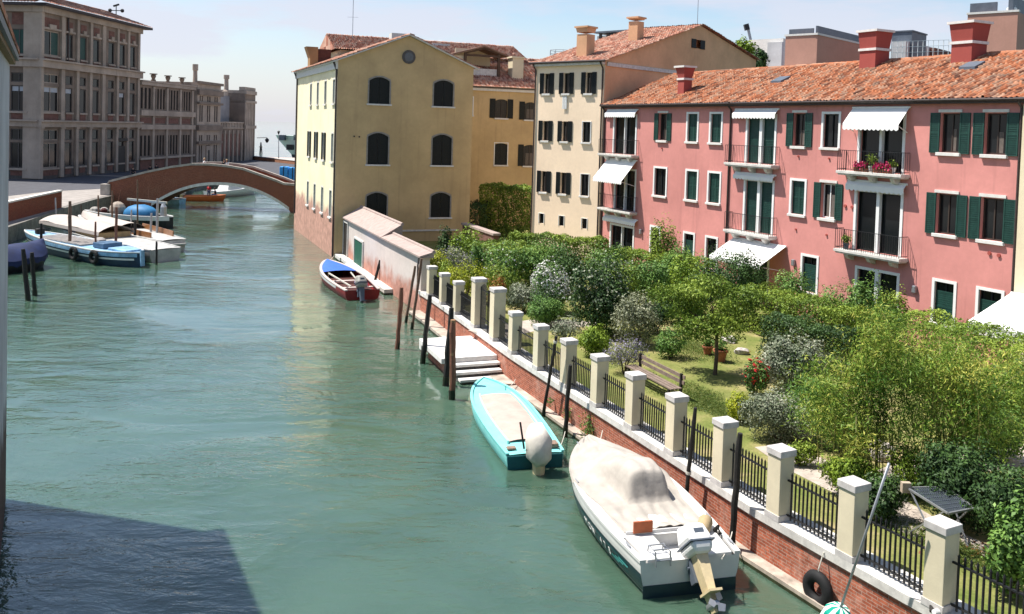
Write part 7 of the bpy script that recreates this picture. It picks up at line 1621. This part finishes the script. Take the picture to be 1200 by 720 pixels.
def bamboo(x, Y, label, blobs, n, size):
    _seed[0] += 1; sd = _seed[0]; c = atY(x, 500, Y); c[2] = GZ; root = thing('bamboo', c, label, 'bamboo'); g = np.random.default_rng(sd); q = MB(); Ps = []; Rn = []
    for k in range(n):
        bx, by, wr = blobs[k % len(blobs)]; e = atY(bx + g.normal(0, wr * .55), by + g.normal(0, wr * .35), Y + g.normal(0, .7)); s0 = c + np.array([g.normal(0, .45), g.normal(0, .45), 0]); lean = (e - s0) * [1, 1, 0]
        mid = s0 + lean * .28 + [0, 0, (e[2] - s0[2]) * .62]; tip = e + lean * .18 - [0, 0, .3]
        q.tube([s0, mid, e, tip], [.014, .012, .006, .003], 5)
        pts = [s0, mid, e, tip]; m_ = int(size)
        tt = g.uniform(.25, 1, m_) ** .8 * 3; i = np.minimum(tt.astype(int), 2); f = (tt - i)[:, None]; A = np.array(pts)
        B = A[i] * (1 - f) + A[i + 1] * f; cl = g.integers(0, 26, m_); off = g.normal(0, .24, (26, 3))[cl] + g.normal(0, .10, (m_, 3)); off[:, 2] -= .06; Ps.append(B + off); Rn.append(np.clip(g.normal(.42, .17, m_) + .28 * g.normal(0, 1) * (1 if k % 3 else 1.3), 0, 1))
    P = np.concatenate(Ps); rn = np.concatenate(Rn); ok = P[:, 2] > GZ + .1
    leaves('crown', P[ok], .125, LM['bamboo'], root, rnd=rn[ok], seed=sd, droop=.7, aspect=.2, up=.15); part('canes', q, mat('bamboo_cane', (.26, .24, .07), .5, .3, 6), root)
bamboo(1010, 22.6, 'left clump of feathery yellow green bamboo leaning over the fence', [(1000, 420, 40), (985, 455, 40), (1025, 390, 30), (1040, 440, 40), (1000, 490, 42), (965, 470, 26), (1045, 370, 16), (1030, 500, 30)], 52, 420)
bamboo(1110, 22.4, 'right clump of feathery yellow green bamboo, the broader one', [(1095, 400, 40), (1140, 420, 40), (1110, 450, 46), (1165, 450, 34), (1075, 430, 34), (1130, 490, 40), (1170, 490, 30), (1085, 485, 34), (1185, 430, 20), (1120, 395, 36)], 66, 330)

# ferny weeds growing from the canal wall
def weed(x, y, label, n, rad):
    p = at(x, y, .55); s = s_of_Y(p[1]); F = wall_frame(s); z = atY(x, y, F.pt(0, .05, 0)[1])[2]; c = F.pt(0, .03, z); r = thing('wall_weed', c, label, 'plant'); g = np.random.default_rng(int(x)); 
    P = c + g.normal(0, 1, (n, 3)) * [rad * .6, rad * .6, rad] + [-.06, -.03, -rad * .4]; leaves('foliage', P, .10, LM['mid'], r, seed=int(x), droop=.8, aspect=.3); q = MB(); q.tube([F.pt(0, -.05, z), c + [-.1, 0, .1]], [.02, .008], 5); part('stem', q, M_BARK, r)
weed(688, 500, 'hanging green weed on the brick wall just beyond the bow of the white boat', 420, .24); weed(654, 483, 'small dark weed on the brick wall beside the teal boat', 160, .13); weed(683, 471, 'tiny dry weed under the coping above the hanging weed', 70, .08)

# trees on the far roof terraces
def roof_tree(x, ytop, wpx, Y, zb_y, kind, label):
    t = atY(x, ytop, Y); b = atY(x, zb_y, Y); bush(x, ytop, wpx, Y, kind, label, 2600, .35, name='terrace_tree', cat='tree', zb=b[2] - 2, lobes=5)
roof_tree(873, 45, 26, 96, 64, 'bright', 'light green small tree on a roof terrace left of the white house'); roof_tree(890, 56, 24, 94, 72, 'dark', 'dark green shrub on a roof terrace below the light green tree')

p = atY(881, 66, 95); th_ = thing('terrace_house', (p[0], p[1], GZ), 'low house behind the pink roof carrying the terrace trees', 'house'); q = MB(); zt_ = atY(890, 72, 94)[2] - 2.0; q.box(p[0] - 4, p[0] + 4, p[1] - 4, p[1] + 4, 0, zt_); part('wall', q, M_CREAM, th_); q = MB(); q.box(p[0] - 4.2, p[0] + 4.2, p[1] - 4.2, p[1] + 4.2, zt_ + .002, zt_ + .25); part('terrace', q, M_STONE, th_)
# low wall in the courtyard
a, b = atY(545, 262, 66), atY(582, 267, 60); lw = thing('low_wall', (*((a + b) / 2)[:2], GZ), 'low pinkish wall in front of the courtyard hedge', 'wall'); Fq = Frame(a[:2], math.atan2(*(b - a)[:2]), 1); q = MB(); q.fbox(Fq, 0, np.linalg.norm((b - a)[:2]), -.2, .2, GZ, a[2] - .1); part('brick_face', q, M_PBRICK, lw); q = MB(); q.fbox(Fq, -.1, np.linalg.norm((b - a)[:2]) + .1, -.28, .28, a[2] - .098, a[2] + .05); part('cap', q, mat('pale_mortared_tiles', (.36, .28, .25), .9, .22, 3), lw)

# grass blades on the open lawn
g = np.random.default_rng(77); pts = []
def lawn_patch(px, n):
    Q = np.array([at(x, y, GZ)[:2] for x, y in px]); 
    for _ in range(n):
        w_ = g.dirichlet(np.ones(len(Q)) * .8); p = w_ @ Q; pts.append((p[0], p[1], GZ + .03))
lawn_patch([(1000, 600), (1100, 660), (1200, 700), (1240, 700), (1150, 640), (1060, 600)], 6500); lawn_patch([(740, 455), (800, 470), (860, 500), (900, 510), (850, 460), (800, 440)], 9000); lawn_patch([(760, 400), (800, 430), (880, 430), (860, 400), (800, 395)], 6000); lawn_patch([(600, 340), (660, 350), (690, 370), (640, 330)], 3000); lawn_patch([(560, 312), (620, 312), (640, 330), (600, 330)], 2500)
P = np.array(pts); o = leaves('grass', P, .10, LM['grass'], None, aspect=.16, up=-.2, seed=5, rnd=g.normal(.5, .25, len(P))); tag(o, kind='stuff')
g2 = np.random.default_rng(5); P = np.array([at(1185, 655, GZ) + [g2.normal(0, .7), g2.normal(0, .35), .02] for _ in range(420)]); o = leaves('leaf_litter', P, .09, LM['rust'], None, up=1.2, seed=9); tag(o, kind='stuff')

# ------------------------------------------------------------------ garden furniture and odds and ends
def bench():
    a, b = at(742, 428, GZ + .45), at(796, 456, GZ + .45); t = (b - a)[:2]; L_ = np.linalg.norm(t); c = (a + b) / 2; F = Frame(a[:2], math.atan2(*t), 1); F.n = F.n if F.n[0] > 0 else -F.n
    r = thing('garden_bench', (c[0], c[1], GZ), 'weathered dark wooden garden bench on the lawn behind the fence', 'bench'); q = MB()
    for k in range(3): q.fbox(F, 0, L_, -.32 + .15 * k, -.20 + .15 * k, GZ + .43, GZ + .47)
    part('seat', q, mat('grey_brown_wood', (.20, .15, .12), .9, .35, 6), r); q = MB(); q.fbox(F, 0, L_, .17, .21, GZ + .56, GZ + .68); q.fbox(F, 0, L_, .19, .23, GZ + .74, GZ + .86); part('backrest', q, mat('grey_brown_wood', (.2, .15, .12)), r)
    for u in (.15, L_ - .22):
        for d0 in (-.32, .14): q = MB(); q.fbox(F, u, u + .08, d0, d0 + .08, GZ - .01, GZ + (.428 if d0 < 0 else .9)); part('leg', q, M_TAR, r)
bench()
def pot(x, yb, label, sc=1.0):
    c = at(x, yb, GZ); r = thing('flower_pot', c, label, 'pot'); q = MB(); q.lathe(c, [(.20 * sc, 0), (.30 * sc, .46 * sc), (.35 * sc, .47 * sc), (.35 * sc, .56 * sc), (.29 * sc, .56 * sc), (.27 * sc, .50 * sc)], 14); part('pot', q, mat('terracotta', (.36, .13, .07), .85, .25, 5), r)
    g = np.random.default_rng(int(x)); P = c + np.array([0, 0, .75 * sc]) + g.normal(0, .16 * sc, (260, 3)); leaves('foliage', P, .09, LM['mid'], r, seed=int(x))
pot(844, 424, 'terracotta pot right of the little tree trunk', .85); pot(829, 416, 'terracotta pot half hidden left of the little tree trunk', .65)
for x, y, s, lb in ((855, 399, .35, 'pale rock on the lawn behind the terracotta pot'), (869, 412, .32, 'pale rock on the lawn right of the terracotta pot'), (551, 300, .35, 'pale rock in the bed near the yellow mounds'), (929, 509, .28, 'pale stone in the shade of the big silvery bush'), (1030, 533, .5, 'large reddish rock under the bamboo'), (1026, 522, .3, 'small grey stone under the bamboo')):
    c = at(x, y, GZ + .1); c[2] = GZ; r = thing('garden_rock', c, lb, 'rock'); q = MB(); q.ball(c + [0, 0, s * .3], (s, s * .75, s * .55), 9, 6); g = np.random.default_rng(int(x * 7)); q.v = [tuple(np.array(v) + g.normal(0, s * .08, 3)) for v in q.v]; part('stone', q, mat('pale_rock', (.46, .41, .38), .9, .3, 4), r)
def rack():
    z = GZ + .95; P = [at(x, y, z) for x, y in ((1063, 572), (1108, 571), (1142, 596), (1111, 602))]; c = sum(P) / 4; r = thing('drying_rack', (c[0], c[1], GZ), 'folding metal drying rack standing behind the railing under the bamboo', 'drying rack'); q = MB()
    for i in range(4): q.bar(P[i], P[(i + 1) % 4], .04)
    part('frame', q, M_METAL, r); q = MB(); n = 17
    for i in range(1, n): q.bar(P[0] + (P[1] - P[0]) * i / n, P[3] + (P[2] - P[3]) * i / n, .010)
    for i in range(1, 7): q.bar(P[0] + (P[3] - P[0]) * i / 7 + [0, 0, .008], P[1] + (P[2] - P[1]) * i / 7 + [0, 0, .008], .012)
    part('wires', q, M_ZINC, r)
    for i, j in ((0, 3), (3, 0), (1, 2), (2, 1)): q = MB(); e = P[j].copy(); e[2] = GZ; q.bar(P[i] + (P[j] - P[i]) * .08, e + (P[i] - P[j]) * .12 * [1, 1, 0], .03); part('leg', q, M_METAL, r)
    q = MB(); e = P[0] + [-.03, 0, .05]; q.box(e[0] - .1, e[0] + .1, e[1] - .06, e[1] + .06, e[2] - .15, e[2] + .08); part('peg_bag', q, mat('tan_cloth', (.40, .32, .24), .9, .2, 5), r)
rack()
# tyre hung on the wall
def tyre():
    s = s_of_Y(at(958, 690, .5)[1] - .2); F = wall_frame(s); p = at(958, 690, .5); o = F.pt(0, .16, 0); z = .48
    u, zz = F.uz(958, 691, .15); c = F.pt(u, .14, zz); r = thing('tyre_fender', c, 'black car tyre hung from a rope on the brick canal wall', 'tyre'); q = MB(); n, k = 26, 10
    V = [c + F.t * math.cos(2 * math.pi * i / n) * (.27 + .13 * math.cos(2 * math.pi * j / k)) + np.array([0, 0, 1]) * math.sin(2 * math.pi * i / n) * (.27 + .13 * math.cos(2 * math.pi * j / k)) + F.n * .11 * math.sin(2 * math.pi * j / k) for i in range(n) for j in range(k)]
    q.add(V, [(i * k + j, ((i + 1) % n) * k + j, ((i + 1) % n) * k + (j + 1) % k, i * k + (j + 1) % k) for i in range(n) for j in range(k)]); part('tread', q, M_TYRE, r, smooth=True)
    q = MB(); q.tube([c + [0, 0, .27], c + F.n * .0 + [0, 0, .45], F.pt(u, .02, 1.14), F.pt(u, -.2, 1.15)], .014, 6); part('rope', q, M_ROPE, r)
tyre()
# leaning parasol with a green and white canopy, half out of the frame
def parasol():
    b = at(984, 716, .55); tip = atY(1042, 543, 16.6); r = thing('parasol', b, 'closed green and white striped parasol on a grey pole leaning against the canal wall', 'parasol'); d = (tip - b); q = MB(); q.tube([b - d * .03, tip], .026, 8); part('pole', q, M_METAL, r, smooth=True)
    ax = d / np.linalg.norm(d); x = np.cross(ax, [0, 1, 0]); x /= np.linalg.norm(x); y = np.cross(ax, x); n = 16
    for par, m_ in ((0, mat('green_canvas', (.0, .28, .20), .8, .15, 4)), (1, M_CANVAS)):
        q = MB()
        for i in range(n):
            if i % 2 != par: continue
            prof = [(.03, .10), (.18, .06), (.28, -.06), (.32, -.25), (.30, -.50), (.12, -.62)]
            a0, a1 = 2 * math.pi * i / n, 2 * math.pi * (i + 1) / n
            R_ = lambda rr, zz, a: b + ax * zz + (x * math.cos(a) + y * math.sin(a)) * rr
            for (r0, z0), (r1, z1) in zip(prof[:-1], prof[1:]): q.quad(R_(r0, z0, a0), R_(r0, z0, a1), R_(r1, z1, a1), R_(r1, z1, a0))
        part('canopy', q, m_, r)
parasol()
# hook bracket on the coping by the pole, pipe stubs at the last pillar
p = at(1100, 716, 1.25); r = thing('pipe_stub', p, 'short white and black pipe fitting at the foot of the last pillar', 'pipe'); q = MB(); q.tube([p + [-.12, -.06, 0], p + [.2, .08, -.02]], .05, 10); part('white_pipe', q, M_WHITE, r); q = MB(); q.tube([p + [-.1, .05, -.05], p + [.0, .28, .12]], .045, 10); part('black_pipe', q, M_TAR, r)

# balcony plants
def balcony_plants():
    F = FP
    for x, d, kind, lb, sz, nm in ((1009, .42, 'pinkf', 'pink geraniums at the left of the top right balcony', .36, 'flower_box'), (1035, .42, 'pinkf', 'wide pink geraniums at the right of the top right balcony', .48, 'flower_box')):
        u = F.uz(x, 196, d)[0]; c = F.pt(u, d, 8.485); r = thing(nm, c, lb, 'flower box'); q = MB(); q.fbox(F, u - sz, u + sz, d - .09, d + .07, 8.486, 8.66, taper=.02); part('box', q, mat('terracotta', (.36, .13, .07)), r); g = np.random.default_rng(int(x)); n = 420
        P = np.stack([F.pt(u + g.uniform(-sz, sz), d + g.normal(0, .07), 8.76 + g.normal(0, .08)) for _ in range(n)]); leaves('blossom', P, .085, LM[kind], r, aspect=.9, seed=3); P = np.stack([F.pt(u + g.uniform(-sz, sz), d + g.normal(0, .07), 8.70 + g.normal(0, .07)) for _ in range(200)]); leaves('foliage', P, .08, LM['mid'], r, seed=4)
    for x, z, lb, k in ((1021, 8.49, 'leafy green pot plant between the two pink flower boxes', 1.0), (1046, 8.49, 'small green pot plant right of the pink flower boxes', .6), (991, 4.83, 'pot plant in the left corner of the lower right balcony', .8)):
        u = F.uz(x, 195 if z > 6 else 290, .35)[0]; c = F.pt(u, .33, z); r = thing('pot_plant', c, lb, 'pot plant'); q = MB(); q.lathe(c, [(.09, 0), (.13, .22), (.15, .22), (.15, .27)], 10); part('pot', q, M_SILL if z > 6 else M_ZINC, r); g = np.random.default_rng(int(x)); leaves('foliage', c + np.array([0, 0, .27 + .25 * k]) + g.normal(0, .13 * k, (240, 3)), .1, LM['hedge'], r, seed=6)
balcony_plants()

# ------------------------------------------------------------------ people (a few pixels tall)
SKIN = mat('skin', (.45, .26, .18), .6, .1, 5)
def skinned(name, pts, edges, rad, m_, root, sub=1):
    me = bpy.data.meshes.new(name); me.from_pydata([tuple(p) for p in pts], edges, []); me.update(); o = bpy.data.objects.new(name, me); COL.objects.link(o); o.parent = root
    md = o.modifiers.new('skin', 'SKIN'); md.use_smooth_shade = True; me.skin_vertices[0].data[0].use_root = True
    for i, r_ in enumerate(rad): me.skin_vertices[0].data[i].radius = (r_, r_) if not hasattr(r_, '__len__') else r_
    s = o.modifiers.new('sub', 'SUBSURF'); s.levels = sub; s.render_levels = sub; me.materials.append(m_); WLOC[o.name] = np.zeros(3); return o
def person(loc, rz, shirt, trousers, hair, label, sit=False, walk=.25):
    r = thing('person', loc, label, 'person', rz=R(rz)); k = walk
    if not sit:
        J = dict(pel=(0, 0, .95), ch=(0, .01, 1.22), nk=(0, .02, 1.46), hd=(0, .03, 1.56), tp=(0, .03, 1.70))
        for s, sg in (('l', 1), ('r', -1)):
            f = k * sg; J.update({s + 'hip': (.10 * sg, 0, .90), s + 'kn': (.11 * sg, f * .6 + .03, .50), s + 'an': (.11 * sg, f * .9 - .02, .09), s + 'to': (.12 * sg, f * .9 + .16, .03), s + 'sh': (.19 * sg, .0, 1.40), s + 'el': (.24 * sg, -f * .5 - .02, 1.12), s + 'wr': (.25 * sg, -f * .8 + .08, .88), s + 'ha': (.25 * sg, -f * .9 + .12, .78)})
    else:
        J = dict(pel=(0, 0, .50), ch=(0, .04, .78), nk=(0, .08, 1.02), hd=(0, .10, 1.12), tp=(0, .10, 1.26))
        for s, sg in (('l', 1), ('r', -1)): J.update({s + 'hip': (.10 * sg, .04, .47), s + 'kn': (.14 * sg, .44, .50), s + 'an': (.14 * sg, .46, .09), s + 'to': (.15 * sg, .62, .03), s + 'sh': (.19 * sg, .05, .96), s + 'el': (.25 * sg, .12, .70), s + 'wr': (.20 * sg, .36, .62), s + 'ha': (.18 * sg, .44, .60)})
    Rd = dict(pel=.13, ch=(.165, .11), nk=.058, hd=.085, tp=.075, hip=.095, kn=.062, an=.042, to=.035, sh=.065, el=.046, wr=.032, ha=.036)
    E_ = [('pel', 'ch'), ('ch', 'nk'), ('nk', 'hd'), ('hd', 'tp')] + [e for s in 'lr' for e in (('pel', s + 'hip'), (s + 'hip', s + 'kn'), (s + 'kn', s + 'an'), (s + 'an', s + 'to'), ('ch', s + 'sh'), (s + 'sh', s + 'el'), (s + 'el', s + 'wr'), (s + 'wr', s + 'ha'))]
    def mk(nm, names, m_, add=0.0):
        idx = {n_: i for i, n_ in enumerate(names)}; rr = []
        for n_ in names: v = Rd.get(n_) or Rd[n_[1:]]; rr.append(v + add if not hasattr(v, '__len__') else (v[0] + add, v[1] + add))
        return skinned(nm, [J[n_] for n_ in names], [(idx[a], idx[b]) for a, b in E_ if a in idx and b in idx], rr, m_, r)
    mk('body', ['pel', 'ch', 'nk', 'hd', 'tp'] + [s + j for s in 'lr' for j in ('hip', 'kn', 'an', 'to', 'sh', 'el', 'wr', 'ha')], SKIN)
    mk('shirt', ['ch', 'pel', 'lsh', 'rsh', 'lel', 'rel'], shirt, .02); mk('trousers', ['pel', 'lhip', 'rhip', 'lkn', 'rkn', 'lan', 'ran'], trousers, .018)
    q = MB(); h = np.array(J['tp']); q.ball(h + [0, -.02, -.01], (.10, .115, .10), 10, 7); P_('hair', q, hair, r, smooth=True); q = MB(); f = np.array(J['hd']); q.ball(f + [0, .095, .0], (.016, .022, .024), 6, 5); P_('nose', q, SKIN, r); return r
CW = mat('white_cotton', (.75, .74, .72), .9, .05, 5); CK = mat('black_cotton', (.02, .02, .024), .9, .2, 5); CB = mat('navy_cotton', (.03, .05, .12), .9, .2, 5); CR = mat('red_jacket', (.50, .03, .04), .8, .2, 5); HB = mat('brown_hair', (.05, .03, .02), .7, .3, 9); HG = mat('fair_hair', (.45, .33, .20), .7, .3, 9)
def on_bridge(x): 
    p = atY(x, 195, 98.6); z = float(np.interp(p[0], [a[0] for a in BT], [a[2] for a in BT])) - 1.0; return (p[0], 98.6, z)
person(on_bridge(239.5), 100, CW, CB, HG, 'fair haired person in a white top crossing the bridge near its crown')
person(on_bridge(262.5), 180, CK, CK, HB, 'dark clothed person, left one of a pair on the bridge'); person(on_bridge(265.5), 180, CW, CK, HG, 'person in a pale top, right one of a pair on the bridge')
def on_quay(x, Y): p = atY(x, 200, Y); return (p[0], Y, 1.30)
for x, Y, lb in ((176, 128, 'dark clothed person on the quay behind the left ramp of the bridge, the left one'), (183.5, 131, 'dark clothed person on the quay behind the left ramp of the bridge, the right one'), (156, 122, 'dark clothed person by the palazzo doorway')): person(on_quay(x, Y), 60, CK, CK, HB, lb)
ol = ORANGE.location; oz = ORANGE.rotation_euler.z
def in_boat(dx, dy): return (ol[0] + math.cos(oz) * dx - math.sin(oz) * dy, ol[1] + math.sin(oz) * dx + math.cos(oz) * dy, .30)
person(in_boat(.4, .1), 170, CR, CB, HB, 'person in a red jacket in the orange boat', walk=.05); person(in_boat(1.2, -.2), 100, CK, CB, HB, 'person in dark clothes sitting in the orange boat', sit=True)

# mooring lines
def rope(a, b, sag, label, m_=None):
    a, b = np.array(a, float), np.array(b, float); r = thing('mooring_rope', (a + b) / 2, label, 'rope'); q = MB(); q.tube([a + (b - a) * t - np.array([0, 0, sag * 4 * t * (1 - t)]) for t in np.linspace(0, 1, 9)], .016, 5); part('line', q, m_ or M_ROPE, r)
def wall_px(x, y, out): s = min(np.linspace(s_of_Y(46), s_of_Y(12), 700), key=lambda q: abs(px_at(wall_frame(q).pt(0, out, .8)) - x)); F = wall_frame(s); u, z = F.uz(x, y, out); return F.pt(u, out, z)
rope(at(846, 655, .95), wall_px(858.5, 622, .3), .10, 'pale mooring line from the white boat stern to the thick black pole')
rope(at(700, 520, 1.0), wall_px(706, 505, .0), .12, 'mooring line from the bow of the white boat to the brick wall')
rope(at(655, 525, .5), wall_px(662.5, 505, .5), .10, 'mooring line from the teal boat stern to the black pole beside it')
rope(at(590, 452, .75), wall_px(604, 445, .0), .15, 'mooring line from the teal boat bow to the brick wall')
rope(at(378, 309, .8), at(391.5, 300, .9), .12, 'mooring line from the red boat bow to the white wall')
